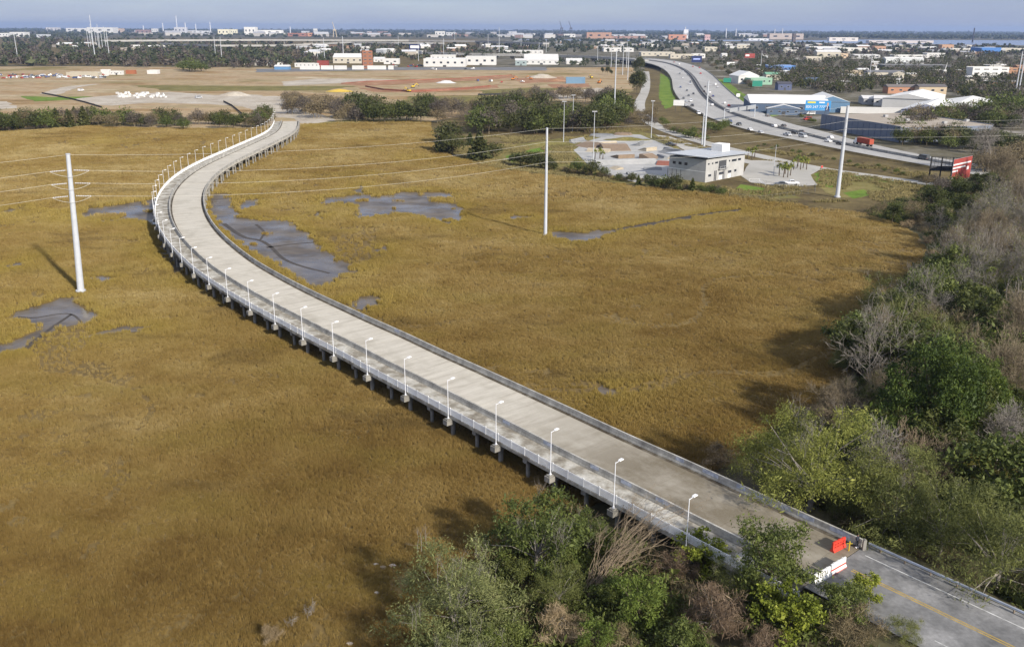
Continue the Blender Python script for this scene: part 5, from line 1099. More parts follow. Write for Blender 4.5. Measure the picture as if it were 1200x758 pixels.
# ---- tall light masts
def mast(label, px, py, h, heads=True, r=.22):
    p = G(px, py, Z4); t = thing('light_mast', label, 'light pole', tuple(p)); MB().tube((0, 0, 0), (0, 0, h), r, r * .55, 8).build('shaft', M['steel_pole'], t)
    if heads:
        MB().box(-1.1, 1.1, -.06, .06, h - .2, h - .05).build('cross_arm', M['steel_pole'], t)
        for x in (-.9, -.3, .3, .9): MB().box(x - .22, x + .22, -.35, .1, h - .05, h + .4).build('flood_light', M['insul'], t)
    return t
mast('tall floodlight mast left of the skate park', 660.3, 168, 22.5); mast('tall floodlight mast behind the skate park bowls', 671, 155, 22); mast('tall floodlight mast in front of the brown skate bank', 695, 192, 24); mast('tall floodlight mast at the car park behind the skate park', 763, 162, 21); mast('slim lamp mast beside the palm trees', 906.5, 205, 13, False, .15)
for lb, px, py, h, r in (('tall pale steel pole behind the skate building, right of a pair', 825, 172, 35, .6), ('tall pale steel pole behind the skate building, left of a pair', 822.5, 170, 17, .4), ('tall pale steel pole rising from the wood behind the skate park', 719.5, 138, 46, .55),
        ('tall pale pole in the row beyond the field, left of the dark tree', 735.5, 94, 40, .5), ('tall pale pole second in the row beyond the field', 729.5, 88, 38, .5), ('tall pale pole third in the row beyond the field', 734, 80, 38, .5), ('tall pale pole fourth in the row beyond the field', 716, 79, 32, .5), ('pale pole before the viaduct piers', 700, 74, 30, .5),
        ('tall pale pole standing before the viaduct on the white roofs', 631.5, 70, 34, .6), ('pale pole behind the viaduct', 640, 62, 30, .6), ('tall pale pole above the long white warehouse', 585, 66, 62, .7), ('pale pole rising from the low white warehouse', 520, 68, 40, .6), ('pale pole beside the parked cars before the billboard', 490.5, 72, 36, .5), ('pale pole left of the brick tower', 402.8, 74, 46, .7), ('pale pole above the red shed', 380.5, 72, 42, .7), ('slim dark pole left of the red shed', 372.5, 72, 34, .5),
        ('slim pale pole of the left pair above the woods', 253, 70, 42, .7), ('slim pale pole of the right pair above the woods', 260, 69, 42, .7), ('pale pole at the far left above the woods', 21, 70, 50, .7), ('tall pale pole of the white substation cluster, nearest', 112, 72, 80, .9), ('pale pole right of the substation cluster', 128.5, 69, 52, .8), ('pale pole in the town in front of the white house', 1018, 98, 34, .4), ('double pole at the right edge, left one', 1189, 115, 42, .7), ('double pole at the right edge, right one', 1192.5, 115, 42, .7), ('pale pole beside the red billboard structure in the town', 891, 84, 30, .4), ('tall pale pole far behind, above the blue billboard', 467, 56, 38, .6), ('far pale pole right of the white plant', 533, 52, 48, .8), ('slim grey pole behind the dark trees', 572, 60, 44, .6), ('far pale pole left of the viaduct poles', 610.5, 58, 40, .7)):
    p = G(px, py, .1); t = thing('utility_pole', lb, 'pole', tuple(p)); MB().tube((0, 0, 0), (0, 0, h), r, r * .6, 8).build('shaft', M['steel_pole'], t)
    for k in (.93, .86, .79): MB().tube((0, 0, h * k), (2.4 if h > 30 else 1.2, 0, h * k + .3), .12, .08, 5).build('arm', M['steel_pole'], t)
for k, (px, py) in enumerate(((104.5, 60), (107, 58), (109, 57), (113.5, 58), (116, 57), (117.5, 59), (120.5, 58), (124.5, 58))):
    p = G(px, py, .1); t = thing('utility_pole', 'slim white pole of the far substation cluster', 'pole', tuple(p), 0, 'substation poles'); h = 52 + (k * 7) % 20
    MB().tube((0, 0, 0), (0, 0, h), .8, .45, 6).build('shaft', M['steel_pole'], t)
# ---- palms
palm('palm', 3, 4.6)
for k, (a, b, g) in enumerate(((913, 206, 'round bed'), (918, 208, 'round bed'), (923, 208, 'round bed'), (926, 206, 'round bed'), (920, 204, 'round bed'), (930, 199, 'back bed'), (934, 197, 'back bed'), (938, 199, 'back bed'), (941, 197, 'back bed'), (935, 195, 'back bed'), (945, 199, 'back bed'), (876, 186, 'building corner'), (881, 187, 'building corner'), (884, 185, 'building corner'), (703, 186, 'skate park'), (697, 188, 'skate park'), (706, 190, 'skate park'))):
    put('palm', a, b, None, 'short cabbage palm in the group at the ' + g, 'palms at the ' + g, 'palm tree', 'palm_tree', world=tuple(G(a, b, Z4)))
for k in range(11):
    q = k / 10; a, b = 797 + 26 * q, 155 + 12 * q; put('palm', a, b, 3.6, 'small palm in the row beside the frontage road', 'palms beside the frontage road', 'palm tree', 'palm_tree', world=tuple(G(a, b, Z4)))
# ---- fence of the skate park, stop sign
M['fence_wire'] = paint('dull fence wire', (.16, .16, .155), .1, .6)
def fence(label, px, h, mat, step=4.0):
    pts = [G(a, b, Z3) for a, b in px]; o0 = pts[0]; t = thing('chain_fence', label, 'fence', tuple(o0))
    for a, b in zip(pts, pts[1:]):
        L = (b - a).length; n = max(1, int(L / step)); d = (b - a)
        for i in range(n):
            p = a + d * (i / n) - o0; q = a + d * ((i + 1) / n) - o0; MB().tube((p.x, p.y, 0), (p.x, p.y, h), .05, .05, 5).build('fence_post', mat, t)
            m = MB(); m.tube((p.x, p.y, h), (q.x, q.y, h), .03, .03, 4); m.tube((p.x, p.y, .1), (q.x, q.y, .1), .02, .02, 4)
            for k in range(1, 9): e = p.lerp(q, k / 9); m.tube((e.x, e.y, .1), (e.x, e.y, h), .012, .012, 3, False)
            m.build('fence_panel', mat, t)
    return t
fence('thin chain fence below the skate park car park', [(855, 231), (890, 235), (905, 233), (955, 226), (955, 219), (915, 221), (890, 215)], 1.6, M['fence_wire'], 3.5); fence('white railing panels beside the skate building', [(878, 213), (890, 213), (897, 219), (930, 220)], 1.2, M['rail'], 2.5); fence('dark fence along the skate park car park', [(764, 163), (775, 169), (790, 174)], 2.0, M['dark_grey'], 3.5)
fence('dark rusted fence along the town side of the highway', [(862, 110), (880, 122), (905, 134)], 2.2, M['dark_grey'], 5)
# ================================================================= VEHICLES
def car_paint(name, c): return paint(name, c, .04, .3, .5)
CP = {k: car_paint('car ' + k, c) for k, c in {'white': (.75, .75, .75), 'silver': (.45, .46, .48), 'black': (.02, .02, .022), 'dark grey': (.08, .085, .09), 'blue': (.05, .08, .2), 'red': (.4, .04, .03), 'orange': (.6, .2, .03), 'yellow': (.65, .45, .03)}.items()}
def make_car(colour, kind='car'):
    t = thing(kind.replace(' ', '_'), kind, kind); L, w = (4.6, 1.8) if kind == 'car' else (5.6, 1.95)
    if kind == 'car': low = [(-2.3, .35), (2.3, .35), (2.3, .75), (1.9, .9), (1.0, .98), (-1.7, 1.0), (-2.3, .92)]; cab = [(1.0, .985), (.35, 1.42), (-1.1, 1.45), (-1.75, 1.005)]
    elif kind == 'van': low = [(-2.8, .4), (2.8, .4), (2.8, .95), (2.3, 1.15), (-2.8, 1.15)]; cab = [(2.3, 1.155), (1.6, 2.1), (-2.75, 2.15), (-2.75, 1.155)]
    else: low = [(-2.8, .5), (2.8, .5), (2.8, 1.0), (1.6, 1.12), (-2.8, 1.12)]; cab = [(1.5, 1.125), (.9, 1.75), (-.5, 1.75), (-.7, 1.125)]
    fix(MB().prism(low, 'y', -w / 2, w / 2).build('body', CP[colour], t)); g = w / 2 - .1
    c = fix(MB().prism(cab, 'y', -g, g).build('cabin', CP[colour], t)); cx = sum(p[0] for p in cab) / 4; cz = sum(p[1] for p in cab) / 4
    for s in (-1, 1):
        sh = [(cx + (x - cx) * .86, cz + (z - cz) * .7) for x, z in cab]; y = s * (g + .004); MB().add([(x, y, z) for x, z in sh], [(0, 1, 2, 3)]).build('side_window', M['glass'], c)
    (x0, z0), (x1, z1) = cab[0], cab[1]; e = .012; MB().add([(x0 - .05 + e, -g * .9, z0 + .04), (x0 - .05 + e, g * .9, z0 + .04), (x1 + .05 + e, g * .88, z1 - .05), (x1 + .05 + e, -g * .88, z1 - .05)], [(0, 1, 2, 3)]).build('windscreen', M['glass'], c)
    for x in (-L * .31, L * .31):
        for s in (-1, 1): MB().tube((x, s * w / 2 - s * .22, .33), (x, s * w / 2 + s * .02, .33), .33, .33, 12).build('wheel', M['black'], t)
    for s in (-1, 1):
        xx = max(p[0] for p in low); MB().box(xx, xx + .03, s * w * .36 - .16, s * w * .36 + .16, .66, .8).build('headlight', M['lamp_head'], t); xn = min(p[0] for p in low); MB().box(xn - .03, xn, s * w * .38 - .14, s * w * .38 + .14, .72, .88).build('tail_light', CP['red'], t)
    return t
CARS = {}
def car(colour, kind, loc, rz, label, group=None):
    key = (colour, kind)
    if key in CARS: return copy_thing(CARS[key], loc, rz, 1.12, label, group)
    t = make_car(colour, kind); CARS[key] = t; KIDS[t.name] = list(t.children); t.location = loc; t.rotation_euler = (0, 0, rz); t['label'] = label; t.scale = (1.12,) * 3
    if group: t['group'] = group
    return t
def on_road(px, py, rev=False):
    """nearest place on the highway surface and its heading"""
    best = None
    for i in range(len(m_) - 1):
        c = m_[i]; p = G(px, py, c.z + .03); d = (Vector((p.x, p.y, 0)) - Vector((c.x, c.y, 0))).length
        if best is None or d < best[0]: best = (d, p, (m_[i + 1] - m_[i]))
    d = best[2]; return best[1], math.atan2(d.y, d.x) + (math.pi if rev else 0)
hw = [(800.5, 84.5, 'silver', 'car', 'silver car far up the highway'), (806, 88.5, 'dark grey', 'car', 'dark car near the highway bend'), (809, 96.5, 'black', 'car', 'black car by the median at the highway bend'), (797.5, 103, 'blue', 'car', 'blue car alone in the outer lane'),
      (805, 107, 'dark grey', 'car', 'dark grey car ahead of the highway bunch'), (812.5, 110.8, 'black', 'car', 'black car beside the median in the bunch'), (807, 113, 'dark grey', 'car', 'dark car in the middle of the bunch'), (801, 116, 'dark grey', 'car', 'dark car on the outer side of the bunch'), (803, 119.5, 'silver', 'car', 'silver car trailing the bunch'),
      (809.5, 119.5, 'white', 'van', 'white van in the highway bunch'), (804, 124.5, 'silver', 'car', 'silver car behind the white van'), (818.5, 134, 'white', 'van', 'white box van near the overhead sign'), (855, 143.5, 'blue', 'pickup', 'blue pickup below the sign gantry'), (866, 147, 'dark grey', 'pickup', 'dark pickup right of the sign gantry'), (879, 153.3, 'white', 'car', 'white car on the near highway lane'), (891.5, 156.5, 'silver', 'car', 'pale silver car at the near edge of the highway')]
for a, b, c, k, lb in hw: p, rz = on_road(a, b, True); car(c, k, tuple(p), rz, lb, 'vehicles on the highway')
hf = [(826.5, 102.5, 'dark grey', 'car', 'dark car on the far carriageway near the bend'), (825, 108, 'black', 'car', 'black car on the far carriageway beside the median'), (832, 109.5, 'white', 'car', 'white car on the far carriageway'), (835.5, 113.5, 'blue', 'car', 'blue car on the far carriageway'), (831.5, 116, 'black', 'car', 'black car on the far carriageway behind the blue one'), (834.5, 124, 'white', 'car', 'white car alone on the far carriageway'), (907.5, 149, 'white', 'car', 'white car on the far carriageway under the cables'), (938.5, 155.5, 'black', 'car', 'black car on the far carriageway before the warehouse'), (973, 162.5, 'white', 'car', 'white car in front of the articulated lorry')]
for a, b, c, k, lb in hf: p, rz = on_road(a, b); car(c, k, tuple(p), rz, lb, 'vehicles on the highway')
vr2 = random.Random(12)
for k in range(12):
    i = vr2.randint(8, 44); tt_ = vr2.choice([.14, .3, .52, .72]); q = n_[i].lerp(m_[i], tt_) + Vector((0, 0, .03)); dd = n_[i + 1] - n_[i]; cc = vr2.choice(['dark grey', 'white', 'silver', 'black', 'blue', 'silver']); car(cc, vr2.choice(['car', 'car', 'pickup', 'van']), tuple(q), math.atan2(dd.y, dd.x) + math.pi, '%s vehicle in moving traffic on the near carriageway' % cc, 'more traffic on the highway')
    i = vr2.randint(10, 46); q = m_[i].lerp(f_[i], vr2.choice([.3, .5, .7, .88])) + Vector((0, 0, .03)); dd = m_[i + 1] - m_[i]; cc = vr2.choice(['dark grey', 'white', 'silver', 'black', 'red', 'white']); car(cc, vr2.choice(['car', 'car', 'pickup', 'van']), tuple(q), math.atan2(dd.y, dd.x), '%s vehicle in moving traffic on the far carriageway' % cc, 'more traffic on the highway')
p = G(927, 216.5, Z4); car('white', 'pickup', tuple(p), R(-5), 'white pickup parked at the front edge of the skate park lot')
p = G(915, 217.5, Z4); car('dark grey', 'car', tuple(p), R(170), 'dark car parked behind the white pickup')
p = G(786, 171, Z4); car('dark grey', 'pickup', tuple(p), R(140), 'dark pickup in the car park behind the skate building')
# articulated lorry with a red container
p, rz = on_road(1012, 170.5); t = thing('lorry', 'articulated lorry with white cab and red container on the highway', 'lorry', tuple(p), rz)
M['rust_box'] = rough_mat('red container steel', [(0, (.3, .055, .03)), (1, (.42, .09, .05))], .5, 4, .6); rs_ = MB()
MB().box(-7.2, 5.0, -1.25, 1.25, 1.3, 4.0).build('container', M['rust_box'], t)
for k in range(22): x = -7.0 + k * .55; MB().box(x, x + .25, -1.3, -1.252, 1.4, 3.9).build('container_rib', M['rust_box'], t); MB().box(x, x + .25, 1.252, 1.3, 1.4, 3.9).build('container_rib', M['rust_box'], t)
MB().box(-7.2, 5.0, -.9, .9, .95, 1.28).build('chassis', M['dark_grey'], t); fix(MB().prism([(5.4, .6), (8.6, .6), (8.6, 1.7), (7.5, 1.9), (7.2, 3.2), (5.4, 3.5)], 'y', -1.15, 1.15).build('cab', CP['white'], t)); MB().box(7.3, 7.36, -1.0, 1.0, 2.0, 3.0).build('windscreen', M['glass'], t)
for x in (-6, -4.8, 4.2, 5.4, 7.9):
    for s in (-1, 1): MB().tube((x, s * .85, .5), (x, s * 1.2, .5), .5, .5, 12).build('wheel', M['black'], t)
p, rz = on_road(1082, 187); car('dark grey', 'van', tuple(p), rz, 'dark van on the near carriageway beside the billboard frame', 'vehicles on the highway')
# ---- overhead signs seen from behind
def gantry(label, a, b, z0, h, panels, mat):
    A, B = G(*a, z0), G(*b, z0); o0 = A; t = thing('sign_gantry', label, 'road sign', tuple(A)); d = B - A
    for q in (A, B): v = q - o0; MB().tube((v.x, v.y, 0), (v.x, v.y, h), .35, .3, 8).build('post', M['steel_pole'], t)
    for z in (h - .2, h - 1.6): MB().tube((0, 0, z), (d.x, d.y, z), .12, .12, 6).build('truss_chord', M['steel_pole'], t)
    dn = d.normalized(); s = Vector((dn.y, -dn.x, 0)) * .3
    for f0, f1, zz0, zz1 in panels:
        p, q = d * f0 + s, d * f1 + s; MB().add([(p.x, p.y, zz0), (q.x, q.y, zz0), (q.x, q.y, zz1), (p.x, p.y, zz1), (p.x + s.x * .3, p.y + s.y * .3, zz0), (q.x + s.x * .3, q.y + s.y * .3, zz0), (q.x + s.x * .3, q.y + s.y * .3, zz1), (p.x + s.x * .3, p.y + s.y * .3, zz1)], [(0, 3, 2, 1), (4, 5, 6, 7), (0, 1, 5, 4), (1, 2, 6, 5), (2, 3, 7, 6), (3, 0, 4, 7)]).build('sign_panel', mat, t)
M['sign_back'] = paint('aluminium sign back', (.3, .31, .32), .06, .45); M['sign_green'] = paint('green road sign', (.02, .2, .14), .05, .4); M['sign_white'] = paint('white sign', (.8, .8, .78), .03, .45)
gantry('aluminium overhead sign gantry across the far carriageway', (848, 143), (884, 137), 1.2, 8.5, ((.15, .4, 5.8, 8.4), (.45, .68, 5.8, 8.4), (.72, .98, 5.8, 8.2)), M['sign_back'])
def board(name, label, px, py, w, h, z0, rz, mat, posts=2, cat='sign', zb=.2, back='sign_back'):
    p = G(px, py, zb); t = thing(name, label, cat, tuple(p), rz); MB().box(-w / 2, w / 2, -.12, .12, z0, z0 + h).build('panel', M[back], t); MB().box(-w / 2 + .05, w / 2 - .05, -.14, -.123, z0 + .05, z0 + h - .05).build('face', M[mat] if isinstance(mat, str) else mat, t)
    for i in range(posts): x = -w * .3 + w * .6 * i / max(1, posts - 1) if posts > 1 else 0; MB().tube((x, .25, 0), (x, .25, z0 + h * .8), .16 if w > 6 else .08, .16 if w > 6 else .08, 8).build('post', M['dark_grey'] if w > 6 else M['steel_pole'], t)
    return t
board('road_sign', 'big pale overhead sign beside the near carriageway', 795, 131, 8.5, 4.2, 4.5, R(-20), 'sign_white'); board('road_sign', 'green road sign on the far highway bank', 852, 98, 9, 5, 1.2, R(0), 'sign_green'); board('road_sign', 'small white sign on the grass beside the highway', 864.5, 119, 3.4, 2.6, 4.0, R(10), 'sign_white', 1); board('road_sign', 'green shop sign board left of the blue warehouse', 887, 105, 11, 6, 3, R(5), 'sign_green', 2); board('stop_sign', 'small red sign at the car park exit', 962.5, 201, 1.0, 1.0, 1.6, R(10), 'red_plastic', 1)
# ================================================================= BILLBOARDS
def text_on(parent, s, size, loc, mat, name='lettering', rz=0., ext=.01):
    cu = bpy.data.curves.new(name, 'FONT'); cu.body = s; cu.size = size; cu.extrude = ext; cu.align_x = 'LEFT'; o0 = bpy.data.objects.new('tmp', cu); COL.objects.link(o0)
    dg = bpy.context.evaluated_depsgraph_get(); me = bpy.data.meshes.new_from_object(o0.evaluated_get(dg)); bpy.data.objects.remove(o0); me.materials.clear(); o = obj(name, me, mat, parent, loc); o.rotation_euler = (math.pi / 2, 0, rz); return o
M['bb_blue'] = paint('billboard blue', (.06, .3, .62), .1, .5); M['bb_yellow'] = paint('billboard yellow', (.75, .65, .05), .05, .5); M['bb_red'] = rough_mat('billboard red', [(0, (.26, .045, .04)), (1, (.36, .075, .06))], .3, 4, .6); M['bb_navy'] = paint('billboard navy', (.02, .03, .1), .1, .4); M['bb_white'] = paint('billboard white', (.8, .8, .8), .03, .5); M['bb_skin'] = paint('printed skin', (.55, .32, .22), .05, .6)
t = board('billboard', 'blue billboard with yellow and white lettering and a printed figure', 957, 139, 17.5, 7.0, 5.5, R(-12), M['bb_blue'], 2, 'billboard'); y = -.16
MB().box(-7.3, -1.8, y - .01, y, 10.6, 11.7).build('yellow_strip', M['bb_yellow'], t); text_on(t, '800 247 7777', 2.55, (-8.2, y, 7.2), M['bb_white']); MB().box(.6, 4.4, y - .01, y, 10.7, 11.6).build('white_strip', M['bb_white'], t)
MB().prism([(5.0, 5.6), (8.2, 5.6), (7.8, 8.2), (6.9, 8.8), (6.3, 8.8), (5.2, 8.0)], 'y', y - .02, y).build('figure_suit', M['bb_navy'], t); MB().prism([(6.2, 8.82), (7.1, 8.82), (7.3, 10.2), (6.9, 11.2), (6.3, 11.2), (6.0, 10.2)], 'y', y - .02, y).build('figure_head', M['bb_skin'], t); MB().prism([(6.0, 6.2), (6.4, 6.2), (6.85, 8.75), (6.4, 8.75)], 'y', y - .035, y - .022).build('figure_shirt', M['bb_white'], t)
t = board('billboard', 'red billboard with lines of white lettering beside the bare tree', 1124, 216, 18, 9.0, 2.0, R(42), M['bb_red'], 3, 'billboard'); y = -.15
for z, x0, x1 in ((8.4, -9, 8), (7.0, -9, 3), (5.7, -9, -4), (3.0, -9, -6)): MB().box(x0, x1, y - .012, y, z, z + .6).build('white_strip', M['bb_white'], t)
MB().box(4.6, 6.6, y - .012, y, 5.6, 7.0).build('white_badge', M['bb_white'], t)
p = G(1100, 215, Z2); t = thing('bare_billboard', 'dark steel back frame of a billboard beside the red one', 'billboard', tuple(p), R(-8))
for x in (-4.2, 0, 4.4): MB().box(x - .22, x + .22, -.25, .25, 0, 11).build('post', M['black'], t)
for z in (5.2, 6.2, 8.5, 10.7): MB().box(-4.6, 7.5, -.1, .1, z, z + .22).build('beam', M['black'], t)
for x in (-2.8, -1.4, 1.5, 3, 5.6, 6.8): MB().box(x, x + .12, .12, .24, 5, 11).build('stringer', M['dark_grey'], t)
MB().box(-3.9, 7.4, .26, .34, 5.3, 7.2).build('catwalk_panel', M['dark_grey'], t)
t = board('billboard', 'dark blue digital billboard with pale lettering behind the highway', 816, 77, 18, 11, 5, 0, M['bb_navy'], 2, 'billboard'); MB().box(-6, 6, -.2, -.16, 9.5, 12).build('letter_strip', paint('pale blue print', (.35, .42, .75), .1, .5), t)
t = board('billboard', 'red billboard on a tall steel frame in the town', 878, 74, 19, 8, 9, 0, M['bb_red'], 3, 'billboard'); MB().box(-8, -1, -.2, -.16, 12, 15).build('letter_strip', M['bb_white'], t)
board('billboard', 'small white billboard left of the red town billboard', 856, 79, 13, 4.2, 4, 0, 'sign_white', 1, 'billboard'); t = board('billboard', 'far blue billboard with white lettering left of the white plant', 486, 64, 26, 13, 10, 0, M['bb_navy'], 2, 'billboard'); MB().box(-10, 11, -.2, -.16, 14, 20).build('letter_strip', M['bb_white'], t)
# ================================================================= BUILDINGS
WM = {}
def wallm(c, key=None):
    k = key or str(c)
    if k not in WM: WM[k] = paint('wall ' + str(len(WM)), c, .07, .8, .2, 0, .15)
    return WM[k]
WHITE, CREAM, TAN, BRICK, BLUE, GREY, DKGREY, GREEN, STEEL = (.6, .59, .57), (.5, .46, .38), (.42, .34, .24), (.27, .12, .07), (.07, .12, .22), (.36, .36, .36), (.1, .1, .105), (.16, .32, .22), (.22, .26, .33)
def house(name, label, p, w, d, h, rz, wall, roof, kind='gable', rise=None, nwin=0, group=None, cat='building', rows=1, door=True):
    t = thing(name, label, cat, tuple(p), rz, group); MB().box(-w / 2, w / 2, 0, d, -.3, h).build('wall', wallm(wall), t); rise = rise if rise is not None else min(w, d) * .16; e = .5
    if kind == 'gable':
        fix(MB().add([(-w / 2 - e, -e, h - .1), (w / 2 + e, -e, h - .1), (w / 2 + e, d + e, h - .1), (-w / 2 - e, d + e, h - .1), (-w / 2 - e, d / 2, h + rise), (w / 2 + e, d / 2, h + rise)], [(0, 1, 5, 4), (2, 3, 4, 5), (0, 4, 3), (1, 2, 5), (0, 3, 2, 1)]).build('roof', wallm(roof), t))
    elif kind == 'gable_y':
        fix(MB().add([(-w / 2 - e, -e, h - .1), (w / 2 + e, -e, h - .1), (w / 2 + e, d + e, h - .1), (-w / 2 - e, d + e, h - .1), (0, -e, h + rise), (0, d + e, h + rise)], [(0, 4, 5, 3), (1, 2, 5, 4), (0, 1, 4), (2, 3, 5), (0, 3, 2, 1)]).build('roof', wallm(roof), t))
        MB().prism([(-w / 2, h), (w / 2, h), (0, h + rise * .93)], 'y', -e - .06, -e - .003).build('gable_wall', wallm(wall), t)
    else:
        MB().box(-w / 2 + .3, w / 2 - .3, .3, d - .3, h + .002, h + .25).build('roof', wallm(roof), t)
        for a in ((-w / 2 - .05, w / 2 + .05, -.05, .28), (-w / 2 - .05, w / 2 + .05, d - .28, d + .05)): MB().box(a[0], a[1], a[2], a[3], h + .003, h + .7).build('parapet', wallm(wall), t)
    wf = .3 if rows > 1 else .17
    if nwin:
        for r_ in range(rows):
            z0 = h * (r_ + .42) / rows; z1 = h * (r_ + .68) / rows
            for i in range(nwin):
                x = -w / 2 + w * (i + .5) / nwin; window(t, x - w / nwin * wf, x + w / nwin * wf, 0, z0, z1)
        if door: MB().box(-w * .03 - .6, w * .03 + .6, -.07, -.004, 0, min(2.6, h * .6)).build('door', M['dark_grey'], t)
    return t
def fb(name, label, x0, x1, yb, yt, depth, wall, roof, kind='flat', nwin=0, rz=0., rise=None, rows=1, group=None, zb=.1):
    """building whose front foot runs between two photo columns at row yb and whose eaves show at row yt"""
    xm = (x0 + x1) / 2; p = G(xm, yb, zb); r = rng_m(xm, yb); w = (x1 - x0) * r / FPX * .98; h = max(2.5, (yb - yt) * r / FPX * .97); return house(name, label, p, w, depth, h, rz, wall, roof, kind, rise, nwin, group, 'building', rows)
# -- near the highway
A, B, C_ = G(896, 131.5, .2), G(957, 136.5, .2), G(886, 113, .2)
house('warehouse', 'blue walled warehouse with white roof and open front beside the highway', G(925, 133.5, .2), 58, 60, 7.5, R(-9), (.085, .12, .18), (.74, .73, .7), 'gable', 4.5, 7)
house('shop_porch', 'blue gabled porch in front of the blue warehouse', G(918, 135, .2), 24, 6, 4.6, R(-9), (.11, .15, .22), (.7, .69, .66), 'gable_y', 3.0, 4)
house('warehouse', 'blue gabled warehouse wing behind the blue billboard', G(974, 132, .2), 26, 48, 8.0, R(-9), (.12, .21, .32), (.72, .71, .68), 'gable_y', 4.5, 0)
A, B = G(961, 150, .2), G(1053, 167, .2); d_ = B - A; t = house('flat_warehouse', 'long blue-grey warehouse with flat tan gravel roof', (A + B) / 2, d_.length, 62, 8.2, math.atan2(d_.y, d_.x), (.17, .195, .25), (.36, .31, .25), 'flat')
for k in range(1, 14): x = -d_.length / 2 + d_.length * k / 14; MB().box(x - .12, x + .12, -.16, -.052, 0, 8.1).build('wall_rib', wallm((.12, .16, .25)), t)
for k, (a, b) in enumerate(((-18, 30), (-6, 44), (8, 26), (18, 60), (26, 38))): MB().box(a, a + 2.2, b, b + 2.2, 8.46, 9.8).build('roof_vent', wallm(GREY), t)
house('warehouse', 'white warehouse with lilac gable end behind the flat roof', G(1083, 142, .2), 32, 70, 7.5, R(-32), (.34, .36, .46), (.7, .69, .66), 'gable_y', 4.2, 0)
house('warehouse', 'long white roofed warehouse on the right of the white complex', G(1122, 139, .2), 44, 80, 7.5, R(-32), WHITE, (.68, .67, .64), 'gable_y', 4, 0); house('warehouse', 'white roofed warehouse at the back of the white complex', G(1062, 128, .2), 38, 70, 8, R(-32), WHITE, (.72, .71, .68), 'gable_y', 4, 0)
house('warehouse', 'small white shed with open bays left of the white complex', G(1040, 124.5, .2), 22, 24, 6, R(-20), WHITE, WHITE, 'gable', 2, 4); house('warehouse', 'white canopy shed at the left end of the white complex', G(1029, 123, .2), 24, 24, 5, R(-10), GREY, WHITE, 'gable', 2, 5)
house('garden_wall', 'long white wall behind the flat roofed warehouse', G(1033, 133.5, .2), 60, 1.2, 4, R(-10), WHITE, WHITE, 'flat')
house('shop', 'white gabled shop with green canopy left of the blue warehouse', G(877, 98.5, .2), 25, 30, 9, R(8), WHITE, (.7, .7, .68), 'gable_y', 5, 3); house('shop_annex', 'low green fronted shop annex left of the blue warehouse', G(892, 99.5, .2), 26, 24, 7, R(8), (.25, .4, .3), (.5, .58, .52), 'flat', None, 4)
# -- middle distance, left
fb('brick_tower', 'tall brick training tower with window openings', 425.5, 437, 80.5, 61.5, 9, BRICK, TAN, 'flat', 2, .3, rows=5)
fb('warehouse', 'white roofed shed left of the brick tower', 391, 425, 74.5, 68, 40, CREAM, WHITE, 'gable', 5); fb('shed', 'red flat-topped shed before the white roofs', 372, 384, 79, 72.5, 12, (.25, .06, .05), (.2, .07, .06), 'flat'); fb('shed', 'long low white trailer building left of the red shed', 346, 373, 79, 75, 8, WHITE, WHITE, 'flat', 6)
fb('tent', 'blue and white covered shed at the left of the trailer row', 322, 338, 82, 78.5, 14, (.12, .24, .42), WHITE, 'gable', 0); fb('warehouse', 'small white roofed building right of the brick tower', 438, 450, 73, 69.5, 20, WHITE, WHITE, 'gable', 2)
for i, (a, b) in enumerate(((352, 374), (376.5, 390), (392, 406), (413, 426), (431, 452), (455, 461))): fb('trailer', 'white trailer in the row below the brick tower, number %s from the left' % ('one', 'two', 'three', 'four', 'five', 'six')[i], a, b, 81.8, 78.0, 3.0, WHITE, WHITE, 'flat', 0, group='white trailers below the brick tower')
fb('warehouse', 'long low white warehouse in the centre distance', 497, 545, 78.5, 70, 50, WHITE, (.7, .7, .68), 'flat', 6); fb('warehouse', 'white office block on the long white warehouse', 505, 533, 71, 65.5, 30, WHITE, GREY, 'flat', 5); fb('warehouse', 'white warehouse wing with grey doors right of the office block', 546, 581, 76.5, 67.5, 40, WHITE, WHITE, 'flat', 4); fb('warehouse', 'small white warehouse left of the parked lorries', 450, 467, 75.5, 70, 20, WHITE, WHITE, 'flat', 2)
fb('warehouse', 'long white roofed warehouse below the viaduct', 615, 654, 76, 71, 60, WHITE, WHITE, 'gable', 6); fb('warehouse', 'pale green-grey shed left of the white roofed warehouse', 604, 617, 77, 71.5, 30, (.3, .36, .36), WHITE, 'gable', 2); fb('warehouse', 'small white roofed shed before the viaduct piers', 664, 682, 75.5, 72, 30, WHITE, WHITE, 'gable', 2); fb('warehouse', 'long white roof behind the viaduct', 590, 636, 63.5, 60, 50, WHITE, WHITE, 'flat', 8)
fb('warehouse', 'white flat roofed store behind the viaduct at the right', 708, 742, 61, 57, 50, WHITE, WHITE, 'flat', 5); fb('warehouse', 'cream low store above the highway bend', 752, 790, 66, 62, 40, CREAM, WHITE, 'flat', 6); fb('warehouse', 'long cream wall building above the highway bend', 786, 812, 69, 64.5, 24, CREAM, CREAM, 'flat', 5); fb('warehouse', 'white building behind the digital billboard', 812, 826, 68.5, 64, 20, WHITE, WHITE, 'flat', 3)
fb('container', 'bright blue container office on the dirt site', 663.5, 685.5, 98.2, 91.8, 6, (.15, .25, .36), (.5, .52, .55), 'flat', 0)
fb('shed', 'long beige shed at the far left yard', 80, 113, 90, 86, 12, (.42, .38, .3), (.6, .57, .5), 'flat', 0); fb('shed', 'white shed right of the orange machines in the left yard', 173, 184, 87, 83.5, 10, WHITE, WHITE, 'flat', 0)
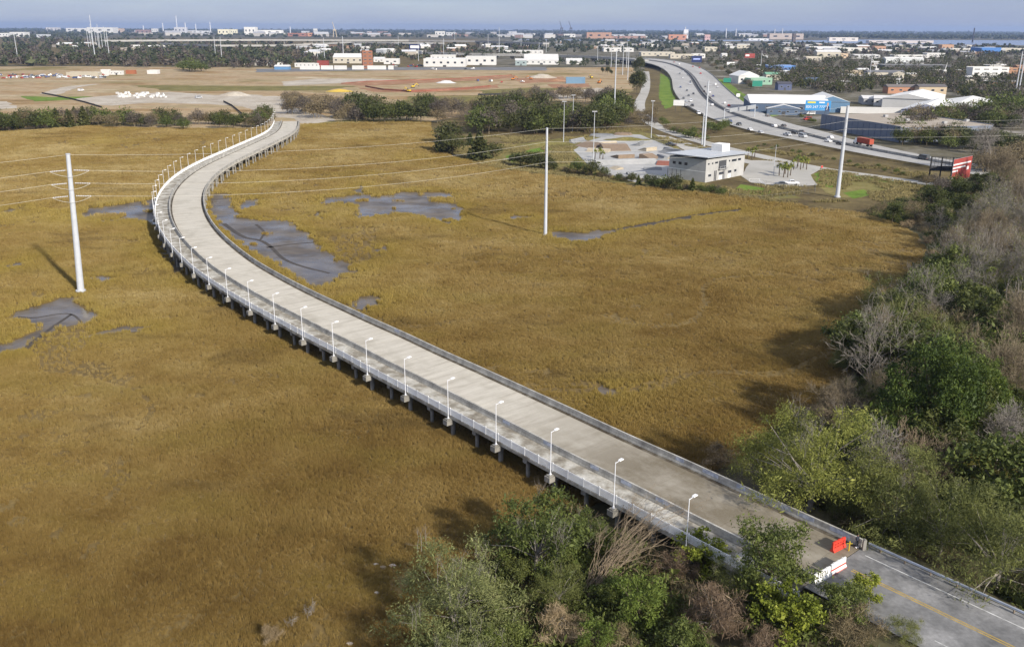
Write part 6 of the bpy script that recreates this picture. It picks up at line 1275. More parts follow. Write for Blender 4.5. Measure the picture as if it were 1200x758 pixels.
fb('shed', 'orange container in the left yard', 148, 158, 87, 83.5, 5, (.32, .12, .06), (.45, .13, .05), 'flat', 0); fb('shed', 'white van body in the left yard', 119, 128, 88, 83, 5, WHITE, WHITE, 'flat'); fb('shed', 'row of white containers in the left yard', 130, 143, 88, 84.5, 5, WHITE, (.6, .6, .6), 'flat', 4)
# -- town on the right
TOWN = [('house', 'grey roofed long house with cream gable in the town', 1018, 1057, 95, 86, 14, CREAM, (.16, .16, .17), 'gable', 4), ('house', 'cream gabled house front at the end of the grey roof', 1045, 1058, 96, 87, 12, CREAM, (.2, .2, .2), 'gable_y', 2), ('house', 'red brick house with pale gable in front of the white complex', 1042, 1078, 110, 103, 14, (.42, .22, .14), (.17, .15, .14), 'gable', 4), ('house', 'tan gabled house right of the red brick house', 1078, 1107, 111, 103, 14, (.5, .4, .28), (.13, .12, .12), 'gable', 3),
        ('apartment_block', 'white framed apartment block with dark balconies', 1141, 1178, 93, 81.5, 18, (.68, .67, .64), (.45, .45, .45), 'flat', 4), ('apartment_block', 'brick block right of the white framed apartments', 1178, 1190, 92.5, 82, 18, (.36, .2, .12), (.3, .25, .2), 'flat', 2), ('warehouse', 'blue walled warehouse far right before the river', 1151, 1171, 63.5, 57.5, 60, (.08, .2, .48), (.5, .55, .6), 'flat', 0), ('warehouse', 'long cream warehouse right of the blue one', 1171, 1200, 62, 58, 60, CREAM, WHITE, 'flat', 6),
        ('warehouse', 'long white terrace of pale roofs in the town', 1040, 1080, 75, 70, 20, (.6, .62, .62), WHITE, 'gable', 10), ('warehouse', 'long white flat roof above the pale terrace', 1050, 1092, 68.5, 65.5, 25, WHITE, WHITE, 'flat', 6), ('warehouse', 'pale flat roof at the right of the long white roof', 1087, 1106, 67.5, 63.5, 25, WHITE, WHITE, 'flat', 3), ('parking_deck', 'long dark parking deck in the town', 1040, 1110, 83.5, 77.5, 30, DKGREY, GREY, 'flat', 12),
        ('shop', 'white roofed shop with blue front left of the town trees', 902, 931, 84, 78, 24, (.12, .25, .55), WHITE, 'flat', 4), ('house', 'green roofed building at the left of the town', 898, 914, 94, 88, 16, CREAM, GREEN, 'gable', 3), ('house', 'blue house left of the green trees', 945, 960, 101, 94, 12, (.12, .2, .32), (.1, .13, .2), 'gable', 2), ('house', 'dark blue house above the blue warehouse roof', 912, 927, 106, 99, 12, (.1, .12, .2), (.08, .08, .1), 'gable', 2),
        ('warehouse', 'cream hangar roof above the town trees', 958, 984, 69, 62, 26, CREAM, WHITE, 'gable', 3), ('warehouse', 'tan flat building right of the cream hangar', 980, 993, 68.5, 64, 20, (.55, .42, .3), WHITE, 'flat', 2), ('warehouse', 'pale yellow low building left of the cream hangar', 945, 962, 72.5, 67.5, 20, CREAM, CREAM, 'flat', 3), ('house', 'tan roofed bungalow in the town middle', 993, 1016, 90, 85, 12, TAN, TAN, 'gable', 3),
        ('warehouse', 'white industrial building among the far town roofs', 950, 985, 59, 55.5, 40, WHITE, WHITE, 'flat', 5), ('warehouse', 'row of pale warehouses before the river', 985, 1018, 60.5, 57, 40, (.6, .58, .54), WHITE, 'flat', 6), ('house', 'brick block before the river', 1025, 1037, 61, 55.5, 24, (.42, .26, .18), TAN, 'flat', 3), ('warehouse', 'grey white block right of the brick block', 1080, 1092, 59.5, 56, 24, (.6, .6, .62), WHITE, 'flat', 3), ('house', 'orange brick block before the river', 1104, 1116, 60.5, 54, 24, (.45, .28, .18), TAN, 'flat', 3), ('warehouse', 'long low white store before the river', 1118, 1150, 61, 58, 30, (.62, .6, .56), WHITE, 'flat', 8),
        ('house', 'cream gabled house above the yellow machine', 1131, 1142, 103, 96, 12, CREAM, (.25, .22, .2), 'gable_y', 2), ('warehouse', 'pale flat building far right under the poles', 1160, 1176, 84, 78, 20, (.45, .44, .42), GREY, 'flat', 3), ('house', 'brick house at the far right edge of the town', 1193, 1215, 88, 80, 14, (.4, .22, .14), (.3, .18, .12), 'gable', 3), ('warehouse', 'white roofed store left of the pale pole', 1002, 1030, 69, 65, 25, (.55, .55, .55), WHITE, 'flat', 4), ('warehouse', 'white store right of the digital billboard', 826, 840, 60.5, 56, 30, CREAM, WHITE, 'flat', 3), ('warehouse', 'white block above the red town billboard', 864, 878, 57, 53.5, 30, CREAM, WHITE, 'flat', 3), ('house', 'small white house left of the red town billboard', 846, 852, 68, 64, 14, WHITE, WHITE, 'gable', 1)]
for a in TOWN: fb(a[0], a[1], *a[2:9], kind=a[9], nwin=a[10], rows=3 if a[0] == 'apartment_block' else (2 if a[0] == 'parking_deck' else 1), rz=0.0)
# -- far skyline: mills, tanks, stadium blocks, cranes
FAR = [('far_mill', 'far white industrial plant on the left horizon', 104, 131, 39, 33.5, 120, WHITE, WHITE), ('far_shed', 'far pale orange shed on the left horizon', 131, 142, 38.5, 34.5, 80, (.5, .38, .3), TAN), ('far_tank_row', 'far row of white tanks on the left horizon', 79, 100, 37.6, 34, 80, WHITE, WHITE), ('far_shed', 'far pale shed left of the white tanks', 55, 67, 36.8, 33.3, 80, (.5, .48, .48), WHITE), ('far_shed', 'far white warehouse at the left edge', 0, 9, 43.5, 40, 60, WHITE, WHITE), ('far_shed', 'far bright white warehouse right of the left edge', 13, 28, 43.3, 39, 60, WHITE, WHITE), ('far_shed', 'far grey roof above the left woods', 44, 55, 44.5, 41.5, 40, (.5, .52, .55), WHITE),
       ('far_block', 'far cream block left of the centre skyline', 256, 268, 41.5, 35.5, 60, (.7, .66, .5), WHITE), ('far_block', 'far cream tower beside the cream block', 271, 277, 41, 35.5, 40, (.7, .66, .5), WHITE), ('far_block', 'far white terminal block on the skyline', 287, 299, 41, 33, 80, (.72, .7, .66), WHITE), ('far_block', 'far pale long hall on the left skyline', 226, 244, 39.5, 36.8, 80, (.55, .56, .58), WHITE), ('far_block', 'far pale hall with flat roof on the left skyline', 205, 217, 39.5, 33.2, 60, (.5, .5, .53), WHITE), ('far_ship', 'far white ship-like hall on the skyline', 303, 329, 40.5, 36.2, 80, (.75, .74, .7), WHITE), ('far_block', 'far orange-topped white plant on the skyline', 361, 381, 43, 39.5, 60, (.5, .25, .15), WHITE), ('far_block', 'far white tower of the orange plant', 367.5, 371.5, 40, 34.5, 30, WHITE, WHITE), ('far_block', 'far red sheds left of the orange plant', 338, 358, 43, 39.5, 40, (.3, .14, .1), GREY),
       ('far_block', 'far white plant tower in the centre skyline', 510, 521, 42.5, 37.5, 50, WHITE, WHITE), ('far_block', 'far pale sheds right of the white plant', 523, 533, 42, 38.5, 40, (.5, .5, .5), WHITE), ('far_dome', 'far white domed hall right of centre', 661, 674, 44, 40.5, 60, WHITE, WHITE), ('far_block', 'far wide brick factory right of centre', 688, 716, 45.5, 39, 60, (.4, .24, .17), (.45, .35, .3)), ('far_block', 'far long low brick row right of the factory', 716, 745, 45.5, 43, 40, (.35, .22, .18), GREY), ('far_block', 'far orange brick works on the right skyline', 784, 804, 47, 41.5, 40, (.45, .22, .14), TAN), ('far_block', 'far pale works tower beside the orange works', 801, 806, 47, 36, 20, (.6, .6, .62), WHITE), ('far_block', 'far pink white works right of the orange works', 826, 832, 47.2, 42, 20, (.5, .32, .3), WHITE),
       ('far_block', 'far wide brown bridge-like hall on the right skyline', 903, 940, 46.5, 40.5, 60, (.42, .36, .33), (.5, .45, .42)), ('far_block', 'far dark tower in front of the wide hall', 929, 932, 50.5, 41, 20, (.12, .1, .1), DKGREY), ('far_block', 'far pale long bridge hall over the river', 973, 1004, 48.5, 44.8, 40, (.6, .55, .5), WHITE), ('far_block', 'far pale quay shed along the river', 1022, 1090, 50.8, 48.3, 40, (.5, .45, .42), GREY), ('far_block', 'far white shed row right of the works', 878, 900, 47.8, 45.8, 40, (.6, .6, .6), WHITE), ('far_block', 'far white shed left of centre skyline', 178, 184, 38, 34.5, 40, WHITE, WHITE), ('far_block', 'far brown works on the left skyline', 160, 174, 40.5, 36, 50, (.25, .17, .17), GREY)]
for nm, lb, x0, x1, yb, yt, dp, wl, rf in FAR: fb(nm, lb, x0, x1, yb, yt, dp, wl, rf, 'flat', 3)
def stack(label, px, yb, yt, wpx, mat):
    p = G(px, yb, .1); r = rng_m(px, yb); h = (yb - yt) * r / FPX; w = wpx * r / FPX / 2; t = thing('chimney_stack', label, 'chimney', tuple(p)); MB().tube((0, 0, 0), (0, 0, h), w, w * .7, 8).build('shaft', mat, t); MB().tube((0, 0, h), (0, 0, h * 1.02), w * .85, w * .85, 8).build('rim', mat, t)
for k, (px, yb, yt) in enumerate(((168.5, 38, 31.5), (191.5, 38, 29), (218, 40, 29), (230, 39, 30), (247, 39, 28), (208, 38, 22), (340.5, 41, 33), (802.5, 46, 33.5), (850.5, 45, 35), (862, 45, 35.5), (907.5, 42, 35.5), (916.5, 42, 35))): stack('far slim pale chimney or mast on the skyline', px, yb, yt, 1.3, wallm((.55, .56, .6)))
for o in [o for o in COL.objects if o.get('label') == 'far slim pale chimney or mast on the skyline']: o['group'] = 'skyline stacks'
def crane(label, px, yb, yt, lean, mat):
    p = G(px, yb, .1); r = rng_m(px, yb); h = (yb - yt) * r / FPX; t = thing('crane', label, 'crane', tuple(p)); w = h * .03
    for x in (-.12, .12): MB().tube((x * h, 0, 0), (x * h * .5, 0, h * .5), w, w, 5).build('leg', mat, t)
    MB().tube((0, 0, h * .5), (lean * h, 0, h), w, w * .6, 5).build('boom', mat, t); MB().box(-.1 * h, .1 * h, -.06 * h, .06 * h, h * .42, h * .52).build('machine_house', mat, t)
crane('far yellow dock crane on the skyline', 392.5, 44, 28, -.12, wallm((.5, .42, .3))); crane('far dark crane right of centre, left of a pair', 658, 41, 26.5, -.15, wallm((.1, .1, .13))); crane('far dark crane right of centre, right of a pair', 669, 41, 26.5, -.2, wallm((.1, .1, .13))); crane('white tower crane in the town', 1106, 91, 76.5, .1, wallm(WHITE)); crane('white crane boom above the grey roofed house', 1026, 92, 73, -.3, wallm(WHITE))
p = G(1139, 51, .1); stack('far dark pointed monument beyond the river', 1139.5, 50, 36.5, 1.6, wallm((.05, .05, .07)))
# ---- yards: white blocks, machines, fences, spoil
br = random.Random(21); blk = {}
for k in range(46):
    a = br.uniform(136, 199); b = 112.5 + br.uniform(-2.8, 2.8); p = G(a, b, Z3); s = br.uniform(.8, 1.6)
    t = thing('concrete_block', 'white precast concrete piece in the stack yard', 'concrete piece', tuple(p), br.uniform(0, 3), 'white concrete pieces in the yard'); MB().prism([(-s, 0), (s, 0), (s * .9, s * 1.2), (-s * .9, s * 1.2)], 'y', -s * .6, s * .6).build('body', wallm(WHITE), t); MB().box(-s * .3, s * .3, -s * .3, s * .3, s * 1.202, s * 1.35).build('lift_lug', wallm(GREY), t)
def digger(label, px, py, mat, rz):
    p = G(px, py, Z3); t = thing('excavator', label, 'excavator', tuple(p), rz)
    for s in (-1, 1): MB().prism([(-1.9, .2), (-1.6, 0), (1.6, 0), (1.9, .2), (1.9, .7), (1.6, .9), (-1.6, .9), (-1.9, .7)], 'y', s * 1.3 - .3, s * 1.3 + .3).build('track', M['black'], t)
    MB().box(-1.9, 1.3, -1.3, 1.3, 1.0, 2.2).build('house', mat, t); MB().box(.2, 1.5, .2, 1.2, 2.2, 3.2).build('cab', M['glass'], t); MB().tube((1.2, 0, 1.8), (4.0, 0, 4.6), .35, .3, 6).build('boom', mat, t); MB().tube((4.0, 0, 4.6), (6.2, 0, 2.2), .28, .22, 6).build('arm', mat, t); MB().prism([(5.7, 1.2), (6.8, 1.2), (6.5, 2.3), (6.0, 2.3)], 'y', -.6, .6).build('bucket', M['dark_grey'], t)
digger('yellow excavator on the red dirt in the centre', 484, 103, CP['yellow'], .4); digger('yellow excavator working in the dirt left of the tower pole', 479, 108, CP['yellow'], 2.6); digger('orange excavator right of the blue container', 702, 98, CP['orange'], 1.0); digger('orange excavator left of the spoil heap', 601, 94, CP['orange'], .2); digger('orange loader beside the spoil heap', 622, 93.5, CP['orange'], 2.8); digger('yellow excavator behind the blue container', 693, 92, CP['yellow'], 2.0); digger('orange machine in the town below the brick block', 1117, 92, CP['orange'], 2.0); digger('yellow machine beside the white complex', 1124, 110, CP['yellow'], 1.0)
def heap(label, px, py, rx, ry, h, mat):
    p = G(px, py, Z3); rs = np.random.RandomState(int(px)); n = 16; v = [(0, 0, h)]; f = []
    for i in range(1, 6):
        for k in range(n): a = 6.283 * k / n; q = i / 5; v.append((rx * q * math.cos(a), ry * q * math.sin(a), max(0, h * (1 - q ** 1.3) + rs.normal(0, .06) * h * (i < 5))))
    f += [(0, 1 + k, 1 + (k + 1) % n) for k in range(n)]
    for i in range(4):
        for k in range(n): a = 1 + i * n + k; b = 1 + i * n + (k + 1) % n; f.append((a, a + n, b + n, b))
    t = thing('spoil_heap', label, 'dirt heap', tuple(p)); fix(MB().add(v, f).build('mound', mat, t, smooth=True))
heap('yellow heap of sand behind the brown wood', 398, 107.5, 14, 8, 2.5, paint('yellow sand', (.55, .38, .06), .1, .9)); heap('pale spoil heap on the centre dirt site', 635, 91.5, 20, 12, 5, M['pale_dirt']); heap('red-brown spoil heap right of the pale one', 652, 95, 14, 8, 2.5, M['red_dirt']); heap('pale dirt heap beside the far bridge end', 275, 112, 16, 9, 3.5, M['pale_dirt']); heap('white rubble heap on the centre dirt site', 523, 97.5, 12, 7, 3, wallm(WHITE)); heap('pale dirt heap at the bridge approach', 370, 136, 7, 4, 1.8, M['pale_dirt'])
M['silt'] = rough_mat('red silt fence', [(0, (.16, .08, .05)), (.5, (.25, .09, .06)), (1, (.3, .18, .12))], .04, 5, .9); M['silt_dark'] = paint('black silt fence', (.03, .03, .035), .1, .8)
def silt(label, px, mat, h):
    pts = [G(a, b, Z3) for a, b in px]; o0 = pts[0]; t = thing('silt_fence', label, 'fence', tuple(o0))
    for a, b in zip(pts, pts[1:]):
        p, q = a - o0, b - o0; MB().add([(p.x, p.y, 0), (q.x, q.y, 0), (q.x, q.y, h), (p.x, p.y, h), (p.x, p.y + .06, 0), (q.x, q.y + .06, 0), (q.x, q.y + .06, h), (p.x, p.y + .06, h)], [(0, 1, 2, 3), (7, 6, 5, 4), (3, 2, 6, 7)]).build('fabric', mat, t); MB().box(p.x - .1, p.x + .1, p.y - .1, p.y + .1, 0, h + .4).build('post', M['wood'], t)
silt('long red silt fence along the nearer trench', [(428, 102), (450, 106), (480, 108), (520, 106.5), (550, 104.5), (575, 101.5)], M['silt'], 1.5); silt('upper red silt fence across the dirt site', [(400, 98.5), (430, 96), (480, 94.5), (540, 92.5), (600, 88.5)], M['silt'], 1.0); silt('black silt fence from the left track to the wood', [(49, 110), (60, 112), (80, 116), (100, 121), (120, 127)], M['silt_dark'], 1.4); silt('black silt fence beside the far dirt approach', [(262, 120), (272, 125), (284, 135)], M['silt_dark'], 1.6); silt('black silt fence behind the brown wood', [(560, 112), (600, 111), (640, 111.5)], M['silt_dark'], 1.6)
# parked vehicles in the lots
vr = random.Random(3); cols = ['white', 'silver', 'dark grey', 'blue', 'white', 'red']
for k in range(96):
    a = vr.uniform(455, 500) if k < 10 else (vr.uniform(505, 575) if k < 16 else vr.uniform(-5, 125)); b = vr.uniform(76, 79.5) if k < 10 else (vr.uniform(80.5, 82.5) if k < 16 else vr.uniform(88, 92.5)); w = ('left yard' if k >= 16 else ('lot before the white warehouse' if k >= 10 else 'lorry park left of the white warehouse'))
    cc, ck = vr.choice(cols), vr.choice(['car', 'van', 'pickup']); pt = '' if k < 16 else (', left part' if a < 40 else (', middle part' if a < 80 else ', right part')); car(cc, ck, tuple(G(a, b, Z3)), vr.uniform(0, 6), 'small parked %s %s in the %s%s' % (cc, ck, w, pt), 'vehicles in the ' + w)
for k, (a, b, c, kd, lb) in enumerate(((340, 133, 'silver', 'pickup', 'pale pickup on the dirt just beyond the bridge end'), (392, 138, 'dark grey', 'pickup', 'dark pickup at the end of the dirt approach beside the wood'), (355, 131, 'dark grey', 'car', 'dark car on the dirt approach'), (233, 115.5, 'silver', 'van', 'pale blue van in the stack yard'), (95, 107, 'white', 'van', 'white van on the field track'), (588, 97, 'red', 'car', 'red car by the site offices'), (560, 95.5, 'blue', 'van', 'blue van by the site offices'), (575, 96, 'white', 'van', 'white van by the site offices'), (612, 96.5, 'white', 'pickup', 'white pickup beside the orange machines'), (904, 130.8, 'white', 'car', 'white car before the blue warehouse'), (950, 134.5, 'white', 'van', 'white van under the blue billboard'), (916, 133.5, 'orange', 'pickup', 'orange pickup before the blue warehouse'), (946, 141, 'red', 'van', 'small red truck below the blue billboard'))):
    car(c, kd, tuple(G(a, b, Z3)), .3 * k, lb)
# headstones and litter on the mossy ground, near right
def headstone(label, px, py, w, h, rz=.3):
    p = GT(px, py); p.z = .95; t = thing('headstone', label, 'headstone', tuple(G(px, py, .95)), rz); n = 7; pts = [(-w / 2, 0), (w / 2, 0)] + [(w / 2 * math.cos(a), h - w / 2 + w / 2 * math.sin(a)) for a in [math.pi * i / n for i in range(n + 1)]]
    fix(MB().prism(pts, 'y', -.12, .12).build('stone', M['pier'], t)); MB().box(-w * .7, w * .7, -.3, .3, -.1, .15).build('plinth', M['pier'], t)
headstone('round-topped grey headstone on the mossy ground', 1187, 547, 1.1, 1.6); headstone('low grey headstone left of the round-topped one', 1140, 552, .8, 1.0); headstone('pale headstone near the feathery tree', 1178, 578, .8, 1.0, .8); headstone('pale low headstone at the right edge', 1196, 580, .9, .9, .5)
def litter(label, px, py, s, mat):
    p = GT(px, py); rs = random.Random(int(px)); v = [(s * math.cos(a) * rs.uniform(.6, 1), s * .7 * math.sin(a) * rs.uniform(.6, 1), z) for z in (.02, s * .5) for a in [i * 1.047 for i in range(6)]]; t = thing('driftwood_chunk', label, 'debris', tuple(p)); fix(MB().add(v, [tuple(range(6))[::-1], tuple(range(6, 12))] + [(i, (i + 1) % 6, 6 + (i + 1) % 6, 6 + i) for i in range(6)]).build('chunk', mat, t))
for k, (a, b, s, lb) in enumerate(((441, 662, .4, 'pale debris chunk at the marsh edge, left one'), (449, 666, .55, 'pale debris chunk at the marsh edge, middle one'), (460, 664, .5, 'grey debris chunk at the marsh edge, right one'), (442, 695, .35, 'small pale debris below the other chunks'), (410, 755, .4, 'grey stone in the tree shadow on the bottom edge'))): litter(lb, a, b, s, wallm((.5, .44, .38)))

# ---- the many small roofs of the town and the far districts
hr = random.Random(31)
def small_houses(poly, n, wr, hr_, label, group, roofs, walls):
    xs_ = [q[0] for q in poly]; ys_ = [q[1] for q in poly]; k = 0
    while k < n:
        a, b = hr.uniform(min(xs_), max(xs_)), hr.uniform(min(ys_), max(ys_))
        if not inside(poly, np.array([a]), np.array([b]))[0]: continue
        k += 1; w = hr.uniform(*wr); rf_ = hr.choice(roofs); f3 = (a - min(xs_)) / (max(xs_) - min(xs_)); lb = ('%s-roofed %s, %s' % ('white' if rf_[0] > .58 else ('grey' if rf_[0] > .28 else 'dark'), label, 'left part' if f3 < .25 else ('left of the middle' if f3 < .5 else ('right of the middle' if f3 < .75 else 'right part')))); house('house' if wr[1] < 25 else 'warehouse', lb, G(a, b, .1), w, w * hr.uniform(.5, .9), hr.uniform(*hr_), hr.uniform(-.5, .5), hr.choice(walls), rf_, 'gable' if wr[1] < 25 else hr.choice(['flat', 'gable']), None, 0, group)
RF = [(.62, .61, .58), (.3, .29, .28), (.14, .13, .13), (.45, .43, .4), (.24, .15, .11), (.7, .69, .67)]; WL = [(.48, .46, .42), (.55, .54, .52), (.36, .32, .27), (.26, .17, .12), (.36, .38, .4)]
small_houses([(845, 66), (1200, 70), (1215, 112), (1150, 118), (1110, 101), (1040, 100), (985, 108), (930, 98), (905, 92), (870, 80)], 64, (9, 17), (3.2, 6), 'small house among the trees of the town', 'small houses of the town', RF, WL)
small_houses([(590, 49), (840, 50), (1200, 56), (1200, 66), (900, 62), (840, 60), (700, 58), (590, 58)], 84, (18, 46), (4.5, 9), 'pale low warehouse in the far districts', 'far low warehouses', [(.5, .49, .47), (.36, .36, .37), (.3, .28, .26), (.62, .61, .6)], WL)
small_houses([(340, 54), (480, 54), (600, 56), (600, 64), (480, 66), (350, 66)], 34, (20, 45), (5, 9), 'pale low warehouse among the trees behind the brick tower', 'low warehouses behind the brick tower', [(.7, .69, .67), (.55, .55, .56)], WL)
small_houses([(150, 37), (600, 40.5), (900, 43.5), (900, 47), (600, 45), (150, 42)], 70, (40, 110), (9, 22), 'faint pale building on the far skyline', 'faint skyline buildings', [(.45, .45, .46), (.36, .36, .38)], [(.42, .4, .38), (.34, .32, .31), (.5, .49, .47), (.3, .2, .17)])
small_houses([(60, 54), (115, 52), (118, 58), (60, 60)], 8, (20, 45), (5, 9), 'pale shed beside the substation poles', 'sheds by the substation', [(.6, .6, .58)], WL)
small_houses([(150, 55), (210, 54), (214, 58), (150, 60)], 8, (25, 55), (4, 7), 'pale long shed before the lower ramp bridge', 'sheds by the ramp bridge', [(.62, .6, .56)], WL)
small_houses([(268, 72), (345, 74), (345, 78), (270, 79)], 9, (10, 25), (3, 5), 'pale shed at the wood edge left of the trailers', 'sheds left of the trailers', [(.62, .6, .56), (.4, .3, .25)], WL)
# ================================================================= MIDDLE-DISTANCE TREES, FAR WOODS
simple_tree('m_green', 41, 9, 5.5, 'l_cedar', 5200, .34); simple_tree('m_green2', 42, 9, 5.5, 'l_dark', 5200, .34); simple_tree('m_brown', 43, 9, 5.5, 'l_rust', 5600, .24, 1, True); simple_tree('m_grey', 44, 10, 5.5, 'l_farbrown', 5600, .24, 1, True); simple_tree('m_olive', 45, 8, 5.5, 'l_olive', 5200, .34)
cone_tree('cedar', 46, 10, 4, 'l_cedar', 1800, .5); cone_tree('cedar2', 47, 9, 3.2, 'l_dark', 1500, .45); bare_tree('m_bare', 48, 10, .55, .16, 'bark_grey', 3, 5, 3, .5); simple_tree('m_pine', 49, 24, 9, 'l_cedar', 7000, .6)
mr_ = random.Random(77)
def row(pxs, keys, hs, label, group, n, jit):
    for k in range(n):
        q = (k + mr_.uniform(-.3, .3)) / max(1, n - 1); q = min(max(q, 0), 1) * (len(pxs) - 1); i = min(int(q), len(pxs) - 2); f = q - i
        a = pxs[i][0] * (1 - f) + pxs[i + 1][0] * f + mr_.uniform(-2, 2); b = pxs[i][1] * (1 - f) + pxs[i + 1][1] * f + mr_.uniform(-jit, jit * .2)
        key = mr_.choice(keys); f3 = q / (len(pxs) - 1); what = {'m_green': 'dark evergreen', 'm_green2': 'deep green tree', 'm_olive': 'olive green tree', 'm_brown': 'brown leafless tree', 'm_grey': 'grey leafless tree', 'm_bare': 'bare-branched tree', 'cedar': 'pointed cedar'}[key]; put(key, a, b, mr_.uniform(*hs), '%s %s, %s' % (what, label, 'left end' if f3 < .25 else ('left of its middle' if f3 < .5 else ('right of its middle' if f3 < .75 else 'right end'))), group, name='scrub_bush' if hs[1] <= 8 else None, world=tuple(G(a, b, .1)))
row([(-30, 157), (0, 154), (60, 151), (110, 147)], ['m_green', 'm_green2', 'm_olive', 'm_brown', 'm_grey', 'cedar', 'm_brown'], (8, 12.5), 'in the belt along the far left marsh edge', 'trees of the left marsh belt', 52, 7)
row([(105, 147), (150, 150), (220, 151), (300, 150), (316, 145)], ['m_green', 'm_green2', 'm_brown', 'm_olive', 'm_grey', 'm_brown'], (6, 11), 'in the belt left of the far bridge end', 'trees of the belt by the bridge end', 60, 6)
row([(335, 130), (360, 135), (400, 142), (430, 143)], ['m_brown', 'm_grey', 'm_bare', 'm_brown'], (9, 14), 'in the wood right of the bridge end', 'brown wood by the bridge end', 44, 14)
row([(415, 141), (450, 143), (505, 142)], ['m_green', 'm_green2', 'm_bare', 'm_green2'], (9, 17), 'in the wood right of the brown trees', 'evergreens by the brown wood', 34, 9)
row([(505, 142), (560, 145), (600, 146)], ['m_grey', 'm_brown', 'm_bare', 'm_grey'], (8, 14), 'in the wood behind the cedars', 'grey wood behind the cedars', 44, 16)
row([(560, 155), (590, 152), (640, 155), (700, 152), (730, 148)], ['m_green', 'm_green2', 'm_olive', 'm_green', 'm_grey'], (10, 18), 'in the wood behind the skate park', 'wood behind the skate park', 80, 20)
row([(690, 150), (730, 148), (768, 150)], ['m_brown', 'm_grey', 'm_brown'], (5, 8), 'in the low strip behind the skate park', 'brown shrubs behind the skate park', 40, 16)
row([(590, 128), (640, 120), (720, 122)], ['m_grey', 'm_brown', 'm_grey'], (8, 13), 'along the dirt site edge', 'bare trees along the dirt site', 36, 6)
for k, (a, b, h, lb) in enumerate(((520, 178, 13, 'left cedar standing out over the marsh'), (530, 181, 11, 'low cedar right of the left cedar'), (526, 168, 13, 'cedar behind the left cedar'), (551, 170, 7, 'small round cedar between the two cedar groups'), (562, 188, 14, 'pointed cedar in the middle group'), (568, 186, 9, 'low cedar beside the pointed cedar'), (577, 185, 8, 'bushy cedar right of the pointed cedar'))): put('m_green' if k in (1, 2, 6) else ('cedar' if k % 2 == 0 else 'cedar2'), a, b, h, lb, world=tuple(G(a, b, .1)), sxy=1.2)
for k, (a, b, h) in enumerate(((602, 193, 6), (610, 195, 7), (618, 196, 7.5), (626, 197, 8), (633, 198, 8), (640, 199, 7), (648, 200, 5))): put('m_green', a, b, h, 'dark evergreen bush left of the centre pole', 'bushes left of the centre pole', world=tuple(G(a, b, .1)))
for k, (a, b, h) in enumerate(((677, 204, 8), (693, 207, 8.5), (650, 200, 4.5), (708, 208, 5), (725, 212, 4), (740, 214, 4), (748, 217, 5), (765, 219, 5.5), (777, 221, 5), (790, 223, 6), (811, 225, 5), (758, 213, 3.5))): put(('m_olive', 'm_green', 'cedar2', 'm_green2')[k % 4], a, b, h * mr_.uniform(.8, 1.15), 'small evergreen in the row between marsh and skate park', 'small evergreens before the skate park', world=tuple(G(a, b, .1)))
row([(660, 203), (720, 212), (800, 224), (850, 229)], ['m_brown', 'm_olive', 'm_grey'], (2, 3.5), 'as low scrub along the skate park edge', 'scrub along the skate park edge', 30, 2)
row([(775, 150), (800, 160), (830, 166)], ['m_olive', 'm_brown'], (3, 5), 'as scrub between frontage road and highway', 'scrub beside the highway', 20, 6)
for k, (a, b) in enumerate(((829, 152), (834, 154), (840, 156), (846, 153), (850, 150))): put('m_olive', a, b, 6, 'olive bush in the clump below the highway pole', 'bushes below the highway pole', world=tuple(G(a, b, .1)))
row([(888, 172), (960, 188), (1060, 205)], ['m_brown', 'm_olive'], (1.5, 2.5), 'as low scrub on the highway verge', 'verge scrub', 26, 4)
for k, (a, b, h) in enumerate(((746, 112, 26), (750, 110, 22), (743, 108, 20), (748, 88, 26), (750, 85, 24), (745, 86, 20), (712, 88, 12), (706, 87, 10), (716, 89, 9))): put('m_pine', a, b, h, 'tall dark pine beside the frontage road', 'dark pines beside the frontage road', world=tuple(G(a, b, .1)), sxy=.8)
# town and highway trees, right
row([(1050, 168), (1080, 168), (1120, 175), (1200, 185)], ['m_green', 'm_olive', 'm_brown', 'm_grey', 'm_green2'], (6, 12), 'in the belt above the highway', 'belt above the highway', 60, 13)
row([(1060, 158), (1120, 150), (1200, 150)], ['m_olive', 'm_green2', 'm_brown', 'm_grey'], (9, 15), 'in the second belt above the highway', 'second belt above the highway', 50, 13)
row([(1150, 148), (1180, 140), (1215, 140)], ['m_olive', 'm_olive', 'm_green'], (14, 18), 'standing tall at the right edge before the town', 'tall olive trees at the right edge', 9, 6)
row([(1085, 226), (1130, 230), (1170, 222), (1215, 212)], ['m_brown', 'm_olive', 'm_grey', 'm_green2'], (4, 6.5), 'between billboard and right wood', 'scrub by the billboard', 24, 10)
row([(1150, 204), (1175, 199), (1215, 192)], ['m_brown', 'm_grey', 'm_brown'], (8, 13), 'at the highway end', 'brown trees at the highway end', 18, 8)
row([(925, 131), (940, 140), (955, 146)], ['m_olive', 'm_brown'], (2, 3.5), 'as low hedge before the blue warehouse', 'hedge before the blue warehouse', 10, 2)
TW = [(840, 62), (900, 60), (1000, 62), (1200, 64), (1215, 120), (1150, 128), (1110, 106), (1040, 104), (985, 112), (930, 104), (905, 96), (860, 80)]
row([(820, 74), (850, 86), (868, 96), (880, 104)], ['m_green', 'm_brown', 'm_grey'], (5, 9), 'along the town side of the highway', 'trees beside the highway', 22, 3)
for k, (a, b, h) in enumerate(((222, 84, 15), (229, 84.5, 14), (236, 84, 13), (225, 83, 17), (215, 82, 12))): put('m_olive', a, b, h, 'olive tree in the clump at the field edge', 'olive clump at the field edge', world=tuple(G(a, b, .1)), sxy=1.4)
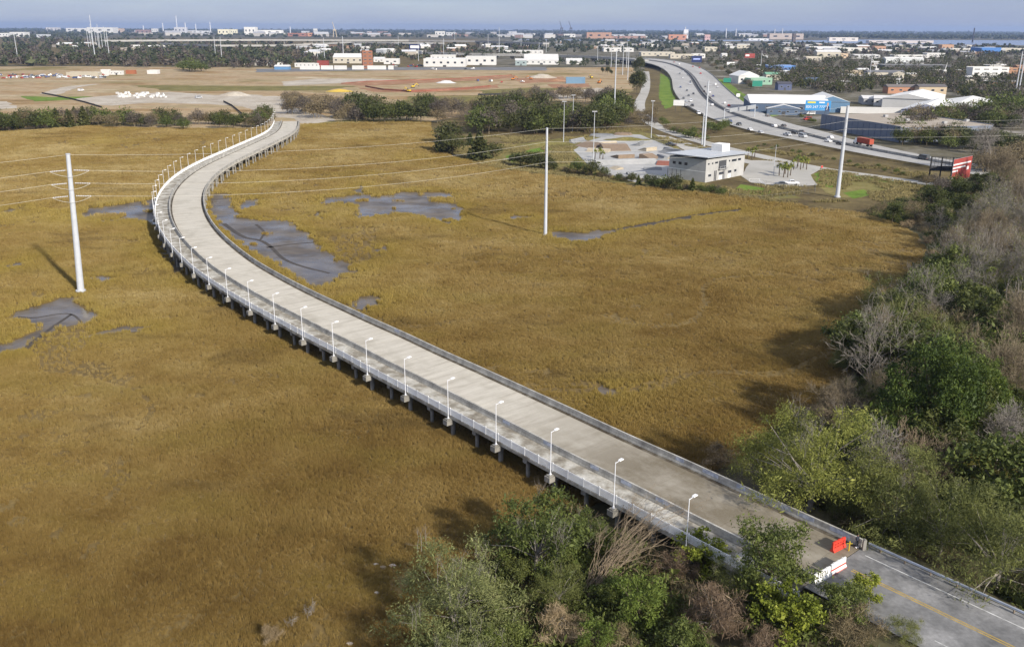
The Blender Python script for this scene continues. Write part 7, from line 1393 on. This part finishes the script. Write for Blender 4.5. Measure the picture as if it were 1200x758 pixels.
# woods that read as one mass
def woods(name, label, regions, mats, seed):
    rs = np.random.RandomState(seed); V = []
    for poly, cnt, h0, h1, lf in regions:
        pa = np.array(poly, float); got = 0
        while got < cnt:
            a = rs.uniform(pa[:, 0].min(), pa[:, 0].max(), 400); b = rs.uniform(pa[:, 1].min(), pa[:, 1].max(), 400); k = inside(poly, a, b); a, b = a[k], b[k]
            for x, y in zip(a, b):
                if got >= cnt: break
                got += 1; p = G(x, y, .1); R_ = p.length; h = rs.uniform(h0, h1); r = h * rs.uniform(.35, .6) * max(1, R_ / 3000) ** .6; m = 34 if lf > 1.2 else 90
                d = rs.normal(size=(m, 3)); d /= np.linalg.norm(d, axis=1)[:, None]; d *= rs.uniform(.6, 1, m)[:, None]; c = np.array([p.x, p.y, h * .55]) + d * np.array([r, r, h * .45]); V.append(leaves_np(c, lf * max(1, R_ / 2200) ** .7, rs, .6))
    o = obj(name, quads(np.concatenate(V), name), mats); tag(o, label, 'woods', None, 'stuff')
TOWNW = [(TW, 1150, 6, 13, .8), ([(760, 62), (905, 60), (905, 96), (860, 84), (820, 74)], 130, 5, 10, .8)]
woods('town_evergreens', 'dark evergreen trees spread between the houses of the town', TOWNW, M['l_cedar'], 11); woods('town_bare_trees', 'brown leafless trees spread between the houses of the town', [(a, int(b * .9), c, d, e * .7) for a, b, c, d, e in TOWNW], M['l_farbrown'], 12)
LW = [(-60, 47), (60, 45), (110, 45.5), (200, 47), (345, 50), (345, 76.5), (300, 79), (220, 81), (110, 77.5), (-60, 79)]
woods('evergreen_woods', 'dark mass of far evergreen woods', [(LW, 750, 10, 18, 2.2), ([(345, 50), (500, 52), (620, 54), (620, 68), (500, 70), (345, 76)], 330, 8, 14, 2.0), ([(600, 46), (840, 48), (840, 60), (720, 62), (600, 62)], 330, 8, 14, 2.2), ([(840, 50), (1220, 54), (1220, 66), (840, 62)], 380, 7, 13, 2.0), ([(600, 70), (745, 72), (745, 78), (660, 78)], 60, 6, 10, 1.4),
    ([(-60, 36.5), (330, 37), (640, 38), (900, 40), (900, 47), (640, 45), (330, 44), (-60, 44)], 1300, 9, 15, 2.4)], M['l_far'], 5)
woods('bare_woods', 'brown mass of far leafless woods', [(LW, 480, 9, 16, 2.0), ([(0, 66), (200, 68), (230, 78), (110, 77.5), (0, 78)], 150, 8, 14, 1.6), ([(345, 52), (620, 56), (620, 68), (345, 74)], 160, 8, 13, 1.8), ([(840, 52), (1220, 56), (1220, 68), (840, 66)], 260, 7, 12, 1.8), ([(240, 66), (345, 70), (345, 80), (240, 82)], 60, 6, 11, 1.4)], M['l_farbrown'], 6)
woods('horizon_woods', 'low dark line of woods on the horizon', [([(-80, 34.2), (600, 35.8), (1280, 38.6), (1280, 46.5), (1000, 45.8), (900, 44), (600, 39), (-80, 37.2)], 2600, 12, 20, 3.0)], M['l_far'], 7)


# dry tussocks on the verge round the skate park and highway
rs = np.random.RandomState(17); vp = [tuple(G(a, b, .12))[:2] for a, b in ((515, 172), (560, 160), (650, 160), (700, 150), (760, 152), (820, 170), (900, 176), (1000, 190), (1090, 203), (1110, 240), (1060, 262), (1010, 250), (905, 237), (800, 225), (700, 213), (590, 199), (540, 188))]
x = rs.uniform(-60, 260, 60000); y = rs.uniform(330, 620, 60000); k = inside(vp, x, y)
for px in ([(668, 178), (690, 163), (720, 155), (752, 156), (778, 166), (880, 186), (962, 197), (958, 219), (870, 216), (780, 212), (710, 207), (686, 194)], [(752, 130), (775, 146), (860, 172), (1100, 213), (1095, 219), (850, 180), (765, 156), (745, 140)]): k &= ~inside([tuple(G(a, b, .2))[:2] for a, b in px], x, y)
k &= vnoise(x, y, 12, 71) > .35; x, y = x[k], y[k]; u = rs.uniform(1.2, 2.6, len(x))
gn_scatter('verge_grass', x, y, np.full(len(x), .15), np.stack([u, u, u * .55], -1), M['l_verge'], [tuft(k, 18, .8, .4, .04) for k in range(50, 54)], 'dry tussock grass on the verges round the skate park', 'grass')
# ================================================================= HAZE
hzm = bpy.data.materials.new('haze air'); hzm.use_nodes = True; t = hzm.node_tree; t.nodes.clear()
ho = t.nodes.new('ShaderNodeOutputMaterial'); pv = t.nodes.new('ShaderNodeVolumePrincipled'); pv.inputs['Color'].default_value = (.5, .66, 1, 1); pv.inputs['Density'].default_value = 4.4e-5; pv.inputs['Anisotropy'].default_value = 0.2
t.links.new(pv.outputs[0], ho.inputs['Volume'])
tag(obj('haze', MB().box(-27500, 27500, -7000, 27500, -2, 135).mesh('haze'), hzm), 'thin blue haze over the far land', 'haze', None, 'stuff')
